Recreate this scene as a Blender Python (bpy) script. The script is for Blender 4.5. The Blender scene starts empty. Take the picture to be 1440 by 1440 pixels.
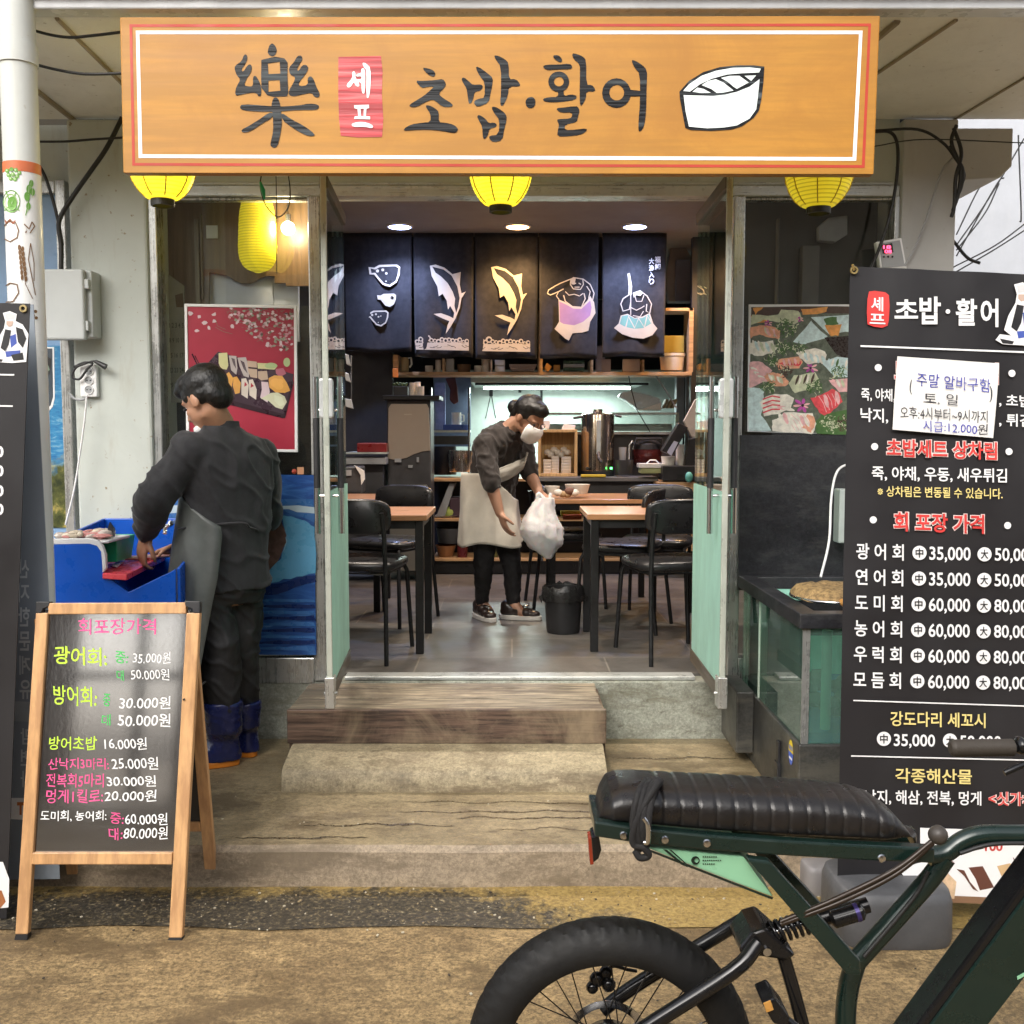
import bpy, bmesh, math, random
from mathutils import Vector, Matrix, noise as mnoise
from mathutils.geometry import tessellate_polygon

random.seed(11)
S = bpy.context.scene
COL = S.collection
R = math.radians
V = Vector

# ------------------------------------------------------------------ camera, world, sun, exposure
F_PX, CAM_H, PITCH = 1442.0, 1.5, math.atan(110 / 1442.0)
cam = bpy.data.cameras.new('camera')
cam.sensor_width = 36.0
cam.lens = 36.0 * F_PX / 1440.0
cam.clip_start, cam.clip_end = 0.05, 400
camo = bpy.data.objects.new('camera', cam)
COL.objects.link(camo)
camo.location = (0, 0, CAM_H)
camo.rotation_euler = (R(90) - PITCH, 0, 0)
S.camera = camo

SUN_EL, SUN_AZ = R(40), R(205)          # azimuth clockwise from +Y: light from behind the camera, left
w = bpy.data.worlds.new('World')
S.world = w
w.use_nodes = True
nt = w.node_tree
bg = nt.nodes['Background']
sky = nt.nodes.new('ShaderNodeTexSky')
sky.sky_type = 'NISHITA'
sky.sun_disc = False
sky.sun_elevation = SUN_EL
sky.sun_rotation = SUN_AZ
sky.dust_density = 4.0
hs = nt.nodes.new('ShaderNodeHueSaturation')
hs.inputs['Saturation'].default_value = 0.35      # an overcast, nearly white sky
nt.links.new(sky.outputs[0], hs.inputs['Color'])
nt.links.new(hs.outputs[0], bg.inputs[0])
bg.inputs[1].default_value = 0.15

sl = bpy.data.lights.new('sun', 'SUN')
sl.energy = 0.8
sl.angle = R(50)
sl.color = (1.0, 0.95, 0.86)
so = bpy.data.objects.new('sun', sl)
COL.objects.link(so)
sd = V((math.sin(SUN_AZ) * math.cos(SUN_EL), math.cos(SUN_AZ) * math.cos(SUN_EL), math.sin(SUN_EL)))
so.rotation_euler = sd.to_track_quat('Z', 'Y').to_euler()
so.location = (0, 0, 12)

S.view_settings.view_transform = 'Standard'
S.view_settings.look = 'None'
S.view_settings.gamma = 1
S.view_settings.exposure = 1.02
S.cycles.use_denoising = True
S.cycles.max_bounces = 8
S.cycles.transparent_max_bounces = 16
S.cycles.sample_clamp_indirect = 6

# ------------------------------------------------------------------ pixel helpers (pixels of the 1440 photograph)
CP, SP = math.cos(PITCH), math.sin(PITCH)
CAMP = V((0, 0, CAM_H))
def ray(px, py):
    u, v = (px - 720) / F_PX, (720 - py) / F_PX
    return V((u, CP + v * SP, -SP + v * CP))
def W(px, py, Y):                        # the point at depth Y seen at a pixel
    d = ray(px, py)
    return CAMP + d * (Y / d.y)
def G(px, py, z=0.0):                    # the point of a level plane seen at a pixel
    d = ray(px, py)
    return CAMP + d * ((z - CAM_H) / d.z)
class Pl:                                # any plane
    def __init__(s, p, n):
        s.p, s.n = V(p), V(n).normalized()
        if s.n.y > 0: s.n = -s.n
    def at(s, px, py, off=0.0):
        d = ray(px, py)
        t = (s.p + s.n * off - CAMP).dot(s.n) / d.dot(s.n)
        return CAMP + d * t
def VP(Y):                               # upright plane facing the street
    return Pl((0, Y, 0), (0, -1, 0))

# ------------------------------------------------------------------ mesh builder
class MB:
    def __init__(s):
        s.v, s.f, s.m = [], [], []
    def add(s, vs, fs, mi=0):
        b = len(s.v)
        s.v += [tuple(v) for v in vs]
        for f in fs:
            s.f.append([b + i for i in f]); s.m.append(mi)
        return s
    def box(s, a, b, mi=0, M=None):
        x0, y0, z0 = [min(p, q) for p, q in zip(a, b)]
        x1, y1, z1 = [max(p, q) for p, q in zip(a, b)]
        vs = [V(p) for p in ((x0,y0,z0),(x1,y0,z0),(x1,y1,z0),(x0,y1,z0),(x0,y0,z1),(x1,y0,z1),(x1,y1,z1),(x0,y1,z1))]
        if M: vs = [M @ v for v in vs]
        return s.add(vs, [(0,3,2,1),(4,5,6,7),(0,1,5,4),(1,2,6,5),(2,3,7,6),(3,0,4,7)], mi)
    def pbox(s, x0, y0, x1, y1, Y0, Y1, mi=0):     # a box whose front face (at Y0) fills a pixel rectangle
        xm, ym = (x0 + x1) / 2, (y0 + y1) / 2
        return s.box((W(x0, ym, Y0).x, Y0, W(xm, y1, Y0).z), (W(x1, ym, Y0).x, Y1, W(xm, y0, Y0).z), mi)
    def poly(s, loops, mi=0):                      # flat polygon, first loop outer, others holes
        if loops and not hasattr(loops[0], '__len__'): loops = [loops]
        if isinstance(loops[0], Vector): loops = [loops]
        vs = [V(p) for l in loops for p in l]
        tris = tessellate_polygon([[V(p) for p in l] for l in loops])
        return s.add(vs, tris, mi)
    def prism(s, loop, ext, mi=0, holes=()):
        loops = [[V(p) for p in loop]] + [[V(p) for p in h] for h in holes]
        e = V(ext)
        vs = [p for l in loops for p in l]
        n = len(vs)
        tris = [tuple(t) for t in tessellate_polygon(loops)]
        fs = tris + [tuple(n + i for i in reversed(t)) for t in tris]
        b = 0
        for l in loops:
            k = len(l)
            fs += [(b + i, b + (i + 1) % k, n + b + (i + 1) % k, n + b + i) for i in range(k)]
            b += k
        return s.add(vs + [p + e for p in vs], fs, mi)
    def tube(s, pts, r, n=8, mi=0, cap=True, flat=None):
        pts = [V(p) for p in pts]
        rs = list(r) if hasattr(r, '__len__') else [r] * len(pts)
        t = (pts[1] - pts[0]).normalized()
        u = t.cross(V((0, 0, 1)))
        if u.length < 1e-3: u = t.cross(V((0, 1, 0)))
        u.normalize()
        rings = []
        for i, p in enumerate(pts):
            a, b = pts[max(i - 1, 0)], pts[min(i + 1, len(pts) - 1)]
            t = (b - a).normalized() if (b - a).length > 1e-9 else t
            u = (u - t * u.dot(t)).normalized()
            w_ = t.cross(u)
            rings.append([p + (u * math.cos(2 * math.pi * k / n) + w_ * math.sin(2 * math.pi * k / n) * (flat or 1)) * rs[i] for k in range(n)])
        return s.loft(rings, mi, cap)
    def loft(s, rings, mi=0, cap=True, closed=True):
        n = len(rings[0])
        vs = [p for r_ in rings for p in r_]
        fs = []
        for i in range(len(rings) - 1):
            for k in range(n if closed else n - 1):
                fs.append((i * n + k, i * n + (k + 1) % n, (i + 1) * n + (k + 1) % n, (i + 1) * n + k))
        if cap and closed:
            fs.append(tuple(reversed(range(n))))
            fs.append(tuple((len(rings) - 1) * n + k for k in range(n)))
        return s.add(vs, fs, mi)
    def lathe(s, prof, c, n=24, mi=0, axis='Z', cap=True, sx=1, sy=1):
        c = V(c); rings = []
        for r_, h in prof:
            ring = []
            for k in range(n):
                a = 2 * math.pi * k / n
                x, y = r_ * math.cos(a) * sx, r_ * math.sin(a) * sy
                ring.append(c + (V((x, y, h)) if axis == 'Z' else V((x, h, y)) if axis == 'Y' else V((h, x, y))))
            rings.append(ring)
        return s.loft(rings, mi, cap)
    def ball(s, c, r, n=12, mi=0, M=None):
        rx, ry, rz = r if hasattr(r, '__len__') else (r, r, r)
        rings = []
        for i in range(n // 2 + 1):
            ph = math.pi * (i + (0.02 if i == 0 else -0.02 if i == n // 2 else 0)) / (n // 2)
            ring = [V((rx * math.sin(ph) * math.cos(2*math.pi*k/n), ry * math.sin(ph) * math.sin(2*math.pi*k/n), rz * math.cos(ph))) for k in range(n)]
            if M: ring = [M @ p for p in ring]
            rings.append([V(c) + p for p in ring])
        return s.loft(rings, mi, True)
    def build(s, name, mats, parent=None, smooth=None, bevel=0, seg=2, label=None, sub=0):
        org = parent.get('_org', (0, 0, 0)) if parent else (0, 0, 0)
        ox = V(org)
        me = bpy.data.meshes.new(name)
        me.from_pydata([V(v) - ox for v in s.v], [], s.f)
        if not isinstance(mats, (list, tuple)): mats = [mats]
        for m_ in mats: me.materials.append(m_)
        me.polygons.foreach_set('material_index', [min(i, len(mats) - 1) for i in s.m])
        bm = bmesh.new(); bm.from_mesh(me)
        bmesh.ops.recalc_face_normals(bm, faces=bm.faces)
        bm.to_mesh(me); bm.free()
        if smooth is not None:
            me.polygons.foreach_set('use_smooth', [True] * len(me.polygons))
            me.set_sharp_from_angle(angle=R(smooth))
        me.update()
        o = bpy.data.objects.new(name, me)
        COL.objects.link(o)
        if parent:
            o.parent = parent; o['_org'] = list(org)
        if bevel:
            b = o.modifiers.new('bevel', 'BEVEL'); b.width = bevel; b.segments = seg; b.limit_method = 'ANGLE'; b.angle_limit = R(40)
        if label: o['label'] = label
        return o

def tag(o, label=None, cat=None, group=None, kind=None):
    if label: o['label'] = label
    if cat: o['category'] = cat
    if group: o['group'] = group
    if kind: o['kind'] = kind
    return o
def thing(name, label, cat, loc=(0, 0, 0), group=None):
    o = bpy.data.objects.new(name, None)
    COL.objects.link(o)
    o.empty_display_size = 0.1
    o.location = loc; o['_org'] = list(loc)
    return tag(o, label, cat, group)
def copy_tree(o, parent=None, label=None, group=None):
    c = o.copy(); COL.objects.link(c)
    if parent: c.parent = parent
    for ch in list(o.children): copy_tree(ch, c)
    if label: c['label'] = label
    if group: c['group'] = group
    return c
def bake(o):                              # freeze an object's modifiers into its mesh
    dg = bpy.context.evaluated_depsgraph_get()
    me = bpy.data.meshes.new_from_object(o.evaluated_get(dg))
    old = o.data
    o.modifiers.clear(); o.data = me
    bpy.data.meshes.remove(old)
    return o

# ------------------------------------------------------------------ writing
_gc = {}
def glyphs(s, bold=0.0):
    if (s, bold) in _gc: return _gc[(s, bold)]
    c = bpy.data.curves.new('writing', 'FONT')
    c.body = s; c.size = 1; c.offset = bold; c.dimensions = '2D'; c.fill_mode = 'FRONT'; c.resolution_u = 3
    o = bpy.data.objects.new('writing', c); COL.objects.link(o)
    dg = bpy.context.evaluated_depsgraph_get()
    me = bpy.data.meshes.new_from_object(o.evaluated_get(dg))
    vs = [(v.co.x, v.co.y) for v in me.vertices]
    fs = [tuple(p.vertices) for p in me.polygons]
    bpy.data.objects.remove(o); bpy.data.curves.remove(c); bpy.data.meshes.remove(me)
    _gc[(s, bold)] = (vs, fs)
    return vs, fs
_lift = [0]
def write(mb, pl, s, box, mi=0, bold=0.0, dy=0.0, off=0.0012, mirror=False, wob=0.0):
    """fit the writing s to a pixel box (x0,y0,x1,y1) on plane pl; dy = drop in pixels from the left to the right end"""
    vs, fs = glyphs(s, bold)
    if not vs: return
    xs = [v[0] for v in vs]; ys = [v[1] for v in vs]
    a, b, c, d = min(xs), max(xs), min(ys), max(ys)
    x0, y0, x1, y1 = box
    _lift[0] = (_lift[0] + 1) % 7
    out = []
    for x, y in vs:
        t = (x - a) / (b - a or 1); q = (d - y) / (d - c or 1)
        if mirror: t = 1 - t
        px, py = x0 + t * (x1 - x0), y0 + q * (y1 - y0) + t * dy
        if wob:
            py += wob * math.sin(px * 0.23 + y0) ; px += wob * 0.6 * math.sin(py * 0.31 + x0)
        out.append(pl.at(px, py, off + _lift[0] * 0.00008))
    mb.add(out, fs, mi)
def trace(mb, pl, org, sc, loop, mi=0, holes=(), off=0.0012, lift=True):
    f = lambda p: pl.at(org[0] + p[0] / sc, org[1] + p[1] / sc, off + (_lift[0] * 0.00012 if lift else 0))
    _lift[0] = (_lift[0] + 1) % 9
    mb.poly([[f(p) for p in loop]] + [[f(p) for p in h] for h in holes], mi)
def ell(cx, cy, rx, ry=None, n=20, a0=0):
    ry = ry or rx
    return [(cx + rx * math.cos(a0 + 2 * math.pi * k / n), cy + ry * math.sin(a0 + 2 * math.pi * k / n)) for k in range(n)]
def stroke(pts, wd):                      # a polyline drawn with a pen of width wd, as one outline
    L, Rr = [], []
    n = len(pts)
    for i in range(n):
        a, b = pts[max(i - 1, 0)], pts[min(i + 1, n - 1)]
        dx, dy = b[0] - a[0], b[1] - a[1]
        l = math.hypot(dx, dy) or 1
        nx, ny = -dy / l * wd / 2, dx / l * wd / 2
        L.append((pts[i][0] + nx, pts[i][1] + ny)); Rr.append((pts[i][0] - nx, pts[i][1] - ny))
    return L + Rr[::-1]

# ------------------------------------------------------------------ materials
def newmat(name):
    m_ = bpy.data.materials.new(name); m_.use_nodes = True
    t = m_.node_tree
    return m_, t, t.nodes['Principled BSDF']
def N(t, kind, **kw):
    n = t.nodes.new('ShaderNode' + kind)
    for k, v in kw.items():
        if k in n.inputs: n.inputs[k].default_value = v
        else: setattr(n, k, v)
    return n
def rgba(c): return (c[0], c[1], c[2], 1)
def coords(t, scale=(1, 1, 1), rot=(0, 0, 0)):
    tc = N(t, 'TexCoord'); mp = N(t, 'Mapping')
    mp.inputs['Scale'].default_value = scale; mp.inputs['Rotation'].default_value = rot
    t.links.new(tc.outputs['Object'], mp.inputs['Vector'])
    return mp.outputs[0]
def noise(t, vec, scale, detail=6, rough=0.6, dist=0.0):
    n = N(t, 'TexNoise', Scale=scale, Detail=detail, Roughness=rough, Distortion=dist)
    t.links.new(vec, n.inputs['Vector'])
    return n.outputs['Fac']
def ramp(t, fac, stops):
    r_ = N(t, 'ValToRGB')
    e = r_.color_ramp.elements
    while len(e) > 1: e.remove(e[0])
    e[0].position, e[0].color = stops[0][0], rgba(stops[0][1])
    for p, c in stops[1:]:
        q = e.new(p); q.color = rgba(c)
    t.links.new(fac, r_.inputs[0])
    return r_.outputs[0]
def mixc(t, fac, a, b, blend='MIX'):
    n = N(t, 'MixRGB', blend_type=blend)
    for sock, x in ((n.inputs[0], fac), (n.inputs[1], a), (n.inputs[2], b)):
        if isinstance(x, (int, float)): sock.default_value = x
        elif isinstance(x, (tuple, list)): sock.default_value = rgba(x)
        else: t.links.new(x, sock)
    return n.outputs[0]
def bumpn(t, p, h, strength, dist=0.01):
    b = N(t, 'Bump', Strength=strength, Distance=dist)
    t.links.new(h, b.inputs['Height']); t.links.new(b.outputs[0], p.inputs['Normal'])
def g3(x): return (x, x, x)
def mat(name, c, r=0.5, m=0.0, var=0.12, vs=6.0, bump=0.0, bs=90.0, spec=0.5, c2=None, lo=0.35, hi=0.68, st=(1, 1, 1), coat=0.0, rv=0.12, sheen=0):
    m_, t, p = newmat(name)
    vec = coords(t, st)
    f = noise(t, vec, vs)
    a = tuple(x * (1 - var) for x in c); b = c2 or tuple(min(1, x * (1 + var)) for x in c)
    t.links.new(ramp(t, f, [(lo, a), (hi, b)]), p.inputs['Base Color'])
    f2 = noise(t, vec, vs * 2.7, 4)
    t.links.new(ramp(t, f2, [(0.3, g3(max(0, r - rv))), (0.7, g3(min(1, r + rv)))]), p.inputs['Roughness'])
    p.inputs['Metallic'].default_value = m
    p.inputs['Specular IOR Level'].default_value = spec
    if coat:
        p.inputs['Coat Weight'].default_value = coat; p.inputs['Coat Roughness'].default_value = 0.08
    if sheen: p.inputs['Sheen Weight'].default_value = sheen
    if bump: bumpn(t, p, noise(t, vec, bs, 5), bump, min(.01, .6 / bs))
    return m_
def emit(name, c, s, base=None):
    m_, t, p = newmat(name)
    p.inputs['Base Color'].default_value = rgba(base or c)
    p.inputs['Emission Color'].default_value = rgba(c)
    p.inputs['Emission Strength'].default_value = s
    p.inputs['Roughness'].default_value = 0.6
    return m_
def glass(name, tint=(0.9, 0.97, 0.94), rough=0.0, refl=1.0, haze=0.0, hazec=(0.5, 0.7, 0.65)):
    m_ = bpy.data.materials.new(name); m_.use_nodes = True
    t = m_.node_tree; t.nodes.clear()
    out = N(t, 'OutputMaterial'); tr = N(t, 'BsdfTransparent'); gl = N(t, 'BsdfGlossy'); mx = N(t, 'MixShader'); fr = N(t, 'Fresnel')
    tr.inputs[0].default_value = rgba(tint); gl.inputs['Roughness'].default_value = rough; gl.inputs[0].default_value = (refl, refl, refl, 1)
    fr.inputs[0].default_value = 1.5
    src = tr.outputs[0]
    if haze:
        df = N(t, 'BsdfDiffuse'); df.inputs[0].default_value = rgba(hazec)
        m2 = N(t, 'MixShader')
        n = noise(t, coords(t, (1, 1, 0.25)), 7.0, 8, 0.7)
        t.links.new(ramp(t, n, [(0.3, g3(haze * 0.4)), (0.75, g3(haze * 1.5))]), m2.inputs[0])
        t.links.new(tr.outputs[0], m2.inputs[1]); t.links.new(df.outputs[0], m2.inputs[2])
        src = m2.outputs[0]
    t.links.new(fr.outputs[0], mx.inputs[0]); t.links.new(src, mx.inputs[1]); t.links.new(gl.outputs[0], mx.inputs[2])
    t.links.new(mx.outputs[0], out.inputs[0])
    return m_

def concrete(name, base, dark, stain=None, vs=2.2, rough=0.75, wet=0.25, bump=0.35, speck=None, grit=0.35):
    m_, t, p = newmat(name)
    vec = coords(t)
    big = noise(t, vec, vs, 12, 0.72, 0.15)
    med = noise(t, coords(t, (1, 1.4, 1.4)), 17, 10, 0.78)
    fine = noise(t, vec, 78, 8, 0.85)
    c = ramp(t, big, [(0.34, dark), (0.52, base), (0.72, tuple(min(1, x * 1.18) for x in base))])
    c = mixc(t, grit * 1.1, c, ramp(t, med, [(0.36, g3(0.22)), (0.66, g3(0.82))]), 'OVERLAY')
    c = mixc(t, grit, c, ramp(t, fine, [(0.40, g3(0.06)), (0.61, g3(0.94))]), 'OVERLAY')
    if stain:
        s2 = noise(t, coords(t, (0.8, 1.5, 3)), 2.6, 12, 0.74, 0.2)
        c = mixc(t, ramp(t, s2, [(0.50, g3(0)), (0.60, g3(0.8))]), c, stain)
        s3 = noise(t, coords(t, (1.3, 2.2, 3)), 8.5, 8, 0.7, 0.2)
        c = mixc(t, ramp(t, s3, [(0.60, g3(0)), (0.68, g3(0.7))]), c, tuple(x * 0.7 for x in stain))
    vo = N(t, 'TexVoronoi', Scale=42.0); t.links.new(vec, vo.inputs['Vector'])
    k = ramp(t, vo.outputs['Distance'], [(0.05, g3(1)), (0.12, g3(0))])
    k2 = mixc(t, 1.0, k, ramp(t, noise(t, vec, 7, 3), [(0.56, g3(0)), (0.62, g3(0.8))]), 'MULTIPLY')
    c = mixc(t, k2, c, speck or tuple(min(1, x * 2.0) for x in base))
    t.links.new(c, p.inputs['Base Color'])
    wetn = noise(t, vec, 1.7, 9, 0.68, 0.2)
    t.links.new(ramp(t, wetn, [(0.40, g3(rough - wet)), (0.62, g3(rough))]), p.inputs['Roughness'])
    p.inputs['Specular IOR Level'].default_value = 0.45
    bumpn(t, p, mixc(t, 0.45, med, fine), bump, 0.010)
    return m_
def wood(name, a, b, axis='X', scale=1.0, rough=0.45, bump=0.1, coat=0.0, dark=None, grain=0.30):
    m_, t, p = newmat(name)
    st = {'X': (0.6, 9, 9), 'Y': (9, 0.6, 9), 'Z': (9, 9, 0.6)}[axis]
    vec = coords(t, tuple(x * scale for x in st))
    n1 = noise(t, vec, 2.0, 8, 0.65, 0.9)
    n2 = noise(t, vec, 9.0, 5, 0.6)
    c = ramp(t, n1, [(0.3, a), (0.7, b)])
    c = mixc(t, grain, c, ramp(t, n2, [(0.38, g3(0.15)), (0.62, g3(0.88))]), 'OVERLAY')
    if dark:
        n3 = noise(t, coords(t, (1.2, 1.2, 1.2)), 2.3, 8, 0.7, 0.6)
        c = mixc(t, ramp(t, n3, [(0.45, g3(0)), (0.68, g3(0.85))]), c, dark)
    t.links.new(c, p.inputs['Base Color'])
    t.links.new(ramp(t, n1, [(0.3, g3(rough - .1)), (0.7, g3(rough + .1))]), p.inputs['Roughness'])
    if coat: p.inputs['Coat Weight'].default_value = coat; p.inputs['Coat Roughness'].default_value = 0.2
    bumpn(t, p, n2, bump, 0.004)
    return m_
def plaster(name, base, grime, amt=0.8):
    m_, t, p = newmat(name)
    vec = coords(t)
    n1 = noise(t, vec, 3.0, 9, 0.65, 0.5)
    n2 = noise(t, coords(t, (3, 3, 0.5)), 4.0, 8, 0.7)
    sp = noise(t, vec, 38, 3, 0.5)
    c = ramp(t, n1, [(0.3, tuple(x * 0.86 for x in base)), (0.7, base)])
    c = mixc(t, ramp(t, n2, [(0.54, g3(0)), (0.76, g3(0.35 * amt))]), c, grime)
    c = mixc(t, ramp(t, sp, [(0.69, g3(0)), (0.74, g3(0.8 * amt))]), c, grime)
    t.links.new(c, p.inputs['Base Color'])
    p.inputs['Roughness'].default_value = 0.55
    bumpn(t, p, n1, 0.15, 0.01)
    return m_
def steel(name, c=(0.55, 0.55, 0.53), r=0.25, axis='Z', m=1.0, spots=0.0):
    m_, t, p = newmat(name)
    st = {'X': (1, 40, 40), 'Z': (40, 40, 1), 'Y': (40, 1, 40)}[axis]
    n1 = noise(t, coords(t, st), 3, 4)
    n2 = noise(t, coords(t), 7, 7, 0.65)
    t.links.new(ramp(t, mixc(t, 0.5, n1, n2), [(0.35, g3(r - 0.1)), (0.65, g3(r + 0.15))]), p.inputs['Roughness'])
    cc = ramp(t, n2, [(0.3, tuple(x * .8 for x in c)), (0.7, c)])
    if spots:
        cc = mixc(t, ramp(t, noise(t, coords(t), 60, 4), [(0.6, g3(0)), (0.68, g3(spots))]), cc, (0.08, 0.06, 0.04))
    t.links.new(cc, p.inputs['Base Color'])
    p.inputs['Metallic'].default_value = m
    return m_

M = {}
M['road'] = concrete('road_concrete', (0.30, 0.208, 0.098), (0.21, 0.142, 0.066), (0.125, 0.082, 0.038), 2.6, 0.78, 0.3, 0.9, None, .68)
M['apron'] = concrete('apron_concrete', (0.265, 0.210, 0.122), (0.17, 0.13, 0.072), (0.105, 0.076, 0.041), 2.2, 0.58, 0.3, 0.55)
M['step'] = concrete('step_concrete', (0.29, 0.24, 0.15), (0.19, 0.15, 0.09), (0.13, 0.095, 0.055), 3.6, 0.75, 0.25, 0.4)
M['plinth'] = concrete('plinth_concrete', (0.30, 0.31, 0.26), (0.19, 0.19, 0.15), (0.15, 0.14, 0.10), 3.0, 0.7, 0.2, 0.2)
M['wall'] = plaster('white_plaster', (0.55, 0.59, 0.55), (0.29, 0.24, 0.16), 1.25)
M['wall2'] = plaster('grey_plaster', (0.50, 0.50, 0.49), (0.30, 0.27, 0.22), 0.6)
M['soffit'] = plaster('soffit_paint', (0.86, 0.85, 0.82), (0.25, 0.2, 0.14), 0.6)
M['white'] = mat('white_paint', (0.8, 0.8, 0.8), 0.45, var=0.05)
M['print_white'] = mat('white_print', (0.82, 0.82, 0.82), 0.5, var=0.03)
M['black'] = mat('black_plastic', (0.02, 0.02, 0.022), 0.45, var=0.3)
M['cable'] = mat('black_cable', (0.018, 0.018, 0.018), 0.5, var=0.2)
M['steel'] = steel('stainless_steel', (0.58, 0.59, 0.57), 0.27, 'Z', 0.7, 0.3)
M['steelx'] = steel('stainless_bar', (0.60, 0.62, 0.60), 0.30, 'X', 0.45, 0.25)
M['chrome'] = steel('chrome', (0.75, 0.75, 0.76), 0.12, 'Z')
M['glass'] = glass('window_glass', (0.92, 0.95, 0.93), haze=0.008, hazec=(0.5, 0.42, 0.32))
M['doorglass'] = glass('door_glass', (0.80, 0.93, 0.88), haze=0.05, hazec=(0.45, 0.72, 0.66))
M['orange_wood'] = wood('orange_varnished_wood', (0.40, 0.178, 0.015), (0.445, 0.205, 0.020), 'X', 0.45, 0.48, 0.04, 0.0, (0.36, 0.152, 0.013), .14)
M['ink'] = None
# ================================================================== SETTING
YF, ZA, ZI, YC = 4.55, 0.136, 0.41, 3.30        # shop front plane, pavement level, inside floor level, kerb line

def ground_sheet(name, pts, m_, kind='structure', nx=1):
    mb = MB(); mb.poly([[V(p) for p in pts]]); o = mb.build(name, m_); o['kind'] = kind; return o
ground_sheet('road', [(-30, -30, 0), (40, -30, 0), (40, 40, 0), (-30, 40, 0)], M['road'])

# wet asphalt gutter strip along the kerb, yellower towards the bicycle
m_, t, p = newmat('wet_asphalt')
vec = coords(t)
sp_ = noise(t, vec, 75, 4, 0.7)
big = noise(t, vec, 5, 9, 0.7, 0.6)
dk = ramp(t, sp_, [(0.36, (0.020, 0.017, 0.012)), (0.52, (0.048, 0.039, 0.025)), (0.62, (0.13, 0.10, 0.055)), (0.70, (0.30, 0.25, 0.15))])
yellow_ramp = ramp(t, sp_, [(0.35, (0.20, 0.13, 0.04)), (0.65, (0.40, 0.28, 0.09))])
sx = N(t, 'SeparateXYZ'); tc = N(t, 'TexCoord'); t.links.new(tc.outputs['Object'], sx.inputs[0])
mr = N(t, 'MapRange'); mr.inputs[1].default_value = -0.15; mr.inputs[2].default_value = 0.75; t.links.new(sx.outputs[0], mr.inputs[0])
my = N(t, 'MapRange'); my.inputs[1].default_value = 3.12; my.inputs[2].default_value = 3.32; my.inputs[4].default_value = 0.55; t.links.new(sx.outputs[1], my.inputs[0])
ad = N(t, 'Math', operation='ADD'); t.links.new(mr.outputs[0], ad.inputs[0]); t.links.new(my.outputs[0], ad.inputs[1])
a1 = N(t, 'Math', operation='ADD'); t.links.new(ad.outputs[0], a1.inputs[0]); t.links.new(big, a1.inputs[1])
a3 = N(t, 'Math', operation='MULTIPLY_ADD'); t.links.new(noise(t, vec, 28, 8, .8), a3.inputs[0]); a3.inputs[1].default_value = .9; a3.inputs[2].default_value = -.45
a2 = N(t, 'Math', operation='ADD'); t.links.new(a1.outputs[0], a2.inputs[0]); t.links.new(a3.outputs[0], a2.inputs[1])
vo = N(t, 'TexVoronoi', Scale=55.0); t.links.new(vec, vo.inputs['Vector'])
k = ramp(t, vo.outputs['Distance'], [(0.06, g3(1)), (0.17, g3(0))])
k = mixc(t, 1.0, k, ramp(t, noise(t, vec, 9, 3), [(0.50, g3(0)), (0.6, g3(1))]), 'MULTIPLY')
c = mixc(t, ramp(t, a2.outputs[0], [(0.78, g3(0)), (1.08, g3(1))]), dk, yellow_ramp)
c = mixc(t, k, c, (0.5, 0.46, 0.36))
t.links.new(c, p.inputs['Base Color'])
t.links.new(ramp(t, big, [(0.4, g3(0.38)), (0.65, g3(0.8))]), p.inputs['Roughness'])
bumpn(t, p, sp_, 0.6, 0.01)
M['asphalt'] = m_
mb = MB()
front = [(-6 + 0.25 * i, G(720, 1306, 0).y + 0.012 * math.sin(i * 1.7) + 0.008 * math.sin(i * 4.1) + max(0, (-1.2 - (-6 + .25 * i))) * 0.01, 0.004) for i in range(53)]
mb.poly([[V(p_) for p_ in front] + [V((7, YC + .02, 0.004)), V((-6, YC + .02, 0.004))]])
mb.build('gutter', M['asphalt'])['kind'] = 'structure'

# raised concrete pavement: uneven worn edge
mb = MB()
n = 90
edge = []
for i in range(n + 1):
    x = -6 + 13 * i / n
    edge.append((x, YC + 0.010 * mnoise.noise(V((x * 2.3, 0, 0))) + 0.006 * mnoise.noise(V((x * 9, 3, 0)))))
bott = [V((x, y - 0.012, -0.05)) for x, y in edge]
mid = [V((x, y, ZA - 0.018)) for x, y in edge]
top = [V((x, y + 0.02 + 0.006 * mnoise.noise(V((x * 6, 9, 0))), ZA)) for x, y in edge]
back = [V((x, 6.5, ZA)) for x, y in edge]
mb.loft([bott, mid, top], 2, False, False); mb.loft([top, back], 0, False, False)
def streak(px0, px1, py, wd, seed):
    a_, b_ = [], []
    for i in range(31):
        px = px0 + (px1 - px0) * i / 30; dy_ = 5 * mnoise.noise(V((px * .02, seed, 0))) + 2 * mnoise.noise(V((px * .11, seed, 4)))
        w_ = wd * (.25 + abs(mnoise.noise(V((px * .05, seed, 9)))) * 1.6) * math.sin(math.pi * (i + .3) / 30.6) ** .5
        a_.append(G(px, py + dy_ - w_ / 2, ZA + .0015)); b_.append(G(px, py + dy_ + w_ / 2, ZA + .0015))
    mb.loft([a_, b_], 1, False, False)
for q in ((560, 1010, 1141, 3, 1), (640, 960, 1150, 4, 2), (420, 640, 1160, 3, 3), (330, 520, 1178, 4, 4), (560, 1100, 1128, 2.5, 5), (860, 1040, 1066, 3, 6), (700, 900, 1166, 2.5, 7)): streak(*q)
mb.build('pavement', [M['apron'], mat('wet_streak', (.085, .062, .035), .3, var=.4, vs=30), concrete('kerb_face_concrete', (.285, .225, .155), (.20, .155, .105), (.15, .115, .075), 3.2, .75, .2, .4)], smooth=40)['kind'] = 'structure'
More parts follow.
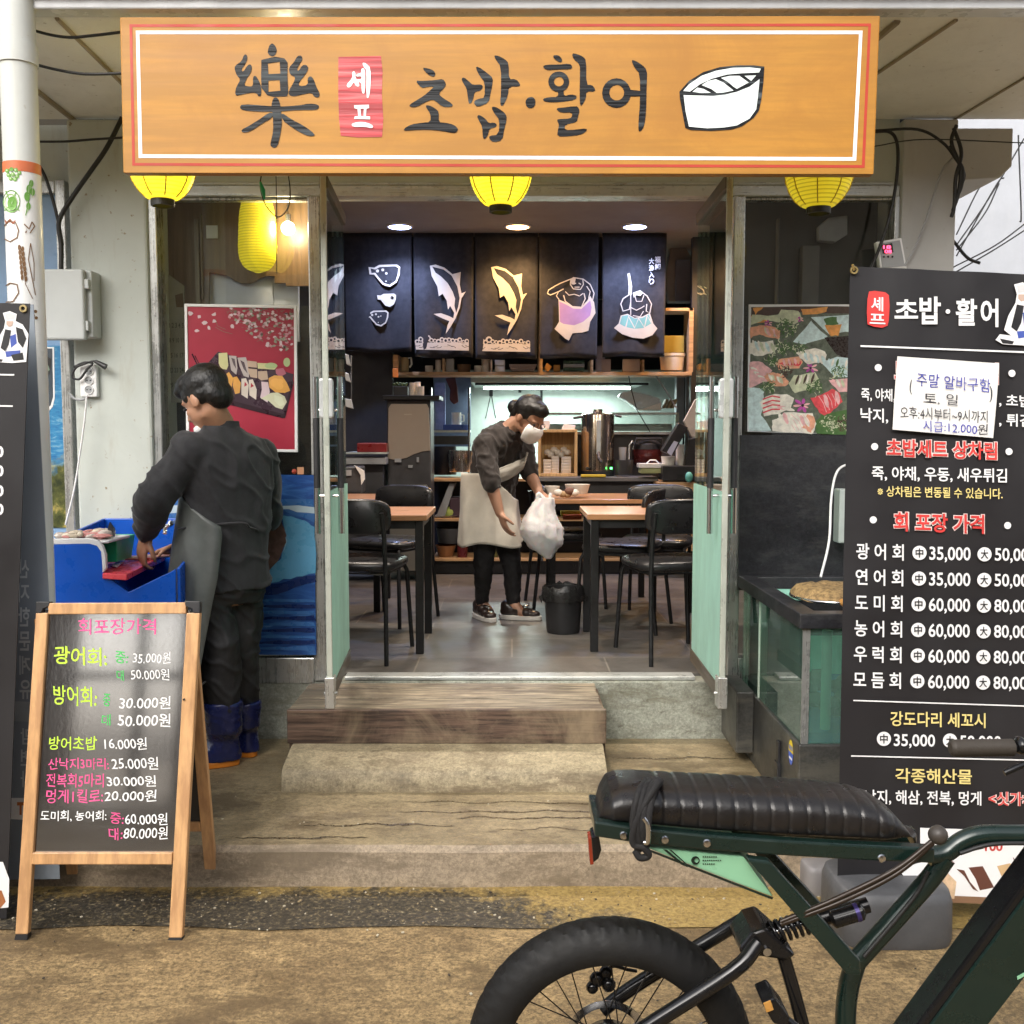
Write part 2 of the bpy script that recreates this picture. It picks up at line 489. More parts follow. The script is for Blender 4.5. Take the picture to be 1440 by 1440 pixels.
# grit and chips lying along the gutter
mb = MB()
for k in range(420):
    x, y = random.uniform(-2.2, 1.6), YC - abs(random.gauss(0, .16)) - .02
    if k % 4 == 0: y = random.uniform(1.9, 3.2)
    z = 0.004; r_ = random.uniform(.0015, .0042)
    if k % 9 == 0: y, z = random.uniform(YC + .05, 4.3), ZA
    a_ = random.uniform(0, 3)
    mb.box((-r_, -r_ * .7, 0), (r_, r_ * .7, r_ * .8), k % 3, Matrix.Translation((x, y, z)) @ Matrix.Rotation(a_, 4, 'Z'))
mb.build('grit', [mat('pale_grit', (.50, .45, .34), .7), mat('tan_grit', (.30, .23, .13), .8), mat('dark_grit', (.06, .05, .04), .8)])['kind'] = 'stuff'

# lower concrete step in front of the door, worn and sloping
step = thing('concrete_step', 'worn low concrete step under the wooden platform at the door', 'step', (-0.25, 3.9, ZA))
mb = MB()
xl, xr = W(398, 1100, 3.85).x, W(853, 1100, 3.85).x
yb, n = 4.42, 40
y1 = G(620, 1114, ZA).y; zt = W(620, 1083, y1).z
rings = []
for i in range(n + 1):
    x = xl + (xr - xl) * i / n
    e = 0.010 * mnoise.noise(V((x * 5, 1, 0))) + 0.006 * mnoise.noise(V((x * 17, 5, 0)))
    z2 = 0.012 * mnoise.noise(V((x * 4, 7, 2)))
    rings.append([V((x, y1 + e, ZA)), V((x, y1 + 0.006 + e, zt - 0.02 + z2)), V((x, y1 + 0.028 + e, zt + z2)), V((x, y1 + 0.18, zt + 0.035)), V((x, yb, zt + 0.05)), V((x, yb, ZA))])
mb.loft(rings, 0, True)
mb.build('concrete_block', M['step'], step, smooth=50)

# wooden platform
M['platform_top'] = wood('worn_platform_wood', (0.14, 0.115, 0.08), (0.29, 0.24, 0.17), 'X', 0.9, 0.6, 0.5, 0, (0.09, 0.065, 0.045), .75)
M['platform_front'] = wood('worn_red_brown_wood', (0.045, 0.026, 0.018), (0.105, 0.066, 0.045), 'X', 1.0, 0.55, 0.5, 0, (0.25, 0.19, 0.12), .75)
plat = thing('wooden_platform', 'long weathered wooden step platform in front of the glass doors', 'step', (-0.25, 4.1, 0.3))
YP = G(620, 999, 0.395).y
xl, xr = W(403, 1000, YP).x, W(853, 1000, YP).x
zt, zb = W(620, 999, YP).z, W(620, 1046, YP).z
yb = YF - 0.06
mb = MB()
nb = 5
for i in range(nb):
    a, b = YP + 0.024 + (yb - YP - 0.024) * i / nb, YP + 0.024 + (yb - YP - 0.024) * (i + 1) / nb - 0.005
    mb.box((xl + 0.004, a, zt - 0.024), (xr - 0.012 - 0.004 * (i % 2), b, zt - 0.002 * (i % 2)))
mb.build('deck_boards', M['platform_top'], plat, bevel=0.003)
mb = MB(); mb.box((xl, YP, zb), (xr, YP + 0.022, zt + 0.003))
mb.build('front_board', M['platform_front'], plat, bevel=0.004)
for x in (xl, xr - 0.022):
    mb = MB(); mb.prism([V((x, YP + 0.0225, zb + 0.002)), V((x, yb, zb - 0.02)), V((x, yb, zt - 0.026)), V((x, YP + 0.0225, zt - 0.026))], (0.022, 0, 0))
    mb.prism([V((x, YP + 0.05, ZA)), V((x, YP + 0.11, ZA)), V((x, YP + 0.09, zb)), V((x, YP + 0.04, zb))], (0.022, 0, 0))
    mb.build('side_board', M['platform_front'], plat)

# ================================================================== BUILDING
bld = thing('restaurant_building', 'small white plastered fish restaurant with steel framed windows and open glass doors', 'building', (0, YF, 0))
zs = W(300, 169, 4.5).z                        # soffit height at the wall
XL0, XL1 = W(106, 600, 4.48).x, W(214, 600, 4.48).x
XR0, XR1 = W(1262, 500, 4.48).x, W(1338, 500, 4.48).x
mb = MB(); mb.box((XL0, 4.48, ZA - .05), (XL1, 5.0, zs)); mb.build('pillar', M['wall'], bld, bevel=0.012)
mb = MB(); mb.box((XR0, 4.48, ZA - .05), (XR1, 4.9, zs)); mb.build('pillar', M['wall2'], bld, bevel=0.008)
mb = MB(); mb.box((XR1 - .04, 4.902, ZA - .05), (XR1 - .002, 11, zs)); mb.build('side_wall', M['wall2'], bld)
# stub of the canopy beam on the right pillar
mb = MB()
x0, x1 = XR1 + 0.002, W(1424, 215, 4.52).x
z0, z1 = W(1400, 250, 4.52).z, W(1400, 180, 4.52).z
mb.prism([V((x0, 4.52, z0 - .01)), V((x1 - 0.05, 4.52, z0)), V((x1, 4.52, z0 + 0.05)), V((x1, 4.52, z1)), V((x0, 4.52, z1))], (0, 0.6, 0))
mb.build('beam', M['wall2'], bld, bevel=0.006)
# wall above the openings
zh = W(720, 258, YF).z
mb = MB(); mb.box((XL1, YF - 0.02, zh), (XR0, YF + 0.31, zs + .2)); mb.build('upper_wall', M['wall'], bld)
# second storey, above the canopy
mb = MB(); mb.box((-7, 4.62, zs + 0.12), (XR1, 5.0, zs + 3)); mb.build('upper_storey', M['wall2'], bld)
# steel head rail with lit and worn lengths
zr0 = W(720, 279, YF).z
mb = MB(); mb.box((XL1, YF - 0.045, zr0), (XR0, YF + 0.06, zh - 0.018)); mb.box((XL1, YF - 0.03, zh - 0.015), (XR0, YF + 0.04, zh))
mb.build('head_rail', M['steelx'], bld, bevel=0.004)
# plinth under windows and threshold
mb = MB(); mb.box((XL1, YF - 0.04, ZA - .05), (XR0, YF + 0.25, ZI - 0.012)); mb.build('plinth', M['plinth'], bld, bevel=0.01)
mb = MB(); mb.box((W(486, 950, YF).x, YF - 0.03, ZI - 0.010), (W(976, 950, YF).x, YF + 0.06, ZI + 0.006)); mb.build('threshold', M['steelx'], bld, bevel=0.003)

zsill0, zsill1 = W(400, 958, YF).z, W(400, 922, YF).z
def window(name, px0, px1, jl, jr, sill=True):
    """steel framed shop window between two pixel columns; jl, jr = jamb widths in pixels"""
    xa, xb = W(px0, 600, YF).x, W(px1, 600, YF).x
    ja, jb = W(px0 + jl, 600, YF).x, W(px1 - jr, 600, YF).x
    mb = MB()
    mb.box((xa, YF - 0.05, ZI - .01), (ja, YF + 0.05, zr0)); mb.box((jb, YF - 0.05, ZI - .01), (xb, YF + 0.05, zr0))
    mb.box((ja, YF - 0.045, zsill0), (jb, YF + 0.05, zsill1))
    mb.box((ja, YF - 0.02, zr0 - 0.012), (jb, YF + 0.03, zr0))
    fr = mb.build(name, M['steel'], bld, bevel=0.005)
    mb = MB(); mb.box((ja, YF - 0.004, zsill1), (jb, YF + 0.004, zr0 - 0.012)); mb.build('pane', M['glass'], fr)
    return ja, jb
LW = window('window_frame', 214, 457, 19, 17)
RW = window('window_frame', 1024, 1262, 16, 18)
# interior shell
M['navy_wall'] = mat('dark_navy_wall', (0.028, 0.030, 0.038), 0.6, var=0.25, vs=3)
M['ceil'] = mat('grey_ceiling', (0.34, 0.31, 0.28), 0.7, var=0.08, vs=2)
YB = 8.35
zc = W(700, 329, 8.0).z
mb = MB()
mb.box((-1.95, YF + 0.3, zc), (XR1 - .05, 11.0, zc + 0.1)); mb.build('ceiling', M['ceil'], bld)
xi0, xi1 = -1.9, XR1 - .16
mb = MB(); mb.box((xi0 - 0.1, YF + 0.3, 0.1), (xi0, 11, zc)); mb.build('inner_wall', M['navy_wall'], bld)
mb = MB(); mb.box((xi1, YF + 0.3, 0.1), (xi1 + 0.1, 11, zc)); mb.build('inner_wall', M['navy_wall'], bld)
mb = MB(); mb.box((xi0, 10.4, 0.1), (xi1, 10.5, zc)); mb.build('inner_wall', M['navy_wall'], bld)
# back wall of the dining room left and right of the kitchen opening
xk0, xk1 = W(552, 560, 8.1).x, W(972, 560, 8.1).x
mb = MB(); mb.box((xi0, 8.12, ZI), (xk0, 8.2, zc)); mb.build('inner_wall', M['navy_wall'], bld)
mb = MB(); mb.box((xk1, 8.12, ZI), (xi1, 8.2, zc)); mb.build('inner_wall', M['navy_wall'], bld)
zk = W(700, 420, 8.12).z
mb = MB(); mb.box((xk0, 8.12, zk), (W(915, 400, 8.1).x, 8.2, zc)); mb.build('inner_wall', M['navy_wall'], bld)
# floor with large grey tiles
m_, t, p = newmat('grey_floor_tile')
vec = coords(t)
br = N(t, 'TexBrick', offset=0.5); br.inputs['Scale'].default_value = 1.0
br.inputs['Brick Width'].default_value = 0.9; br.inputs['Row Height'].default_value = 0.45; br.inputs['Mortar Size'].default_value = 0.004
br.inputs['Color1'].default_value = (0.095, 0.088, 0.080, 1); br.inputs['Color2'].default_value = (0.125, 0.114, 0.102, 1); br.inputs['Mortar'].default_value = (0.20, 0.18, 0.15, 1)
t.links.new(vec, br.inputs['Vector'])
cl = ramp(t, noise(t, vec, 2.2, 9, 0.7, 0.7), [(0.3, g3(0.25)), (0.7, g3(0.75))])
t.links.new(mixc(t, 0.7, br.outputs[0], cl, 'OVERLAY'), p.inputs['Base Color'])
t.links.new(ramp(t, noise(t, vec, 3, 6), [(0.35, g3(0.3)), (0.7, g3(0.55))]), p.inputs['Roughness'])
M['tile'] = m_
mb = MB(); mb.box((xi0, YF + 0.06, ZI - 0.1), (xi1, 10.4, ZI))
fl = mb.build('floor', M['tile']); fl['kind'] = 'structure'

# panels behind the shop windows; the left shapes model reflections in the glass
M['mirrored_brown'] = wood('mirrored_dark_brown', (0.095, 0.055, 0.032), (0.165, 0.10, 0.06), 'Z', 0.7, 0.35, 0.1)
M['dark_board'] = concrete('chalky_black_board', (0.030, 0.031, 0.035), (0.016, 0.016, 0.02), (0.055, 0.055, 0.055), 2.0, 0.5, 0.2, 0.1)
pl5 = VP(YF + 0.10)
prt = thing('window_backing', 'brown reflection with a rounded lower edge, modelled as a panel behind the left shop window', 'partition', (-1.2, YF + .2, ZI))
f = lambda q: VP(YF + 0.20).at(*q)
mb = MB()
loop = [(233, 280), (440, 280), (440, 402), (402, 402), (402, 398), (386, 398), (386, 388), (374, 388), (360, 394)] + [(345 + 32 * math.cos(a), 366 + 33 * math.sin(a)) for a in [R(x) for x in (60, 80, 100, 120, 138)]] + [(294, 383), (294, 432), (294, 470), (233, 470)]
mb.prism([f(q) for q in loop], (0, 0.02, 0)); mb.build('panel', M['mirrored_brown'], prt)  # panel stands in for a brown reflection in the left pane
mb = MB(); mb.pbox(274, 308, 280, 432, YF + 0.175, YF + 0.198); mb.pbox(282, 300, 284, 420, YF + 0.178, YF + 0.198); mb.build('trim', wood('mirrored_brown_trim', (0.13, 0.10, 0.07), (0.2, 0.16, 0.12), 'Z'), prt)  # trim strips stand in for reflections in the left pane
M['lilac'] = mat('pale_lilac_panel', (0.55, 0.57, 0.72), 0.5, var=0.08)
mb = MB(); mb.pbox(285, 365, 420, 480, YF + 0.24, YF + 0.26); mb.pbox(306, 392, 384, 470, YF + 0.23, YF + 0.239)
mb.pbox(290, 317, 306, 335, YF + 0.193, YF + 0.199)
mb.build('backing', M['lilac'], prt)
mb = MB(); mb.pbox(233, 430, 442, 925, YF + 0.265, YF + 0.28); mb.build('board', M['dark_board'], prt)

prr = thing('window_backing', 'dark grey panel filling the right shop window behind the food poster', 'partition', (1.3, YF + .2, ZI))
M['dim_wall'] = mat('dim_grey_wall', (0.085, 0.08, 0.082), 0.6, var=0.25, vs=2.5)
mb = MB(); mb.pbox(1040, 270, 1250, 640, YF + 0.22, YF + 0.24); mb.build('panel', M['dim_wall'], prr)
mb = MB(); mb.pbox(1040, 612, 1262, 830, YF - 0.075, YF - 0.055); mb.build('board', M['dark_board'], prr)
mb = MB(); mb.pbox(1128, 345, 1152, 430, YF + 0.15, YF + 0.21); mb.pbox(1093, 306, 1096, 430, YF + 0.17, YF + 0.21); mb.build('duct', mat('mirrored_grey', (0.17, 0.15, 0.14), 0.5), prr, bevel=.004)  # grey uprights modelled for faint reflections in the right pane
f = lambda q: VP(YF + 0.14).at(*q)
mb = MB(); mb.prism([f(q) for q in ((1152, 318), (1166, 306), (1192, 303), (1192, 330), (1176, 340), (1152, 338))], (0, 0.05, 0)); mb.build('cloth', mat('pale_bag', (0.40, 0.38, 0.40), 0.6), prr, bevel=.004)

# neighbouring window at the far left
nb_ = thing('neighbour_window', 'steel framed window at the left edge covered by a blue sheet', 'window', (-2.2, YF, 1))
xa, xb, xc = W(-260, 600, YF).x, W(92, 600, YF).x, W(106, 600, YF).x
mb = MB(); mb.box((xb, YF - 0.03, ZA), (xc - .002, YF + 0.04, W(90, 255, YF).z)); mb.box((xa, YF - 0.03, W(80, 274, YF).z), (xb, YF + .04, W(80, 256, YF).z)); mb.build('frame', M['steel'], nb_, bevel=.004)
mb = MB(); mb.box((xa, YF, ZA), (xb, YF + 0.01, W(80, 274, YF).z)); mb.build('blue_sheet', mat('blue_sheet', (0.22, 0.36, 0.56), 0.35, var=0.1), nb_)
mb = MB(); mb.box((-7, YF + 0.02, W(80, 256, YF).z + .004), (XL0, YF + 0.2, zs)); mb.box((-7, YF + 0.05, ZA - .05), (xa, YF + .2, zs)); mb.build('wall', M['wall'], nb_)

# glass doors, both swung out to the street
def door(xh, yh, xo, yo, zb, zt, side):
    d = V((xo - xh, yo - yh, 0)); L = d.length; d.normalize(); nrm = V((-d.y, d.x, 0))
    def q(a, z, o=0): return V((xh, yh, 0)) + d * a + nrm * o + V((0, 0, z))
    def slab(mb, a0, a1, z0, z1, th, mi=0, oc=0):
        mb.prism([q(a0, z0, oc - th / 2), q(a1, z0, oc - th / 2), q(a1, z1, oc - th / 2), q(a0, z1, oc - th / 2)], nrm * th, mi)
    mb = MB(); slab(mb, 0.004, L - 0.012, zb + 0.055, zt - 0.05, 0.010); root = mb.build('glass_door', M['doorglass'], bld)
    mb = MB(); slab(mb, 0.0, L - 0.012, zb, zb + 0.055, 0.03); mb.build('bottom_rail', M['brown_rail'], root, bevel=.003)
    mb = MB(); slab(mb, 0.0, L - 0.012, zt - 0.05, zt, 0.03); mb.build('top_rail', M['brown_rail'], root, bevel=.003)
    mb = MB(); slab(mb, L - 0.0115, L + 0.002, zb - 0.0, zt, 0.022); mb.build('edge_strip', M['edge'], root, bevel=.003)
    mb = MB(); slab(mb, 0.006, L - 0.013, zb + 0.056, W(460, 692, yo).z, 0.003, 0, -side * 0.0085); mb.build('frosted_film', M['film'], root)
    # small pivot bracket
    mb = MB(); slab(mb, L - 0.05, L + 0.012, zb - 0.03, zb + 0.09, 0.036); mb.tube([q(L - .03, zb + .02, -0.026), q(L - .03, zb + .02, 0.026)], 0.008)
    mb.build('bracket', M['steel'], root, bevel=.003)
    a = L - 0.065
    zt1, zc1, zc2, zb1 = W(445, 530, yo + .07).z, W(445, 588, yo + .07).z, W(445, 686, yo + .07).z, W(445, 750, yo + .07).z
    for s in (-1, 1):
        o = 0.045 * s
        mb = MB()
        mb.tube([q(a, zb1, o), q(a, zc2 + .002, o)], 0.0115, 14); mb.tube([q(a, zc1 - .002, o), q(a, zt1, o)], 0.0115, 14)
        mb.tube([q(a, zc2, o), q(a, zc1, o)], 0.0125, 14, 1)
        for z in (zc2 - 0.03, zc1 + 0.03): mb.tube([q(a, z, 0.003 * s), q(a, z, o)], 0.006, 8)
        mb.build('handle', [M['chrome'], M['black']], root, smooth=40)
    mb = MB(); z = (zc1 + zt1) / 2
    slab(mb, L - 0.035, L - 0.0, z - .08, z + .07, 0.05); mb.build('lock', M['lockgrey'], root, bevel=.008)
m_ = bpy.data.materials.new('frosted_teal_film'); m_.use_nodes = True; t = m_.node_tree; t.nodes.clear()
out = N(t, 'OutputMaterial'); tr = N(t, 'BsdfTransparent'); df = N(t, 'BsdfDiffuse'); tl = N(t, 'BsdfTranslucent'); m1 = N(t, 'MixShader'); m2 = N(t, 'MixShader')
for q in (df, tl): q.inputs[0].default_value = (0.60, 0.86, 0.77, 1)
m1.inputs[0].default_value = 0.5; t.links.new(df.outputs[0], m1.inputs[1]); t.links.new(tl.outputs[0], m1.inputs[2])
t.links.new(ramp(t, noise(t, coords(t, (1, 1, .4)), 5, 7, .65), [(.3, g3(.62)), (.7, g3(.92))]), m2.inputs[0])
t.links.new(tr.outputs[0], m2.inputs[1]); t.links.new(m1.outputs[0], m2.inputs[2]); t.links.new(m2.outputs[0], out.inputs[0])
M['film'] = m_
M['brown_rail'] = wood('dark_rail', (0.05, 0.04, 0.03), (0.12, 0.09, 0.06), 'Y')
M['edge'] = steel('pale_door_edge', (0.62, 0.66, 0.58), 0.3, 'Z', 0.4)
M['lockgrey'] = mat('grey_lock', (0.5, 0.52, 0.52), 0.35, 0.3)
yo = 3.84
zdb, zdt = W(460, 985, yo).z, W(458, 244, yo).z
door(W(486, 620, YF).x, YF - .02, W(459, 620, yo).x, yo, zdb, zdt, -1)
door(W(978, 620, YF).x, YF - .02, W(1021, 620, yo).x, yo, zdb, zdt, 1)

# ------------------------------------------------------------------ canopy over the pavement
can = thing('entrance_canopy', 'flat beige canopy over the pavement with a white steel edge beam', 'canopy', (0, 3.6, zs))
YS = 3.50
zf1 = W(720, 22, YS).z
mb = MB()
mb.prism([V((-7, YS + 0.03, zf1 + .01)), V((7, YS + 0.03, zf1 + .01)), V((7, YF - .03, zs + .01)), V((-7, YF - .03, zs + .01))], (0, 0, 0.09))
mb.build('soffit', M['soffit'], can)
M['batten'] = mat('brown_batten', (0.33, 0.28, 0.21), 0.7)
def on_soffit(px, py, off=0.004):
    d = ray(px, py); n_ = V((0, -(zs - zf1) / (YF - .06 - YS), 1))
    p0 = V((0, YS + .03, zf1 + .01 - off))
    return CAMP + d * ((p0 - CAMP).dot(n_) / d.dot(n_))
mb = MB()
for a, b, r_ in (((80, 26), (172, 118), .008), ((40, 118), (106, 170), .012), ((1226, 108), (1345, 28), .007), ((1336, 172), (1460, 98), .005), ((1226, 60), (1262, 30), .012)):
    mb = MB(); mb.tube([on_soffit(*a), on_soffit(*b)], r_, 6); mb.build('batten', M['batten'], can)
mb = MB(); z0, z1 = W(720, 21, YS).z, W(720, 6, YS).z
mb.box((-7, YS - 0.05, z0), (7, YS + 0.025, z1)); mb.box((-7, YS - 0.10, z1 + .008), (7, YS + 0.025, z1 + .09), 1)
mb.build('edge_beam', [mat('white_steel_paint', (0.66, 0.68, 0.70), 0.3, var=.12, vs=4), mat('grey_gutter_paint', (0.30, 0.31, 0.33), 0.4)], can, bevel=.006)

# ------------------------------------------------------------------ signboard
sg = thing('shop_signboard', 'long orange wooden shop signboard with carved black brush lettering', 'sign', (0, YS, 2.6))
Z_ = VP(YS - 0.001)
YG = YS - 0.045
pls = VP(YG)
c4 = [pls.at(168, 24), pls.at(1238, 22), pls.at(1229, 245), pls.at(173, 243)]
mb = MB(); mb.prism(c4, (0, 0.043, 0)); mb.build('board', M['orange_wood'], sg, bevel=.004)
def frame_line(mb, q, wd, off=0.0008):
    o = [pls.at(x, y, off) for x, y in q]
    cx, cy = sum(x for x, y in q) / 4, sum(y for x, y in q) / 4
    i = [pls.at(x + (wd if x < cx else -wd), y + (wd if y < cy else -wd), off) for x, y in q]
    for k in range(4):
        mb.poly([o[k], o[(k + 1) % 4], i[(k + 1) % 4], i[k]])
mb = MB(); frame_line(mb, [(182, 34), (1225, 33), (1216, 236), (186, 233)], 4); mb.build('border_line', mat('red_paint', (0.44, 0.035, 0.014), 0.5, var=.1), sg)
mb = MB(); frame_line(mb, [(191, 43), (1213, 43), (1204, 226), (195, 222)], 5); mb.build('border_line', M['print_white'], sg)
# carved ink: black with grain showing
m_, t, p = newmat('carved_ink')
vec = coords(t, (2.0, 1, 55))
f1 = noise(t, vec, 1.0, 3, 0.5, 0.6)
t.links.new(ramp(t, f1, [(0.54, (0.006, 0.0065, 0.008)), (0.70, (0.075, 0.09, 0.095))]), p.inputs['Base Color']); p.inputs['Specular IOR Level'].default_value = .25
t.links.new(ramp(t, f1, [(0.45, g3(0.3)), (0.6, g3(0.5))]), p.inputs['Roughness'])
bumpn(t, p, f1, 0.6, 0.004)
M['ink'] = m_
L1, L2, L3, L4 = ((320, 50), 6.0), ((560, 60), 7.2), ((720, 60), 7.2), ((930, 70), 8.47)
def smoothloop(l, it=1):
    for _ in range(it):
        o = []
        for i in range(len(l)):
            a, b = l[i], l[(i + 1) % len(l)]
            o += [(a[0] * .75 + b[0] * .25, a[1] * .75 + b[1] * .25), (a[0] * .25 + b[0] * .75, a[1] * .25 + b[1] * .75)]
        l = o
    return l
mb = MB()
def ink(L, loop, holes=(), mi=0, it=1): trace(mb, pls, L[0], L[1], smoothloop(loop, it) if it else loop, mi, holes, 0.0012)
ink(L1, [(340,130),(350,85),(375,62),(400,82),(417,120),(408,153),(385,177),(355,168),(338,145)])
ink(L1, [(285,205),(400,178),(480,192),(507,228),(505,330),(512,480),(502,512),(390,517),(335,503),(285,440),(283,330)], [[(340,235),(440,220),(445,320),(345,325)],[(345,380),(440,375),(445,465),(345,475)]], it=0)
ink(L1, [(60,255),(120,215),(138,160),(162,160),(168,195),(150,240),(115,285),(130,310),(168,250),(195,240),(208,270),(192,320),(162,360),(138,420),(180,430),(216,425),(213,350),(235,335),(262,375),(284,430),(284,505),(262,518),(245,482),(180,484),(110,500),(72,510),(62,480),(75,430),(110,370),(80,340),(60,290)])
ink(L1, [(516,270),(560,225),(588,172),(622,166),(634,200),(607,240),(583,287),(600,300),(628,250),(668,246),(684,280),(655,330),(600,395),(603,428),(680,418),(673,360),(700,338),(728,370),(747,430),(780,490),(768,524),(733,518),(710,482),(640,494),(555,515),(516,500),(518,460),(555,400),(575,350),(526,330)])
ink(L1, [(100,608),(122,577),(300,590),(420,600),(600,590),(690,572),(768,582),(771,612),(740,628),(600,627),(420,642),(250,642),(128,630)])
ink(L1, [(373,560),(395,518),(425,528),(442,570),(452,640),(460,740),(442,850),(422,932),(390,950),(358,928),(368,880),(386,800),(383,680),(370,620)])
ink(L1, [(340,655),(381,648),(379,692),(290,742),(190,810),(125,820),(114,795),(170,768),(270,706)])
ink(L1, [(452,646),(540,708),(640,758),(740,832),(722,852),(650,838),(540,773),(461,712)])
mb.build('character', M['ink'], sg)
mb = MB(); ink(L1, [(935,180),(1294,172),(1308,300),(1302,500),(1314,700),(1304,856),(1100,860),(955,845),(940,700),(934,500)], it=0)
mb.v = mb.v
m_, t, p = newmat('red_seal_paint')
f1 = noise(t, coords(t, (2.0, 1, 45)), 1.0, 4, 0.5, 0.8)
t.links.new(ramp(t, f1, [(0.42, (0.33, 0.02, 0.025)), (0.55, (0.62, 0.06, 0.07)), (0.72, (0.75, 0.22, 0.2))]), p.inputs['Base Color']); p.inputs['Roughness'].default_value = .4
bumpn(t, p, f1, 0.5, 0.004)
seal = mb.build('seal', m_, sg)
mb = MB(); S2 = lambda l, h=(): trace(mb, pls, L1[0], L1[1], smoothloop(l), 0, h, 0.0032)
S2([(1048,312),(1070,296),(1082,330),(1077,350),(1114,412),(1106,434),(1080,424),(1065,388),(1040,434),(1012,440),(1002,415),(1040,375),(1055,340)])
S2([(1128,280),(1150,272),(1163,310),(1160,482),(1140,494),(1130,455),(1130,392),(1083,396),(1083,370),(1130,368),(1130,342),(1083,347),(1088,323),(1128,317)])
S2([(1136,228),(1166,232),(1208,273),(1208,420),(1192,530),(1170,524),(1173,292),(1148,265)])
trace(mb, pls, L1[0], L1[1], [(1068,588),(1192,583),(1194,612),(1172,617),(1167,678),(1203,683),(1203,707),(1068,703),(1073,680),(1103,678),(1096,620),(1070,614)], 0, [[(1122,618),(1150,616),(1148,678),(1125,678)]], 0.0032)
S2([(1042,745),(1100,727),(1180,732),(1234,765),(1217,784),(1160,769),(1058,772)])
mb.build('seal_lettering', M['print_white'], seal)
mb = MB()
ink(L2, [(240,252),(300,258),(362,283),(378,320),(360,348),(298,322)])
ink(L2, [(170,382),(250,388),(380,378),(452,366),(484,410),(472,452),(403,515),(450,558),(550,620),(550,644),(500,652),(440,644),(388,598),(345,573),(270,603),(180,654),(115,648),(114,628),(170,592),(260,538),(340,468),(362,443),(300,443),(236,462)])
ink(L2, [(270,638),(310,632),(372,663),(413,700),(407,805),(480,810),(562,828),(606,870),(597,900),(560,916),(450,893),(300,878),(150,883),(60,893),(56,870),(130,827),(230,812),(328,803),(328,722)])
ink(L2, [(638,365),(665,348),(722,398),(755,428),(842,421),(860,450),(832,488),(772,498),(762,562),(737,616),(713,616),(703,540),(692,460),(657,410)])
ink(L2, [(780,250),(810,241),(902,307),(960,358),(953,430),(933,520),(918,606),(800,655),(770,620),(770,587),(820,566),(876,558),(876,402),(828,342)])
ink(L2, [(970,128),(1010,131),(1082,167),(1119,208),(1119,372),(1192,366),(1236,420),(1228,444),(1119,444),(1113,530),(1072,624),(1043,646),(1031,610),(1041,500),(1041,242),(987,172)])
ink(L2, [(796,745),(820,728),(882,768),(917,817),(972,806),(1002,830),(982,858),(923,868),(908,942),(870,980),(856,962),(851,850),(817,790)])
ink(L2, [(940,655),(975,644),(1052,687),(1099,738),(1094,800),(1074,870),(1054,990),(960,1009),(921,972),(921,942),(1017,932),(1026,782),(976,722)])
ink(L2, [(1291,580),(1320,551),(1370,551),(1392,590),(1384,640),(1350,664),(1310,659),(1288,620)])
ink(L3, [(412,128),(470,124),(508,165),(503,199),(470,194),(427,162)])
ink(L3, [(307,240),(350,222),(470,222),(580,211),(616,240),(592,269),(470,269),(348,279)])
ink(L3, ell(473, 395, 106, 104), [ell(475, 393, 50, 49)], it=0)
ink(L3, [(466,478),(524,478),(524,543),(600,521),(659,538),(644,578),(520,599),(390,606),(320,594),(313,568),(370,551),(466,551)])
ink(L3, [(606,108),(650,111),(722,142),(752,180),(752,427),(810,426),(847,475),(834,496),(752,494),(749,560),(717,624),(690,644),(684,560),(688,300),(686,217),(621,167)])
ink(L3, [(440,663),(520,656),(620,644),(668,646),(686,690),(664,760),(659,804),(534,829),(534,886),(640,881),(759,866),(754,899),(690,934),(560,949),(455,949),(466,880),(476,830),(456,790),(461,774),(560,771),(606,758),(611,704),(488,712)])
ink(L3, ell(1058, 510, 146, 150), [ell(1060, 506, 75, 79)], it=0)
ink(L3, [(1186,475),(1300,488),(1300,542),(1186,544)], it=0)
ink(L3, [(1206,178),(1240,178),(1322,227),(1369,280),(1364,400),(1359,700),(1339,850),(1300,900),(1279,892),(1281,800),(1296,600),(1296,312),(1246,263)])
mb.build('lettering', M['ink'], sg)
mb = MB()
ink(L4, [(215,500),(330,370),(500,265),(700,205),(900,185),(1100,185),(1228,200),(1215,400),(1190,600),(1165,720),(1100,810),(960,910),(830,950),(600,965),(350,955),(285,930),(250,740),(220,580)], it=0)
for l in ([(260,490),(330,410),(480,310),(650,250),(850,215),(1050,210),(1185,225),(1165,270),(950,280),(780,295),(600,345),(460,410),(380,470),(340,498)],
          [(265,540),(450,545),(620,550),(760,535),(900,500),(1050,440),(1170,350),(1150,560),(1130,710),(1050,820),(900,900),(750,925),(550,935),(330,915),(290,740)],
          [(370,500),(430,450),(500,465),(590,512),(470,515)], [(480,420),(560,370),(650,350),(740,390),(860,485),(740,510),(660,515),(600,470)],
          [(710,335),(820,310),(930,310),(1040,390),(900,465),(860,440),(790,380)], [(990,310),(1130,305),(1070,370)]):
    trace(mb, pls, L4[0], L4[1], l, 1, (), 0.0032)
mb.build('sushi_emblem', [M['ink'], mat('emblem_white', (0.78, 0.86, 0.84), .4, var=.02)], sg)

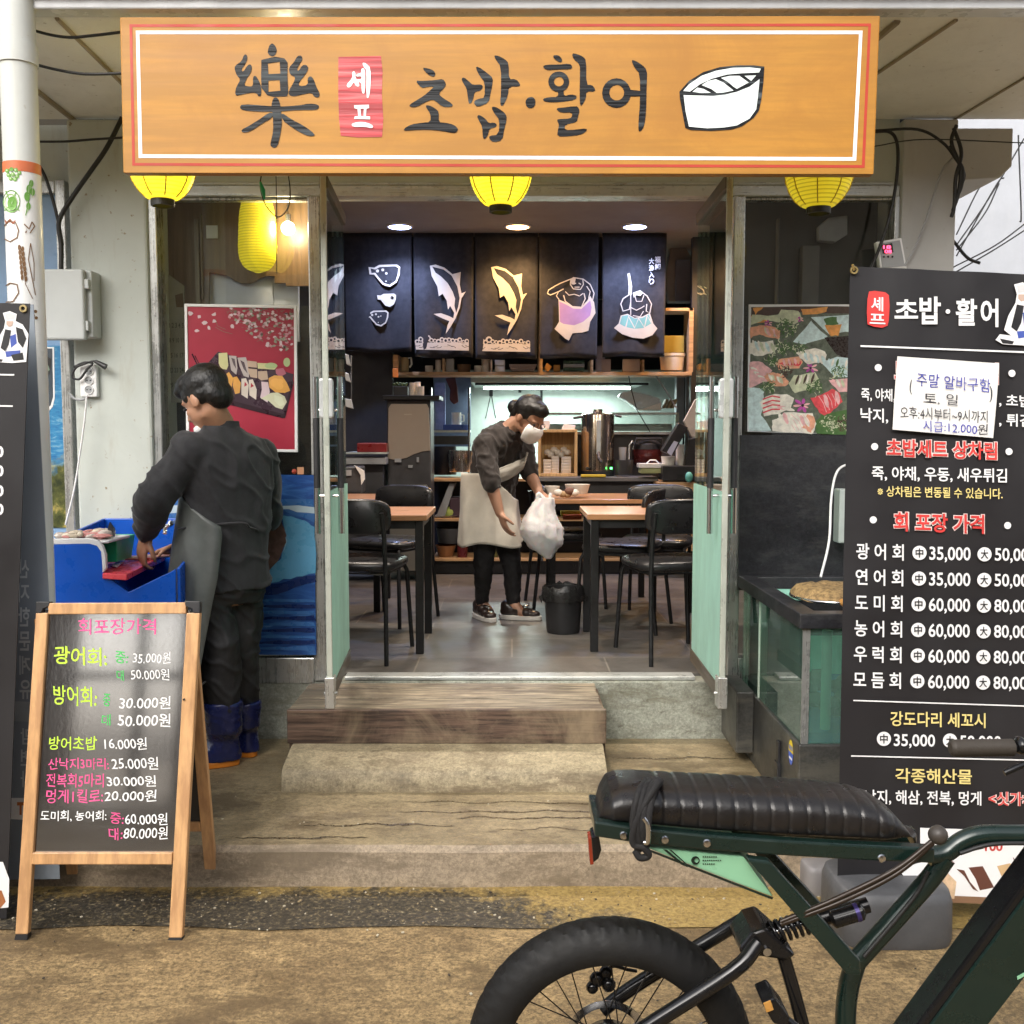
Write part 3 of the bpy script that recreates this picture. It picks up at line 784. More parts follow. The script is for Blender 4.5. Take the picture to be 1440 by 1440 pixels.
# ------------------------------------------------------------------ paper lanterns under the sign
def lantern(px, py_top, py_bot, wpx, label, lit, yy):
    c = W(px, 250, yy); s = F_PX / yy
    r = wpx / 2 / s * 0.97
    zt, zb = W(px, py_top, yy).z, W(px, py_bot, yy).z
    th = thing('paper_lantern', label, 'lantern', (c.x, yy, zt), 'yellow paper lanterns under the signboard')
    h = zt - zb; cx = c.x
    prof = []
    n_ = 44
    for i in range(n_ + 1):
        u = i / n_
        a = math.pi * (0.035 + 0.93 * u)
        rr = r * math.sin(a) ** 0.40 * (1.0 + 0.010 * math.cos(i * math.pi))
        prof.append((rr if 0 < i < n_ else r * 0.36, zt - h * u))
    mb = MB(); mb.lathe(prof, (cx, yy, 0), 36); sh = mb.build('shade', lit, th, smooth=60)
    mb = MB()
    for k in range(8):
        a = 2 * math.pi * k / 8 + 0.45
        mb.tube([V((cx + (q[0] + .0012) * math.cos(a), yy + (q[0] + .0012) * math.sin(a), q[1])) for q in prof[1:-1:3]], 0.0022, 5)
    mb.build('rib', mat('amber_rib', (0.55, 0.36, 0.02), 0.6), sh)
    mb = MB(); mb.lathe([(r * .36, zb + .004), (r * .36, zb - 0.022), (r * .31, zb - 0.023), (r * .31, zb + .002)], (cx, yy, 0), 24, cap=False)
    mb.build('rim', M['black'], th, smooth=40)
    mb = MB(); mb.lathe([(r * .36, zt + 0.03), (r * .36, zt - .004)], (cx, yy, 0), 24); mb.build('rim', M['black'], th, smooth=40)
    mb = MB(); mb.tube([(cx, yy, zt + .03), (cx, yy + .0, zs - .02)], .003, 5); mb.build('cord', M['cable'], th)
    return th
def lantern_mat(name, s, k=1.0):
    m_, t, p = newmat(name)
    vec = coords(t)
    f1 = noise(t, vec, 9, 4)
    wv = N(t, 'TexWave', wave_type='BANDS', bands_direction='Z', Scale=26.0); t.links.new(vec, wv.inputs['Vector'])
    cc = mixc(t, ramp(t, wv.outputs['Fac'], [(0.08, g3(0.75)), (0.35, g3(0))]), ramp(t, f1, [(.3, (0.62 * k, 0.46 * k, 0.015)), (.7, (0.74 * k, 0.58 * k, 0.03))]), (0.42, 0.30, 0.01))
    t.links.new(cc, p.inputs['Base Color']); p.inputs['Roughness'].default_value = 0.55
    p.inputs['Emission Strength'].default_value = s
    t.links.new(mixc(t, 1.0, cc, (0.95, 1.0, 1.0), 'MULTIPLY'), p.inputs['Emission Color'])
    return m_
ML = lantern_mat('lit_yellow_paper', 1.2); MU = lantern_mat('added_glow_yellow_paper', 0.30, 1.15)  # second paper has a weak glow added to lift its yellow
lantern(228, 178, 281, 92, 'glowing yellow paper lantern under the sign above the cook', ML, 3.72)
lantern(704, 182, 290, 90, 'glowing yellow paper lantern under the sign above the doorway', ML, 3.72)
lantern(1152, 186, 292, 94, 'yellow paper lantern with a weak added glow under the sign near the price banner', MU, 3.72)

# ------------------------------------------------------------------ the shops across the street, behind the viewer, that the glass mirrors
M['blackish'] = mat('dark_frame', (.03, .03, .03), .5)
M['opp'] = plaster('opposite_brown_wall', (.26, .20, .15), (.12, .09, .07), 1)
opp = thing('opposite_shops', 'brown shuttered shops across the street mirrored faintly in the window glass', 'building', (0, -5.5, 0))
for x0, x1 in ((-14, -5.2), (-3.8, 14)):
    mb = MB(); mb.box((x0, -6.2, 0), (x1, -5.6, 5.2)); mb.build('wall', M['opp'], opp)
mb = MB(); mb.box((-5.2, -6.1, 2.15), (-3.8, -5.7, 5.2)); mb.build('added_lintel', M['opp'], opp)  # added across the gap to keep sky out of the window reflections
mb = MB(); mb.box((-4.42, -6.0, 0), (-4.30, -5.9, 2.15)); mb.build('pole', M['blackish'], opp)
mb = MB(); mb.box((-5.2, -6.0, 1.32), (-3.8, -5.9, 1.42)); mb.build('beam', M['blackish'], opp)
mb = MB(); mb.box((3.2, -5.598, .15), (4.4, -5.56, 2.5)); mb.build('shutter', mat('white_shutter', (.80, .82, .85), .5), opp)
# ================================================================== INSIDE THE RESTAURANT
def item(name, label, cat, mb, mats, group=None, **kw):
    o = mb.build(name, mats, None, **kw)
    return tag(o, label, cat, group)
M['shelfwood'] = wood('pale_shelf_wood', (0.42, 0.25, 0.12), (0.55, 0.34, 0.17), 'X', 0.6, 0.5, 0.05)
M['boxwood'] = wood('yellow_box_wood', (0.52, 0.33, 0.14), (0.66, 0.44, 0.20), 'Z', 0.6, 0.5, 0.05)
M['tablewood'] = wood('brown_table_wood', (0.36, 0.17, 0.075), (0.46, 0.235, 0.11), 'X', 0.6, 0.35, 0.03)
M['blackmetal'] = mat('black_metal', (0.015, 0.015, 0.016), 0.38, 0.3, var=.2)
M['vinyl'] = mat('black_vinyl', (0.014, 0.014, 0.015), 0.33, var=.2, bump=.08, bs=140)
M['noren'] = mat('indigo_black_cloth', (0.014, 0.014, 0.018), 0.85, var=.25, vs=9, bump=.15, bs=260, sheen=.15)
M['cream_print'] = mat('cream_print', (0.52, 0.46, 0.36), 0.8, var=.08)
M['white_cup'] = mat('white_cup', (0.72, 0.66, 0.58), 0.4, var=.05)
M['ceramic'] = mat('white_ceramic', (0.78, 0.77, 0.72), 0.25, var=.04)
M['darkgrey'] = mat('dark_grey', (0.055, 0.055, 0.058), 0.4, var=.2)
M['kitchensteel'] = steel('kitchen_steel', (0.62, 0.70, 0.66), 0.36, 'X', 0.35)
M['grey'] = mat('grey_plastic', (0.35, 0.36, 0.37), 0.4)
M['paper'] = mat('white_paper', (0.78, 0.77, 0.74), 0.7, var=.04)
M['redp'] = mat('dark_red_tray', (0.22, 0.018, 0.02), 0.35)
M['green'] = mat('green_plastic', (0.02, 0.40, 0.16), 0.4, var=.1)
M['ylw'] = mat('yellow_cloth', (0.62, 0.45, 0.04), 0.7)

# downlights -----------------------------------------------------
def downlight(px, py, col, lab, e):
    Y = 7.68; c = W(px, py, Y)
    th = thing('downlight', lab, 'ceiling light', (c.x, Y, zc), 'round downlights in front of the noren')
    mb = MB(); mb.lathe([(.075, zc - .002), (.085, zc - .014), (.098, zc - .012), (.100, zc - .001)], (c.x, Y, 0), 28); mb.build('rim', M['white'], th, smooth=40)
    mb = MB(); mb.lathe([(.002, zc - .016), (.074, zc - .0161)], (c.x, Y, 0), 28, cap=True); mb.build('lens', emit('lamp_' + lab.split()[0], col, 14), th)
    l = bpy.data.lights.new('downlight_lamp', 'SPOT'); l.energy = e; l.color = col; l.shadow_soft_size = .07; l.spot_size = R(135); l.spot_blend = .7
    o = bpy.data.objects.new('lamp', l); COL.objects.link(o); o.parent = th; o.location = (0, 0, -.03)
    return th
LI = 60
cool, warm = (0.50, 0.60, 1.0), (1.0, 0.58, 0.24)
downlight(562, 321, cool, 'cool white downlight above the noren with pufferfish', LI)
downlight(728, 320, warm, 'warm downlight above the noren with two tuna', LI)
downlight(893, 320, cool, 'cool blue downlight above the noren with writing', LI)
downlight(1013, 317, warm, 'warm downlight seen through the open glass door on the right', LI)

for x in (-1.05, .1, 1.25):  # front row added as unseen fill for the woman and tables
    th = thing('downlight', 'added white fill downlight of the front row, unseen behind the door head rail', 'ceiling light', (x, 5.3, zc), 'added fill downlights of the front row')
    mb = MB(); mb.lathe([(.075, zc - .002), (.085, zc - .014), (.098, zc - .012), (.100, zc - .001)], (x, 5.3, 0), 28); mb.build('rim', M['white'], th, smooth=40)
    mb = MB(); mb.lathe([(.002, zc - .016), (.074, zc - .0161)], (x, 5.3, 0), 28); mb.build('lens', emit('added_fill_lens', (1, .86, .70), 10), th)
    l = bpy.data.lights.new('downlight_lamp', 'SPOT'); l.energy = 72; l.color = (1, .88, .76); l.shadow_soft_size = .07; l.spot_size = R(150); l.spot_blend = .7  # added unseen fill spot of the front row
    o = bpy.data.objects.new('lamp', l); COL.objects.link(o); o.parent = th; o.location = (0, 0, -.03)
# noren curtains -------------------------------------------------
YN = 7.95
pn = VP(YN - 0.004)
def noren(px0, px1, pb, label, seed, prints):
    a, b = W(px0, 330, YN), W(px1, 330, YN); zb = W(px0, pb, YN).z
    th = thing('noren_curtain', label, 'curtain', ((a.x + b.x) / 2, YN, zc), 'black noren curtains hung across the kitchen')
    nx, nz = 26, 22
    rings = []
    for j in range(nz + 1):
        v = j / nz
        row = []
        for i in range(nx + 1):
            u = i / nx
            d = (0.010 + 0.022 * v) * (0.5 + 0.5 * math.sin(u * 9 + seed + v * 1.2)) + 0.006 * mnoise.noise(V((u * 4, v * 4, seed)))
            x = a.x + (b.x - a.x) * (0.5 + (u - 0.5) * (1 - 0.035 * v))
            row.append(V((x, YN + d, zc - 0.002 + (zb - zc) * v + 0.006 * v * math.sin(u * 7 + seed))))
        rings.append(row)
    mb = MB(); mb.loft(rings, 0, False, False)
    o = mb.build('cloth', M['noren'], th, smooth=60)
    sm = o.modifiers.new('thickness', 'SOLIDIFY'); sm.thickness = 0.003; sm.offset = 1
    mb = MB(); prints(mb); mb.build('print', [M['cream_print'], M['noren'], M['lilac_print'], M['teal_print'], M['print_white']], th)
M['lilac_print'] = mat('lilac_print', (0.34, 0.20, 0.36), 0.8); M['teal_print'] = mat('teal_print', (0.16, 0.36, 0.30), 0.8)
Z6, Z7 = ((440, 240), 4.0), ((720, 240), 4.0)
def T(mb, L, loop, mi=0, holes=(), dx=0, dy=0): trace(mb, pn, L[0], L[1], [(x + dx, y + dy) for x, y in loop], mi, [[(x + dx, y + dy) for x, y in h] for h in holes], 0.0)
def puffer(mb, x, y, k):
    q = lambda l: [(x + a * k, y + b * k) for a, b in l]
    T(mb, Z6, q([(-90,-50),(-58,-46),(-30,-62),(70,-64),(88,-50),(86,-10),(70,35),(30,62),(-10,50),(-40,15),(-58,-8),(-85,-8)]), 0)
    T(mb, Z6, q([(-78,-42),(-52,-36),(-26,-50),(62,-54),(78,-44),(74,-8),(62,28),(28,50),(-4,40),(-32,8),(-52,-18),(-74,-16)]), 1)
    for a, b, r_ in ((-40,-28,9),(-10,-34,8),(10,-14,7),(28,-20,5),(-5,8,7),(20,14,6),(40,6,5),(52,-24,17),(30,32,5),(8,30,4)): T(mb, Z6, ell(x + a * k, y + b * k, r_ * k, n=10), 0)
    T(mb, Z6, ell(x + 52 * k, y - 26 * k, 9 * k, n=10), 1)
noren(481, 579, 495, 'black noren curtain printed with three white pufferfish', 1.0, lambda mb: (puffer(mb, 403, 592, 1.0), puffer(mb, 415, 730, .6), puffer(mb, 362, 832, .72)))
tuna = [(658,535),(690,528),(740,545),(785,582),(832,570),(826,640),(836,690),(860,680),(836,718),(826,772),(802,832),(772,882),(747,918),(757,870),(767,846),(732,832),(678,806),(720,802),(766,818),(790,830),(795,800),(772,760),(760,782),(753,732),(730,692),(708,707),(700,652),(668,592)]
def fish(mb, dx, dy):
    T(mb, Z6, tuna, 0, (), dx, dy)
    T(mb, Z6, [(672,540),(735,556),(780,590),(812,650),(826,716),(818,764),(806,800),(796,760),(800,720),(786,680),(758,632),(722,596),(690,574)], 1, (), dx, dy)
    T(mb, Z6, [(684,546),(740,572),(776,606),(800,650),(816,700),(814,740),(806,712),(790,668),(766,626),(734,594)], 0, (), dx, dy)
    T(mb, Z6, stroke([(676,575),(700,610),(735,630),(748,625)], 4), 1, (), dx, dy)
    T(mb, Z6, stroke([(790,590),(815,600),(820,640)], 5), 1, (), dx, dy)
    T(mb, Z6, [(575,968),(877,965),(877,1012),(580,1006)], 0, (), dx, dy)
    rr = random.Random(4)
    for k in range(15):
        x = 585 + k * 20; r_ = rr.uniform(10, 19); y = 968 - r_ * rr.uniform(.4, 1.6)
        T(mb, Z6, ell(x, y, r_, n=12), 0, [ell(x + 2, y + 1, r_ * .55, n=8)], dx, dy)
        T(mb, Z6, stroke([(x - 8, 978 + rr.uniform(0, 20)), (x + 8, 984 + rr.uniform(0, 14)), (x + 20, 980 + rr.uniform(0, 18))], 3), 1, (), dx, dy)
noren(581, 666, 502, 'black noren curtain with a leaping pale fish, next to the pufferfish curtain', 2.2, lambda mb: fish(mb, 0, 0))
noren(667, 757, 504, 'black noren curtain with a leaping fish, lit warm by the orange downlight', 3.1, lambda mb: fish(mb, 345, 8))
def dancer1(mb):
    P = lambda pts, wd=5, mi=0: T(mb, Z7, stroke(pts, wd), mi)
    T(mb, Z7, [(262,725),(300,740),(340,765),(385,770),(420,735),(440,705),(462,740),(470,800),(440,850),(430,900),(395,910),(340,915),(320,955),(300,945),(240,890),(265,850)], 0)
    T(mb, Z7, [(265,735),(300,750),(345,775),(390,778),(425,745),(440,730),(448,770),(440,815),(400,850),(350,870),(290,862),(270,850)], 2)
    for z in ([(270,850),(290,785),(315,850),(345,790),(375,850),(400,790),(430,830)],): P(z, 9)
    P([(200,690),(205,672),(240,650),(275,632),(330,610),(350,602),(400,610),(440,640),(462,690),(450,740)], 6)
    P([(200,690),(215,700),(262,680),(290,665)], 6); P([(262,680),(250,705),(265,725)], 5); P([(290,700),(300,735),(340,765),(390,768),(412,720),(405,690)], 6)
    P([(330,615),(328,640),(345,665),(385,668),(402,640),(398,610)], 6); P([(300,680),(320,700),(350,695),(380,705),(400,690)], 5)
    P([(420,650),(440,680),(430,720)], 5); P([(345,640),(360,632)], 6); P([(375,632),(388,640)], 6); P([(352,655),(380,655)], 5)
    T(mb, Z7, [(328,612),(345,598),(360,600),(352,640),(335,640)], 0)
noren(758, 842, 503, 'black noren curtain with a dancing figure in a lilac skirt', 4.0, dancer1)
def dancer2(mb):
    P = lambda pts, wd=5, mi=0: T(mb, Z7, stroke(pts, wd), mi)
    T(mb, Z7, [(612,815),(650,805),(690,828),(735,820),(775,800),(795,860),(818,888),(790,925),(740,945),(680,940),(620,920),(574,885),(600,860)], 0)
    T(mb, Z7, [(618,818),(650,812),(690,832),(735,828),(770,808),(786,858),(740,885),(690,890),(640,880),(606,862)], 3)
    P([(640,880),(655,820),(690,885),(712,830),(745,882),(760,815),(785,855)], 9)
    T(mb, Z7, [(650,580),(662,576),(676,650),(672,700),(655,700),(656,650)], 0)
    P([(655,700),(625,720),(612,750),(625,790),(660,780),(668,740)], 6); P([(668,690),(668,812)], 5)
    P([(680,690),(720,675),(760,705),(785,750),(775,800),(755,790),(758,750)], 6); P([(690,700),(700,735),(730,735),(742,700)], 5)
    P([(670,770),(700,785),(730,770),(745,760)], 5); P([(680,815),(720,822),(740,790)], 5)
    T(mb, Z7, [(680,690),(712,676),(735,690),(722,705),(700,700),(685,715)], 0)
    write(mb, pn, '福', (720 + 803/4, 240 + 482/4, 720 + 836/4, 240 + 518/4), 4, .02, off=0); write(mb, pn, '鯛', (720 + 803/4, 240 + 522/4, 720 + 836/4, 240 + 558/4), 4, .02, off=0)
    for k, ch in enumerate('大漁入り'): write(mb, pn, ch, (720 + 770/4, 240 + (492 + k * 38)/4, 720 + 800/4, 240 + (526 + k * 38)/4), 4, .02, off=0)
noren(847, 938, 501, 'black noren curtain with a figure in a green skirt and white writing', 5.3, dancer2)

# kitchen behind: back wall, hood with its lamp -------------------
hood = thing('range_hood', 'long steel kitchen hood with a bright lamp behind the hanging shelf', 'hood', (0.3, 9.3, 2))
mb = MB(); mb.pbox(662, 527, 914, 538, 8.75, 9.75); mb.build('body', M['kitchensteel'], hood, bevel=.004)
mb = MB(); mb.pbox(668, 538.2, 912, 541.5, 8.76, 8.80); mb.build('lip', M['black'], hood)
zl = W(780, 541.5, 8.78).z - .03
mb = MB(); mb.box((-0.25, 9.16, zl + .012), (1.05, 9.22, zl + .034)); mb.build('tube_lamp', emit('tube_light', (0.86, 1.0, 0.93), 9), hood)
l = bpy.data.lights.new('hood_lamp', 'AREA'); l.shape = 'RECTANGLE'; l.size = 1.3; l.size_y = .08; l.energy = 34; l.color = (0.84, 1.0, 0.93)
o = bpy.data.objects.new('lamp', l); COL.objects.link(o); o.parent = hood; o.location = V((0.4, 9.19, zl)) - V((0.3, 9.3, 2))
ks = thing('kitchen_splashback', 'bright steel panel with hooks on the kitchen back wall', 'wall panel', (0.3, 10.0, 1.3))
mb = MB(); mb.pbox(610, 520, 960, 690, 10.0, 10.03); mb.build('panel', M['kitchensteel'], ks)
mb = MB()
mb.pbox(760, 541, 763, 592, 9.96, 9.99); mb.pbox(688, 547, 693, 557, 9.97, 9.995); mb.pbox(729, 545, 733, 552, 9.97, 9.995)
mb.tube([W(690, 555, 9.97), W(683, 588, 9.97)], .004, 5); mb.tube([W(691, 555, 9.97), W(697, 588, 9.97)], .004, 5)
mb.build('hanging_tools', M['black'], ks)
bl = MB(); bl.pbox(610, 527, 662, 628, 9.2, 9.22); item('blue_grey_panel', 'blue grey panel behind the mug left of the hood', 'panel', bl, mat('blue_grey_panel', (0.16, 0.20, 0.30), 0.5, var=.2))
mb = MB(); mb.pbox(612, 538, 626, 604, 8.7, 8.75); item('plastic_sheet', 'translucent blue plastic sheet beside the water dispenser', 'sheet', mb, mat('blue_film', (0.26, 0.32, 0.55), 0.3, var=.2))

# hanging shelf with small things ---------------------------------
sh = thing('hanging_shelf', 'long wooden shelf below the noren holding jars and cups', 'shelf', (0.3, 8.05, 1.9))
Ysh = 8.02
mb = MB(); mb.pbox(554, 523, 973, 528, Ysh, Ysh + .28); mb.build('board', M['shelfwood'], sh, bevel=.002)
for a, b, top in ((553, 560, 499), (622, 625, 504), (690, 692, 506), (757, 763, 437), (830, 834, 506), (903, 906, 506), (969, 975, 433)):
    mb = MB(); mb.pbox(a, top, b, 523, Ysh, Ysh + .26); mb.build('divider', M['shelfwood'], sh)
mb = MB(); mb.pbox(936, 433, 975, 437, Ysh, Ysh + .26); mb.build('top_board', M['shelfwood'], sh)
mb = MB(); mb.pbox(552, 518, 560, 531, Ysh - .02, Ysh - .002); mb.build('end_bracket', mat('orange_plastic', (0.6, 0.17, 0.03), .4), sh, bevel=.004)
rr = random.Random(9)
def cyl(px, py0, py1, wpx, Y, taper=1.0):
    a, b = W(px, py1, Y), W(px, py0, Y); r_ = wpx / 2 * Y / F_PX
    return a, b, r_
def pot(name, lab, cat, px, py0, py1, wpx, Y, m_, taper=.9, group=None, rim=True):
    a, b, r_ = cyl(px, py0, py1, wpx, Y)
    mb = MB(); Yc = Y + r_
    mb.lathe([(r_ * taper * .98, a.z), (r_ * taper, a.z + .004), (r_, b.z), (r_ * .94, b.z), (r_ * taper * .9, a.z + .012)], (a.x, Yc, 0), 20)
    return item(name, lab, cat, mb, m_, group, smooth=40)
# pitcher
a, b, r_ = cyl(568, 502, 522, 11, 8.06)
pc = thing('pitcher', 'tall cream plastic pitcher with a white handle at the shelf end', 'pitcher', (a.x, 8.1, a.z))
mb = MB(); mb.lathe([(r_, a.z), (r_ * 1.05, b.z - .03), (r_ * .9, b.z), (r_ * .8, b.z), (r_ * .9, a.z + .02)], (a.x, 8.12, 0), 18); mb.build('body', mat('cream_plastic', (0.50, 0.38, 0.20), .4), pc, smooth=40)
mb = MB(); mb.tube([W(573, 504, 8.12), W(578, 503, 8.12), W(579, 512, 8.12), W(576, 517, 8.12)], .007, 8); mb.build('handle', M['ceramic'], pc, smooth=40)
pot('jar', 'short pink lidded jar beside the cream pitcher', 'jar', 603, 514, 523, 11, 8.06, M['white_cup'], 1)
pot('jar', 'tall pink lidded jar third along the hanging shelf', 'jar', 616, 506, 523, 8, 8.06, M['white_cup'], 1)
mb = MB(); mb.pbox(627, 504, 638, 523, 8.06, 8.14); item('grey_box', 'grey carton on the hanging shelf under the left tuna curtain', 'box', mb, M['grey'], bevel=.004)
pot('wicker_basket', 'small brown round basket on the hanging shelf', 'basket', 652, 512, 523, 20, 8.06, mat('brown_wicker', (0.14, .085, .05), .8, bump=.4, bs=160), .85)
pot('jar', 'small pink jar beside the brown basket', 'jar', 672, 514, 523, 11, 8.06, M['white_cup'], 1)
pot('jar', 'tall pink jar right of the smaller pink jar', 'jar', 683, 505, 523, 12, 8.06, M['white_cup'], .95)
for k in range(2):
    mb = MB(); mb.pbox(696, 506 + 9 * k, 710, 514 + 9 * k, 8.05, 8.15); item('tin_can_box', ['upper of two small printed boxes stacked on the shelf', 'lower of two small printed boxes stacked on the shelf'][k], 'box', mb, [M['white_cup'], M['darkgrey']], bevel=.003)
mb = MB()
for k in range(4): mb.pbox(716 + k, 512 + 2.6 * k, 755 - k * 1.3, 514.3 + 2.6 * k, 8.06, 8.22)
item('paper_stack', 'flat pile of pinkish paper bags on the hanging shelf', 'paper bags', mb, mat('pinkish_paper', (0.42, 0.33, 0.31), .7), bevel=.002)
for k, (x, y) in enumerate(((770, 517), (783, 518))):
    mb = MB(); c_ = W(x, y, 8.1); mb.box((-.025, -.025, -.025), (.025, .025, .025), 0, Matrix.Translation(c_) @ Matrix.Rotation(.6 * (1 - k), 4, 'Y')); item('orange_carton', ['tilted small orange carton on the shelf', 'upright small orange carton on the shelf'][k], 'carton', mb, mat('orange_carton', (0.55, .27, .05), .5), bevel=.003)
mb = MB()
for k in range(3): mb.pbox(793, 507 + 5 * k, 822, 511.5 + 5 * k, 8.06, 8.2, k % 2)
item('seaweed_packs', 'stack of dark green seaweed packs on the shelf', 'seaweed packs', mb, [mat('dark_green_foil', (0.03, .085, .05), .3), M['grey']], bevel=.003)
mb = MB(); mb.pbox(838, 486, 851, 523, 8.06, 8.12); item('plastic_pouch', 'crinkled lilac pouch between the two skirted figure curtains', 'pouch', mb, mat('lilac_pouch', (0.36, .34, .42), .3, bump=.5, bs=40), bevel=.012)
mb = MB(); mb.pbox(846, 505, 859, 523, 8.05, 8.1); mb.pbox(876, 505, 900, 523, 8.08, 8.14); item('paper_pack', 'pinkish paper pack leaning in the shelf', 'pack', mb, mat('pink_pack', (0.4, .32, .3), .6), bevel=.004)
mb = MB(); mb.pbox(931, 472, 962, 496, 8.1, 8.2); item('yellow_carton', 'mustard carton above the white ridged bowl', 'carton', mb, mat('mustard', (0.33, 0.24, 0.04), .6), bevel=.003)
a, b, r_ = cyl(947, 496, 520, 34, 8.04)
mb = MB()
rings = []
for (q, z) in ((.86, a.z), (.9, a.z + .01), (1, b.z - .025), (1.06, b.z - .02), (1.06, b.z), (.95, b.z), (.82, a.z + .02)):
    rings.append([V((a.x + r_ * q * (1 + .02 * (k % 2)) * math.cos(2 * math.pi * k / 48), 8.12 + r_ * q * .7 * (1 + .02 * (k % 2)) * math.sin(2 * math.pi * k / 48), z)) for k in range(48)])
mb.loft(rings); item('ridged_bowl', 'white ridged bowl at the right end of the hanging shelf', 'bowl', mb, M['white_cup'], smooth=30)

# water dispenser -------------------------------------------------
wd = thing('water_dispenser', 'tall bronze and black water dispenser with a black tray on top', 'water dispenser', (-0.8, 7.6, ZI))
Yw = 7.55
mb = MB(); mb.pbox(545, 562, 606, 804, Yw + .012, Yw + .35); mb.build('body', M['darkgrey'], wd, bevel=.01)
f = lambda x, y, o=0: W(x, y, Yw + o)
mb = MB()
loop = [(550, 568), (600, 568), (603, 574), (605, 634), (594, 635), (582, 639), (572, 644), (558, 647), (545, 645), (546, 574)]
mb.prism([f(*q) for q in loop], (0, .011, 0)); 
m_ = mat('bronze_panel', (0.40, 0.335, 0.27), 0.36, 0.2, var=.06, vs=2, rv=.03); mb.build('upper_panel', m_, wd, bevel=.004)
mb = MB(); loop = [(545, 690), (560, 684), (572, 686), (585, 690), (604, 692), (604, 803), (545, 803)]
mb.prism([f(*q) for q in loop], (0, .011, 0)); mb.build('lower_panel', mat('grey_bronze_panel', (0.16, 0.15, 0.13), 0.36, 0.2, var=.06, vs=2, rv=.03), wd, bevel=.004)
mb = MB(); loop = [(545, 686), (556, 682), (600, 682), (602, 687), (588, 688)]
mb.prism([f(x, y, -.02) for x, y in loop], (0, .03, 0)); mb.build('drip_tray', M['steel'], wd)
mb = MB(); mb.pbox(574, 654, 580, 658, Yw - .004, Yw + .01); mb.pbox(586, 643, 589, 650, Yw - .004, Yw + .01); mb.pbox(555, 645, 564, 650, Yw - .02, Yw + .01); mb.build('button', M['grey'], wd)
mb = MB(); mb.pbox(568, 582, 579, 583.4, Yw - .002, Yw + .002); mb.build('badge', M['cream_print'], wd)
mb = MB(); mb.pbox(538, 556, 618, 562, Yw - .05, Yw + .35); mb.build('top_board', M['blackmetal'], wd, bevel=.003)
pl_ = thing('planter_box', 'black planter with small sprouts on the dispenser top', 'planter', tuple(W(562, 556, Yw + .05)))
mb = MB(); mb.pbox(553, 543, 573, 556, Yw + .02, Yw + .12); mb.build('box', M['black'], pl_, bevel=.003)
mb = MB()
for k in range(14): 
    c_ = W(554 + k * 1.35, 542 - rr.random() * 3, Yw + .04 + .05 * rr.random()); mb.ball(c_, .012, 6)
mb.build('sprouts', mat('dull_green', (0.05, .085, .02), .7), pl_)
for k, (x, y0, lab) in enumerate(((579, 538, 'left of three white paper cup stacks on the dispenser, printed'), (586.5, 537, 'middle of three white paper cup stacks on the dispenser'), (591.5, 543, 'right shorter of three white paper cup stacks on the dispenser'))):
    a, b, r_ = cyl(x, y0, 556, 9, Yw + .02 + .02 * (k == 1))
    mb = MB(); prof = []
    for q in range(6):
        z = a.z + (b.z - a.z) * q / 6; prof += [(r_ * .88, z), (r_, z + (b.z - a.z) / 6.4)]
    prof += [(r_ * .8, b.z)]
    mb.lathe(prof, (a.x, Yw + .06 + .03 * (k == 1), 0), 16); item('paper_cups', lab, 'cup stack', mb, M['white_cup'], 'paper cup stacks on the dispenser', smooth=40)

# left wall: machine table with red tray, small appliance ------------
mb = MB(); mb.pbox(502, 623, 543, 636, 7.4, 7.7); item('red_tray', 'dark red tray on the ledge left of the dispenser', 'tray', mb, M['redp'], bevel=.006)
lg = thing('steel_ledge', 'narrow steel ledge under the red tray', 'ledge', tuple(W(510, 640, 7.4)))
mb = MB(); mb.pbox(486, 636, 543, 638.5, 7.38, 7.75); mb.build('top', M['kitchensteel'], lg); mb = MB(); mb.pbox(486, 643, 543, 653, 7.42, 7.7); mb.build('drawer', M['grey'], lg, bevel=.004)
mb = MB(); mb.pbox(486, 653, 540, 803, 7.5, 7.75); mb.build('cabinet', M['darkgrey'], lg, bevel=.005)
ap = thing('small_appliance', 'small black appliance with a white cloth beside the dispenser', 'appliance', tuple(W(495, 690, 7.0)))
mb = MB(); mb.pbox(484, 656, 508, 694, 6.9, 7.1); mb.build('body', M['darkgrey'], ap, bevel=.012); mb = MB(); mb.prism([W(x, y, 6.88) for x, y in ((498, 654), (512, 662), (513, 674), (508, 682), (507, 668))], (0, .012, 0)); mb.build('cloth', M['paper'], ap)
mb = MB(); mb.pbox(486, 661, 494, 669, 6.885, 6.9); mb.build('label_plate', M['grey'], ap)
wl = thing('wall_hanger', 'pale cloth hanging on a thin rail at the left wall', 'hanger', tuple(W(490, 540, 6.6)))
mb = MB(); mb.tube([W(494, 500, 6.6), W(494, 566, 6.6)], .005, 6); mb.build('rail', M['chrome'], wl)
mb = MB()
for (x0, y0, x1, y1) in ((485, 497, 493, 515), (484, 523, 493, 538), (484, 560, 497, 575)): mb.prism([W(x0, y0, 6.58), W(x1 - 3, y0 + 2, 6.58), W(x1, y1, 6.58), W(x0 + 2, y1 - 3, 6.58)], (0, .02, 0))
mb.build('cloth', M['grey'], wl, bevel=.004)

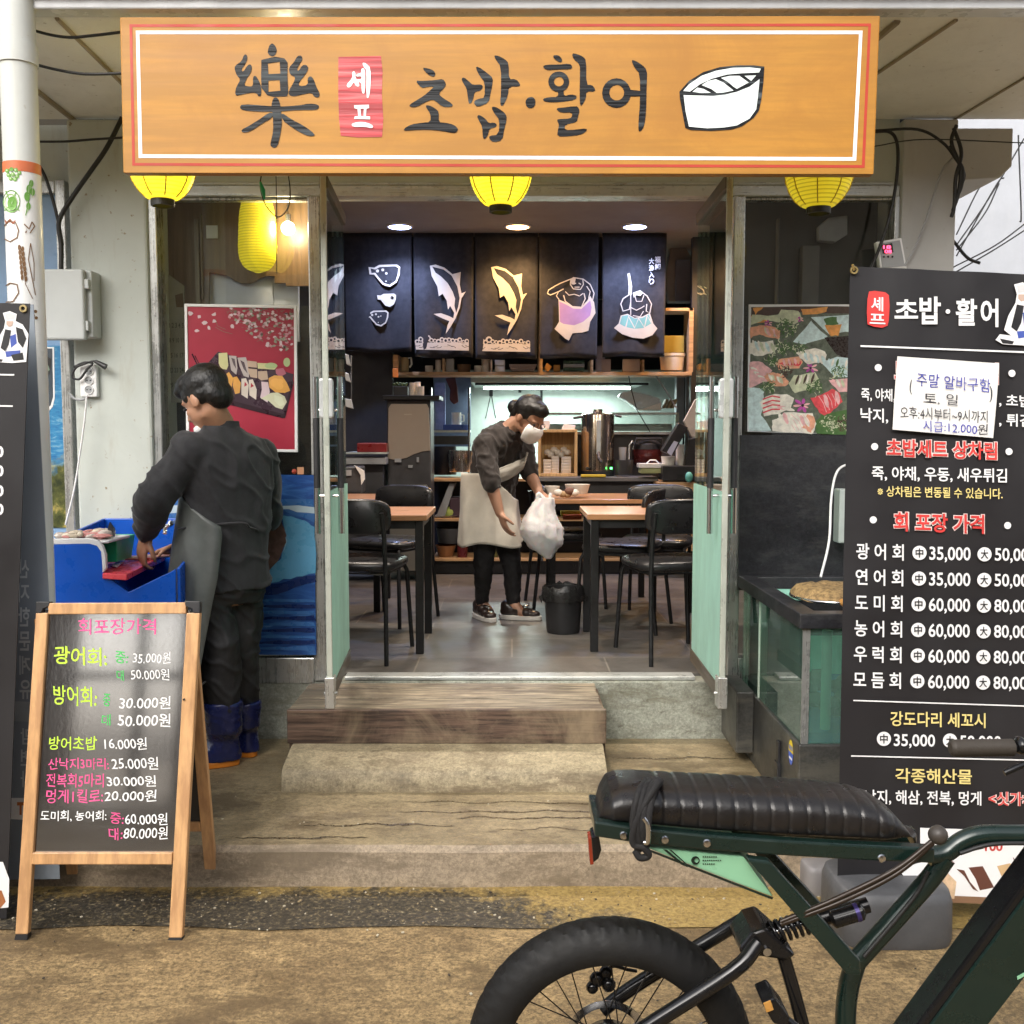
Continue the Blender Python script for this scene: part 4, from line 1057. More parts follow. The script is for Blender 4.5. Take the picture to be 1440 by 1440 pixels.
# open shelving and counter ------------------------------------------
Yk = 7.9
su = thing('open_shelves', 'open wooden shelves behind the bending woman with bowls and jars', 'shelves', (-.3, Yk, ZI))
for (y, x1) in ((673, 760), (729, 760), (785, 760)):
    mb = MB(); mb.pbox(608, y, x1, y + 4, Yk, Yk + .4); mb.build('shelf_board', M['shelfwood'], su, bevel=.002)
mb = MB(); mb.pbox(608, 789, 960, 806, Yk + .03, Yk + .5); mb.build('plinth', M['blackmetal'], su)
mb = MB(); mb.pbox(606, 673, 960, 800, Yk + .42, Yk + .44); mb.build('back_panel', M['navy_wall'], su)
mb = MB(); mb.pbox(757, 677, 763, 789, Yk + .01, Yk + .4); mb.build('side_panel', M['darkgrey'], su)
ct = thing('serving_counter', 'grey topped serving counter in front of the kitchen', 'counter', (.6, Yk, ZI))
mb = MB(); mb.pbox(745, 671, 926, 677, Yk - .03, Yk + .55); mb.build('top', mat('grey_counter', (0.17, .165, .16), .4), ct, bevel=.003)
mb = MB(); mb.pbox(764, 677.5, 926, 700, Yk + .02, Yk + .4); mb.build('apron_panel', M['darkgrey'], ct)
mb = MB(); mb.pbox(924, 678, 985, 775, Yk - .2, Yk + .4); mb.build('wooden_front', M['shelfwood'], ct, bevel=.004)
for y in (729, 785):
    mb = MB(); mb.pbox(764, y, 924, y + 4, Yk + .02, Yk + .4); mb.build('shelf_board', M['shelfwood'], ct, bevel=.002)
# things on the open shelves
mb = MB(); mb.prism([W(x, y, Yk + .06) for x, y in ((613, 727), (625, 727), (640, 680), (632, 680))], (0, .2, 0)); item('leaning_tray', 'grey tray leaning on the upper open shelf', 'tray', mb, M['grey'])
mb = MB(); mb.pbox(632, 700, 652, 728, Yk + .08, Yk + .3); item('dark_crate', 'dark plum crate on the upper open shelf', 'crate', mb, mat('plum', (.06, .03, .045), .5), bevel=.006)
mb = MB(); mb.ball(W(633, 720, Yk + .12), (.05, .05, .045), 16); item('green_sponge_roll', 'yellow green roll on a white plate on the middle shelf', 'roll', mb, mat('lime', (.42, .50, .12), .6), smooth=40)
pot('plate', 'white plate under the yellow green roll', 'plate', 628, 726, 729.5, 36, Yk + .04, M['ceramic'], .6)
pot('black_basin', 'dark basin on the bottom open shelf', 'basin', 632, 744, 765, 40, Yk + .05, M['darkgrey'], .85)
pot('wooden_bowl', 'orange brown wooden bowl on the bottom open shelf', 'bowl', 626, 768, 784, 30, Yk + .04, mat('bowlwood', (.30, .13, .05), .45), .7)
pot('jar', 'dark red jar on the bottom open shelf', 'jar', 650, 765, 785, 15, Yk + .03, mat('red_jar', (.12, .015, .02), .3), .95)
pot('bottle', 'olive bottle on the bottom shelf between the legs', 'bottle', 696, 762, 785, 8, Yk + .05, mat('olive', (.12, .12, .04), .3), 1)
pot('stock_pot', 'large black stock pot on the counter left of the woman', 'pot', 624, 628, 668, 34, Yk + .2, M['blackmetal'], 1)
pot('stock_pot', 'shiny steel stock pot beside the black pot', 'pot', 649, 634, 664, 40, Yk + .05, steel('pot_steel', (.62, .56, .5), .2, 'Z'), 1)
rk = thing('steel_rack', 'small steel rack with a blue tray and mug above the pots', 'rack', tuple(W(635, 620, 8.6)))
mb = MB(); mb.pbox(608, 605, 660, 608, 8.55, 8.9); mb.pbox(608, 613, 660, 625, 8.6, 8.9, 1); mb.build('shelf', [M['kitchensteel'], M['darkgrey']], rk)
for x in (606, 659.5):
    mb = MB(); mb.tube([W(x, 545, 8.55), W(x, 672, 8.55)], .010, 8); mb.build('post', M['chrome'], rk, smooth=40)
mb = MB(); mb.pbox(623, 597, 658, 605, 8.58, 8.85); item('blue_tray', 'blue tray holding the white mug', 'tray', mb, mat('blue_tray', (.05, .10, .35), .35), bevel=.006)
a, b, r_ = cyl(641, 580, 597, 14, 8.6)
mg = thing('mug', 'white mug with dark mark standing on the blue tray', 'mug', (a.x, 8.68, a.z))
mb = MB(); mb.lathe([(r_, a.z), (r_, b.z), (r_ * .9, b.z), (r_ * .9, a.z + .01)], (a.x, 8.68, 0), 20); mb.build('body', M['ceramic'], mg, smooth=40)
mb = MB(); mb.tube([W(647, 583, 8.68), W(652, 584, 8.68), W(652, 592, 8.68), W(647, 594, 8.68)], .007, 8); mb.build('handle', M['ceramic'], mg, smooth=40)
gl_ = MB(); gl_.prism([W(x, y, 8.5) for x, y in ((626, 532), (640, 530), (643, 545), (645, 565), (638, 569), (632, 562), (633, 548))], (0, .03, 0)); item('oven_glove', 'grey and maroon oven gloves hanging under the shelf', 'gloves', gl_, mat('maroon_glove', (.11, .05, .06), .8), bevel=.01)

# sushi display case -----------------------------------------------
dc = thing('display_case', 'long glass topped display case on the counter', 'display case', (.7, 8.2, 1.2))
mb = MB(); mb.pbox(764, 580, 955, 583, 8.2, 8.7); mb.pbox(764, 607, 955, 611, 8.18, 8.7); mb.pbox(950, 583, 955, 607, 8.2, 8.25); mb.build('frame', M['steelx'], dc, bevel=.002)
mb = MB(); mb.pbox(764, 611, 955, 671, 8.22, 8.6); mb.build('base', M['darkgrey'], dc)
mb = MB(); mb.prism([W(x, y, 8.19) for x, y in ((764, 583), (955, 583), (955, 607), (764, 607))], (0, .006, 0)); mb.build('pane', M['glass'], dc)
mb = MB(); mb.pbox(770, 596, 945, 606, 8.4, 8.6); 
mb.build('ice_bed', mat('pale_ice', (.6, .66, .66), .5, bump=.5, bs=50), dc)
# wooden box with paper cups
wb = thing('wooden_box', 'open fronted wooden box full of white cups on the counter', 'box', tuple(W(785, 670, 8.0)))
for q in ((757, 604, 812, 608), (757, 666, 812, 670), (757, 608, 761, 666), (808, 608, 812, 666)):
    mb = MB(); mb.pbox(*q, 7.94, 8.14); mb.build('panel', M['boxwood'], wb, bevel=.002)
mb = MB(); mb.pbox(761, 608, 808, 666, 8.12, 8.135); mb.build('back_panel', M['boxwood'], wb)
for k, (x, y0) in enumerate(((770, 646), (781, 641), (795, 642))):
    mb = MB(); mb.pbox(x - 5.5, y0, x + (5 if k < 2 else 8), 665.5, 7.98, 8.06)
    for q in range(5): mb.pbox(x - 5.8, y0 + 4 * q + 2, x + (5.3 if k < 2 else 8.3), y0 + 4 * q + 3.2, 7.976, 8.06)
    item('cup_sleeve', ['short sleeve of white cups at the left in the wooden box', 'tall sleeve of white cups in the middle of the wooden box', 'wide sleeve of white cups at the right in the wooden box'][k], 'cup stack', mb, M['white_cup'], 'cup sleeves in the wooden box', bevel=.004)
mb = MB()
for k in range(7): mb.ball(W(770 + k * 4.6, 636 + 4 * math.sin(k * 2.1), 8.03), (.03, .03, .025), 8)
item('crumpled_paper', 'crumpled white plastic on top of the cup sleeves', 'plastic wrap', mb, M['white_cup'], smooth=60)
for k, (x, y, wd_) in enumerate(((764, 598, 20), (800, 600, 20))):
    mb = MB(); mb.prism([W(x - wd_ / 2, y + 5, 8.0), W(x - wd_ / 2 + 3, y - 8 + 4 * k, 8.0), W(x + wd_ / 2, y - 6 + 4 * k, 8.0), W(x + wd_ / 2 - 2, y + 5, 8.0)], (0, .08, 0)); item('folded_napkins', ['white folded paper standing on the wooden box', 'flat white papers lying on the wooden box'][k], 'papers', mb, M['paper'], bevel=.004)
# hot water urn
a, b, r_ = cyl(842, 584, 668, 47, 7.95)
ur = thing('hot_water_urn', 'tall stainless hot water urn with a level tube', 'urn', (a.x, 7.95 + r_, a.z))
cy = 7.95 + r_
mb = MB(); mb.lathe([(r_, a.z + .02), (r_, b.z), (r_ * .96, b.z + .012), (r_ * .3, b.z + .03), (r_ * .28, b.z + .05), (.01, b.z + .052)], (a.x, cy, 0), 40); mb.build('body', steel('urn_steel', (.66, .56, .45), .16, 'Z'), ur, smooth=40)
mb = MB(); mb.lathe([(r_ * 1.03, a.z - .012), (r_ * 1.03, a.z + .03)], (a.x, cy, 0), 30); mb.build('base', M['black'], ur, smooth=40)
mb = MB(); mb.pbox(839, 591, 845, 639, 7.935, 7.955); mb.build('level_tube', M['kitchensteel'], ur, bevel=.005)
mb = MB(); mb.tube([W(842, 636, 7.94), W(842, 644, 7.9), W(846, 650, 7.88)], .012, 8); mb.build('tap', M['black'], ur, smooth=40)
for q in ((819, 586, 806, 588), (865, 584, 874, 586)):
    mb = MB(); mb.tube([W(q[0], q[1], 8.05), W(q[2], q[3], 8.05)], .012, 6); mb.build('handle', M['black'], ur, smooth=40)
mb = MB(); mb.lathe([(.002, 0), (.014, .002), (.014, .02)], W(826, 659, 7.94), 12, 0, 'Y'); mb.build('knob', M['black'], ur); mb = MB(); mb.pbox(858, 657, 861, 660, 7.94, 7.95); mb.build('indicator', emit('green_led', (.1, 1, .2), 3), ur)
mb = MB(); mb.pbox(817, 667.5, 852, 671, 7.86, 7.9); item('yellow_cloth', 'yellow cloth folded at the counter edge below the urn', 'cloth', mb, M['ylw'], bevel=.004)
pot('glass_cup', 'clear cup between urn and rice cooker', 'cup', 876, 629, 648, 11, 8.0, M['grey'], .9)
lc = pot('ladle_holder', 'dark cup holding ladles beside the rice cooker', 'holder', 879, 647, 668, 26, 7.92, M['darkgrey'], .9)
mb = MB(); mb.tube([W(884, 648, 8.0), W(885, 626, 8.0), W(889, 620, 8.0), W(892, 624, 8.0), W(890, 632, 8.0)], .008, 8); item('ladle', 'steel ladle standing in the dark cup', 'ladle', mb, M['chrome'], smooth=40)
a, b, r_ = cyl(913, 632, 655, 42, 8.05)
rc = thing('rice_cooker', 'round dark red rice cooker with black lid', 'rice cooker', (a.x, 8.2, a.z))
mb = MB(); mb.lathe([(r_ * .8, a.z), (r_, a.z + .03), (r_, b.z)], (a.x, 8.2, 0), 28); mb.build('body', mat('maroon_shiny', (.09, .02, .02), .2), rc, smooth=40)
mb = MB(); mb.lathe([(r_ * 1.02, b.z), (r_ * .98, b.z + .04), (r_ * .6, b.z + .075), (.01, b.z + .08)], (a.x, 8.2, 0), 28); mb.tube([W(891, 632, 8.1), W(895, 617, 8.1), W(930, 617, 8.1), W(934, 632, 8.1)], .012, 8); mb.build('lid', M['black'], rc, smooth=40)
# food container with lid
fc = thing('food_container', 'clear lidded container of greens on the counter', 'container', tuple(W(915, 665, 7.85)))
mb = MB(); mb.pbox(901, 658, 932, 666, 7.8, 7.95); mb.build('box', mat('pale_green_food', (.35, .38, .18), .5), fc, bevel=.008); mb = MB(); mb.pbox(899, 652, 934, 658, 7.79, 7.96); mb.tube([W(909, 652, 7.85), W(914, 647, 7.85), W(922, 647, 7.85), W(927, 652, 7.85)], .006, 6); mb.build('lid', M['ceramic'], fc, bevel=.004)
# till, tilted card reader and tissue pile at the right end
ps = thing('payment_terminal', 'black tilted card terminal at the right end of the counter', 'terminal', tuple(W(955, 630, 7.75)))
mb = MB(); mb.prism([W(x, y, 7.72) for x, y in ((931, 634), (955, 594), (968, 601), (946, 641))], (0, .12, 0)); mb.build('screen', M['black'], ps, bevel=.006)
mb = MB(); mb.pbox(932, 655, 985, 676, 7.7, 7.95); mb.prism([W(x, y, 7.74) for x, y in ((963, 656), (970, 617), (985, 614), (985, 656))], (0, .1, 0)); mb.build('base', M['black'], ps, bevel=.005)
mb = MB(); mb.prism([W(x, y, 7.71) for x, y in ((938, 636), (948, 620), (954, 622), (944, 641))], (0, .006, 0)); mb.build('keypad', M['lilac'], ps)
mb = MB(); mb.prism([W(x, y, 7.8) for x, y in ((962, 592), (978, 562), (990, 556), (990, 620), (972, 614))], (0, .05, 0)); item('hanging_papers', 'pale papers leaning behind the card terminal', 'papers', mb, mat('pale_paper', (.5, .46, .4), .7), bevel=.004)
pot('white_cup', 'white cup beside the card terminal', 'cup', 941, 642, 656, 20, 7.78, M['ceramic'], .85)
pot('sauce_bottle', 'small white bottle beside the white cup', 'bottle', 957, 625, 656, 12, 7.85, M['ceramic'], 1)
mb = MB(); mb.ball(W(969, 671, 7.66), (.03, .02, .04), 12); item('tape_roll', 'teal tape roll at the counter end', 'tape', mb, mat('teal', (.12, .42, .36), .5), smooth=60)
# bag with takeaway box on the display case
tb = thing('takeaway_bag', 'pale plastic bag with a white box on the display case', 'bag', tuple(W(900, 577, 8.3)))
mb = MB(); mb.pbox(898, 565, 930, 577, 8.25, 8.45); mb.build('box', M['ceramic'], tb, bevel=.008)
mb = MB(); mb.prism([W(x, y, 8.24) for x, y in ((870, 558), (874, 552), (888, 550), (912, 555), (928, 560), (930, 566), (898, 577), (890, 570), (880, 563))], (0, .18, 0)); mb.build('film', mat('pale_film', (.5, .58, .6), .3, bump=.6, bs=30), tb, bevel=.012)
mb = MB()
for k in range(3): mb.prism([W(932 + 6 * k, 574, 8.3), W(936 + 6 * k, 574, 8.3), W(941 + 6 * k, 562, 8.3), W(937 + 6 * k, 561, 8.3)], (0, .1, 0))
item('brown_packets', 'leaning brown packets at the end of the display case', 'packets', mb, mat('brown_pack', (.28, .22, .12), .6), bevel=.002)
mb = MB(); mb.tube([W(884, 528, 8.1), W(887, 545, 8.1), W(895, 575, 8.1), W(905, 592, 8.1), W(914, 607, 8.1)], .004, 5); item('hanging_cable', 'thin dark cable hanging over the display case', 'cable', mb, M['cable'])
mb = MB(); mb.tube([W(921, 526, 8.1), W(938, 552, 8.1), W(952, 575, 8.1)], .006, 5); item('hanging_cable', 'grey cable slanting from shelf end to display case', 'cable', mb, M['grey'])
mb = MB(); mb.pbox(951, 527, 962, 610, 8.5, 8.6); mb.pbox(964, 527, 969, 640, 8.45, 8.5); item('grey_post', 'pale grey post right of the kitchen', 'post', mb, mat('bluish_grey', (.28, .32, .38), .5), bevel=.004)
mb = MB(); f = lambda x, y: W(x, y, 8.6)
mb.prism([f(x, y) for x, y in ((945, 335), (960, 340), (973, 362), (973, 425), (940, 425), (936, 390))], (0, .1, 0)); mb.pbox(950, 365, 972, 424, 8.55, 8.59, 1); item('extractor_duct', 'pale curved duct behind the last noren', 'duct', mb, [mat('duct_grey', (.30, .30, .31), .4), mat('duct_blue', (.22, .25, .36), .4)], bevel=.01)

# tables -----------------------------------------------------------
def table(x0, x1, y0, y1, zt, label):
    th = thing('dining_table', label, 'table', ((x0 + x1) / 2, (y0 + y1) / 2, ZI), 'wooden dining tables on square black legs')
    mb = MB(); mb.box((x0, y0, zt - .028), (x1, y1, zt)); mb.build('tabletop', M['tablewood'], th, bevel=.004)
    mb = MB(); mb.box((x0 + .03, y0 + .03, zt - .07), (x1 - .03, y1 - .03, zt - .029)); mb.build('frame', M['blackmetal'], th)
    for x in (x0 + .02, x1 - .06):
        for y in (y0 + .02, y1 - .06):
            mb = MB(); mb.box((x, y, ZI), (x + .04, y + .04, zt - .029)); mb.build('leg', M['blackmetal'], th, bevel=.003)
    return th
zt = W(593, 719, 5.25).z
ZT = zt
table(-1.75, W(600, 730, 5.0).x, 5.0, 5.6, zt, 'wooden table just inside the doors on the left')
table(W(826, 730, 5.05).x, 1.75, 5.05, 5.65, zt, 'wooden table just inside the doors on the right')
table(W(768, 700, 6.2).x, W(930, 700, 6.2).x, 6.2, 6.85, zt, 'wooden table with white tubs in front of the counter')
table(-1.75, W(537, 700, 6.2).x, 6.2, 6.8, zt, 'wooden table at the left wall behind the nearest left table')
# tubs on the middle table
def tub(px, py0, py1, wpx, lab):
    return pot('food_tub', lab, 'tub', px, py0, py1, wpx, 6.3, M['white_cup'], .8, 'white tubs on the middle table')
tub(777, 684, 696, 22, 'small white tub left of the tubers')
tub(813, 682, 695, 36, 'wide white tub behind the tubers')
mb = MB()
for k, (x, y, r_) in enumerate(((785, 693, .03), (792, 695, .028), (801, 691, .034), (808, 693, .030), (798, 696, .024))): mb.ball(W(x, y, 6.28), (r_, r_ * .8, r_ * .75), 12, k % 3)
item('tubers', 'small heap of brown and pale tubers on the table', 'vegetables', mb, [M['white_cup'], mat('tan_root', (.38, .25, .13), .7), mat('brown_root', (.16, .075, .05), .7)], smooth=60)
mb = MB(); mb.pbox(789, 718, 816, 726, 6.9, 7.0); mb.pbox(792, 724, 818, 731, 6.88, 6.98, 1); item('wrapped_packs', 'yellow and red wrapped packs below the middle table', 'packs', mb, [mat('lemon', (.6, .55, .05), .5), mat('red_orange', (.55, .12, .04), .5)], bevel=.004)

# chairs -------------------------------------------------------------
def make_chair():
    th = thing('dining_chair', 'x', 'chair', (0, 0, 0), 'black padded chairs around the dining tables')
    rb = lambda hx, hz, e=5, n=28: [(hx * math.copysign(abs(math.cos(2 * math.pi * k / n)) ** (2 / e), math.cos(2 * math.pi * k / n)), hz * math.copysign(abs(math.sin(2 * math.pi * k / n)) ** (2 / e), math.sin(2 * math.pi * k / n))) for k in range(n)]
    mb = MB()
    rings = [[V((x * q, y * q, z)) for x, y in rb(.205, .20)] for q, z in ((.90, .435), (1.0, .445), (1.02, .46), (1.0, .475), (.9, .485), (.5, .49))]
    mb.loft(rings); mb.build('seat', M['vinyl'], th, smooth=60)
    mb = MB()      # backrest: bent padded panel at y = -.2 (chair faces +Y)
    rings = []
    for k, (dz, q) in enumerate(((0, .88), (.008, .97), (.02, 1.0), (.032, .97), (.04, .88))):
        ring = []
        for x, z in rb(.20, .085, 4):
            yy = -.215 + dz + .10 * x * x / .04 * .35 - (.10 * (z + .085))
            ring.append(V((x * q, yy, .70 + z * q)))
        rings.append(ring)
    mb.loft(rings); mb.build('backrest', M['vinyl'], th, smooth=60)
    for s in (-1, 1):
        mb = MB(); mb.tube([V((s * .17, .17, .435)), V((s * .18, .19, .40)), V((s * .20, .215, 0))], .011, 10); mb.build('leg', M['blackmetal'], th, smooth=40)
        mb = MB(); mb.tube([V((s * .19, -.24, .0)), V((s * .175, -.19, .44)), V((s * .172, -.20, .62)), V((s * .165, -.215, .72))], .011, 10); mb.build('leg', M['blackmetal'], th, smooth=40)
    mb = MB(); mb.tube([V((-.17, .17, .43)), V((.17, .17, .43)), V((.175, -.19, .43)), V((-.175, -.19, .43)), V((-.17, .17, .43))], .010, 8); mb.build('seat_frame', M['blackmetal'], th, smooth=40)
    return th
ch0 = make_chair()
CH = [(W(943, 760, 5.0).x, 5.02, 0.25, 'black chair with its back to the street by the right hand door'),
      (W(507, 760, 5.0).x, 5.02, -0.15, 'black chair with its back to the street by the left hand door'),
      (W(925, 700, 6.0).x, 6.02, 2.9, 'black ribbed chair behind the right front table'),
      (W(872, 750, 5.9).x, 5.75, 1.2, 'black chair pushed under the right front table'),
      (W(545, 700, 5.9).x, 5.95, 2.7, 'black chair between the two left tables'),
      (W(797, 755, 6.5).x, 6.5, -1.45, 'black chair at the end of the table with white tubs, behind the bag')]
for k, (x, y, rz, lab) in enumerate(CH):
    c_ = ch0 if k == 0 else copy_tree(ch0)
    c_.location = (x, y, ZI); c_.rotation_euler = (0, 0, rz); c_['label'] = lab
# waste bin
c_ = G(793, 893, ZI); s_ = F_PX / c_.y
bn = thing('waste_bin', 'black plastic bin with a bag folded over its rim', 'bin', (c_.x, c_.y + .12, ZI))
r0, r1, h = 48 / 2 / s_, 56 / 2 / s_, (893 - 828) / s_
cc = (c_.x, c_.y + r0, 0)
mb = MB(); mb.lathe([(r0 * .97, ZI), (r0, ZI + .01), (r1, ZI + h), (r1 * .93, ZI + h), (r0 * .9, ZI + .02)], cc, 32); mb.build('body', M['darkblack'] if 'darkblack' in M else M['black'], bn, smooth=40)
mb = MB()
rings = []
for j, (q, dz) in enumerate(((.9, -.06), (1.0, .012), (1.06, 0), (1.12, -.04), (1.08, -.07))):
    rings.append([V((cc[0] + r1 * (q + .05 * mnoise.noise(V((k * .7, j, 1)))) * math.cos(2 * math.pi * k / 40), cc[1] + r1 * (q + .05 * mnoise.noise(V((k * .7, j, 4)))) * math.sin(2 * math.pi * k / 40), ZI + h + dz + .018 * mnoise.noise(V((k * .9, j * .5, 8))))) for k in range(40)])
mb.loft(rings, 0, False)
for s in (-1, 1): mb.prism([V((cc[0] + s * r1 * .98, cc[1] - .03, ZI + h - .03)), V((cc[0] + s * r1 * 1.28, cc[1] - .02, ZI + h - .05)), V((cc[0] + s * r1 * 1.12, cc[1] - .02, ZI + h - .085))], (0, .03, 0))
mb.build('bin_bag', mat('black_film', (.018, .018, .018), .25, bump=.4, bs=40), bn, smooth=60)
# reflections of a bulb and yellow lantern, modelled as objects behind the left window
c_ = W(405, 321, YF + .13)
lb = thing('mirrored_bulb', 'reflection of a glowing bulb, modelled as a bulb behind the left shop window', 'bulb', tuple(c_))
mb = MB(); mb.ball(c_, .030, 18); mb.build('mirrored_globe', emit('mirrored_bulb_glow', (1, .86, .62), 25), lb, smooth=60)
mb = MB(); mb.lathe([(.012, c_.z + .03), (.014, c_.z + .06)], (c_.x, c_.y, 0), 14); mb.tube([V((c_.x, c_.y, c_.z + .06)), V((c_.x, c_.y, zr0 + .02))], .003, 6); mb.build('socket', M['black'], lb, smooth=40)
l = bpy.data.lights.new('mirrored_bulb_lamp', 'POINT'); l.energy = 4; l.color = (1, .8, .5); l.shadow_soft_size = .03
o = bpy.data.objects.new('lamp', l); COL.objects.link(o); o.parent = lb; o.location = (0, -.045, 0)
yl = thing('mirrored_lantern', 'reflection of a dull yellow oval lantern, modelled behind the left shop window', 'lantern', tuple(W(362, 270, YF + .11)))
mb = MB(); prof = []
za, zb_ = W(362, 384, YF + .11).z, W(362, 268, YF + .11).z
for k in range(25):
    u = k / 24; prof.append((max(.01, .088 * (1 - (2 * u - 1) ** 4) ** .5 * (1.06 - .22 * u)) * (1 + .008 * math.cos(k * math.pi)), za + (zb_ - za) * u))
mb.lathe(prof, (W(362, 330, YF + .105).x, YF + .105, 0), 28, sy=.8); mb.build('shade', MU, yl, smooth=60)
# ================================================================== THINGS ON THE SHOP FRONT
# cables ------------------------------------------------------------
def curve(pts, n=6):
    """Catmull-Rom through the points"""
    P = [V(p) for p in pts]; P = [P[0] * 2 - P[1]] + P + [P[-1] * 2 - P[-2]]
    out = []
    for i in range(1, len(P) - 2):
        for k in range(n):
            t = k / n
            out.append(0.5 * ((2 * P[i]) + (P[i+1] - P[i-1]) * t + (2*P[i-1] - 5*P[i] + 4*P[i+1] - P[i+2]) * t * t + (3*P[i] - P[i-1] - 3*P[i+1] + P[i+2]) * t ** 3))
    return out + [P[-2]]
def cable(label, px, Y, r, m_=None, name='cable', cat='cable'):
    pts = [W(q[0], q[1], q[2] if len(q) > 2 else Y) for q in px]
    mb = MB(); mb.tube(curve(pts), r, 7)
    return item(name, label, cat, mb, m_ or M['cable'], smooth=60)
cable('thick black cable rising from the grey meter box to the canopy', [(86, 380), (86, 345), (83, 312), (100, 280), (128, 240), (150, 208), (172, 165)], 4.42, .010)
cable('black cable from the meter box bending left behind the wrapped pipe', [(88, 345), (82, 312), (74, 280), (62, 245), (48, 225), (30, 218)], 4.43, .007)
cable('black cable sagging under the canopy at the top left corner', [(-20, 12), (40, 40), (90, 52), (130, 50), (180, 44)], 3.56, .005)
cable('black cable from the wrapped pipe into the sign, lower of two', [(40, 88), (80, 98), (120, 104), (175, 103)], 3.58, .005)
cable('black horizontal cable under the canopy at the left wall', [(40, 199), (90, 199), (130, 196), (180, 193)], 4.4, .005)
cable('thick black cable dropping from behind the sign right end past the lantern', [(1228, 185), (1252, 186), (1262, 205), (1261, 250), (1252, 300), (1238, 345), (1222, 385)], 4.40, .007)
cable('thin black cable along the top of the right pillar', [(1228, 184), (1290, 182), (1325, 200), (1345, 225), (1356, 245), (1352, 262)], 4.42, .006)
for k, pts in enumerate(([(1345, 176), (1338, 200), (1350, 235), (1348, 270), (1340, 296)], [(1335, 205), (1345, 222), (1354, 240), (1351, 265), (1343, 280)], [(1341, 180), (1352, 215), (1344, 250), (1342, 290), (1338, 305)])):
    cable(['bundled black cable outermost at the right pillar corner', 'bundled black cable knotted at the right pillar corner', 'bundled black cable hanging lowest at the right pillar corner'][k], pts, 4.40, .008)
cable('grey conduit cable running down the right pillar to the controller', [(1340, 222), (1326, 238), (1316, 265), (1302, 310), (1288, 345), (1272, 374)], 4.44, .005, M['grey'])
cable('thin black wire between sign and pillar, upper', [(1228, 206), (1300, 196), (1440, 201)], 4.3, .0025)
cable('thin black wire looped below the sign near the left door', [(368, 243), (366, 262), (372, 285), (385, 302), (395, 304), (406, 290), (408, 268), (405, 243)], 3.62, .0022)
mb = MB(); mb.tube([W(366, 256, 3.6), W(370, 268, 3.6), (W(372, 280, 3.6))], [.004, .008, .003], 8); item('green_connector', 'small green connector clipped on the wire below the sign', 'connector', mb, M['green'], smooth=60)
cable('straight black wire hanging below the sign by the left window', [(388, 243), (389, 300), (389, 385)], 4.3, .002)

# meter box -----------------------------------------------------------
mbx = thing('meter_box', 'grey plastic electrical box with a hinged lid on the white pillar', 'electrical box', tuple(W(93, 430, 4.48)))
M['boxgrey'] = mat('box_grey', (0.50, 0.53, 0.53), 0.42, var=.06, vs=4)
mb = MB(); mb.pbox(64, 380, 130, 474, 4.385, 4.479); mb.build('body', M['boxgrey'], mbx, bevel=.006)
mb = MB(); mb.pbox(57, 378, 118, 478, 4.35, 4.384); mb.build('lid', M['boxgrey'], mbx, bevel=.010, seg=3)
for y in (399, 458):
    mb = MB(); mb.pbox(117.5, y - 7, 124, y + 7, 4.36, 4.39); mb.build('hinge', M['boxgrey'], mbx, bevel=.003)
# power strip -----------------------------------------------------------
pw = thing('power_strip', 'white three socket power strip on the pillar with a coiled black plug', 'power strip', tuple(W(124, 535, 4.47)))
mb = MB(); mb.pbox(112, 512, 136, 558, 4.45, 4.479); mb.build('body', M['white'], pw, bevel=.005)
for y in (522, 535, 548):
    c_ = W(125, y, 4.449); mb = MB(); mb.lathe([(.016, 0), (.017, -.004), (.020, -.004), (.021, .001)], c_, 20, 0, 'Y', cap=False); mb.lathe([(.001, -.0008), (.016, -.001)], c_, 20, 1, 'Y')
    for s in (-1, 1): mb.lathe([(.0005, -.002), (.003, -.002)], c_ + V((s * .007, 0, 0)), 8, 2, 'Y')
    mb.build('socket', [M['white'], M['grey'], M['black']], pw)
cable('black plug cord coiled over the power strip', [(146, 514), (134, 508), (118, 512), (106, 518), (102, 530), (112, 533), (122, 520), (130, 511), (118, 510), (104, 516)], 4.43, .005)
mb = MB(); mb.tube([W(134, 508, 4.43), W(149, 516, 4.43)], [.008, .013], 10); item('black_plug', 'black plug tip resting on top of the power strip', 'plug', mb, M['black'], smooth=60)
cable('white cord dropping from the power strip to the blue tub', [(122, 556), (119, 590), (112, 640), (104, 690), (92, 738)], 4.40, .004, M['white'])
cable('grey conduit stub bent beside the power strip', [(97, 552), (104, 560), (114, 562), (122, 560)], 4.45, .006, M['grey'])

# controller with red digits -----------------------------------------------
ctl = thing('temperature_controller', 'white tilted controller with red digits on the right pillar', 'controller', tuple(W(1254, 356, 4.46)))
f = lambda x, y, o=0: W(x, y, 4.44 + o)
mb = MB(); mb.prism([f(1232, 340), f(1268, 334), (f(1276, 378)), f(1238, 378)], (0, .035, 0)); mb.build('body', M['white'], ctl, bevel=.005)
mb = MB(); mb.prism([f(1236, 343), f(1265, 338), f(1272, 374), f(1241, 377)], (0, .004, 0)); mb.v = [(x, y - .003, z) for x, y, z in mb.v]
mb.build('face', M['grey'], ctl)
mb = MB(); mb.prism([f(1239, 345), f(1254, 342), f(1256, 355), f(1241, 357)], (0, .004, 0)); mb.v = [(x, y - .0052, z) for x, y, z in mb.v]; mb.build('display', M['black'], ctl)
mb = MB(); pc_ = VP(4.434)
write(mb, pc_, '18', (1242, 345, 1253, 350), bold=.03); write(mb, pc_, '08', (1244, 351, 1254, 356), bold=.03); mb.build('digits', emit('red_digits', (1, .05, .12), 3), ctl)
mb = MB()
for x in (1243, 1249, 1255): mb.lathe([(.0005, 0), (.0045, 0)], W(x, 361, 4.4335), 10, 0, 'Y')
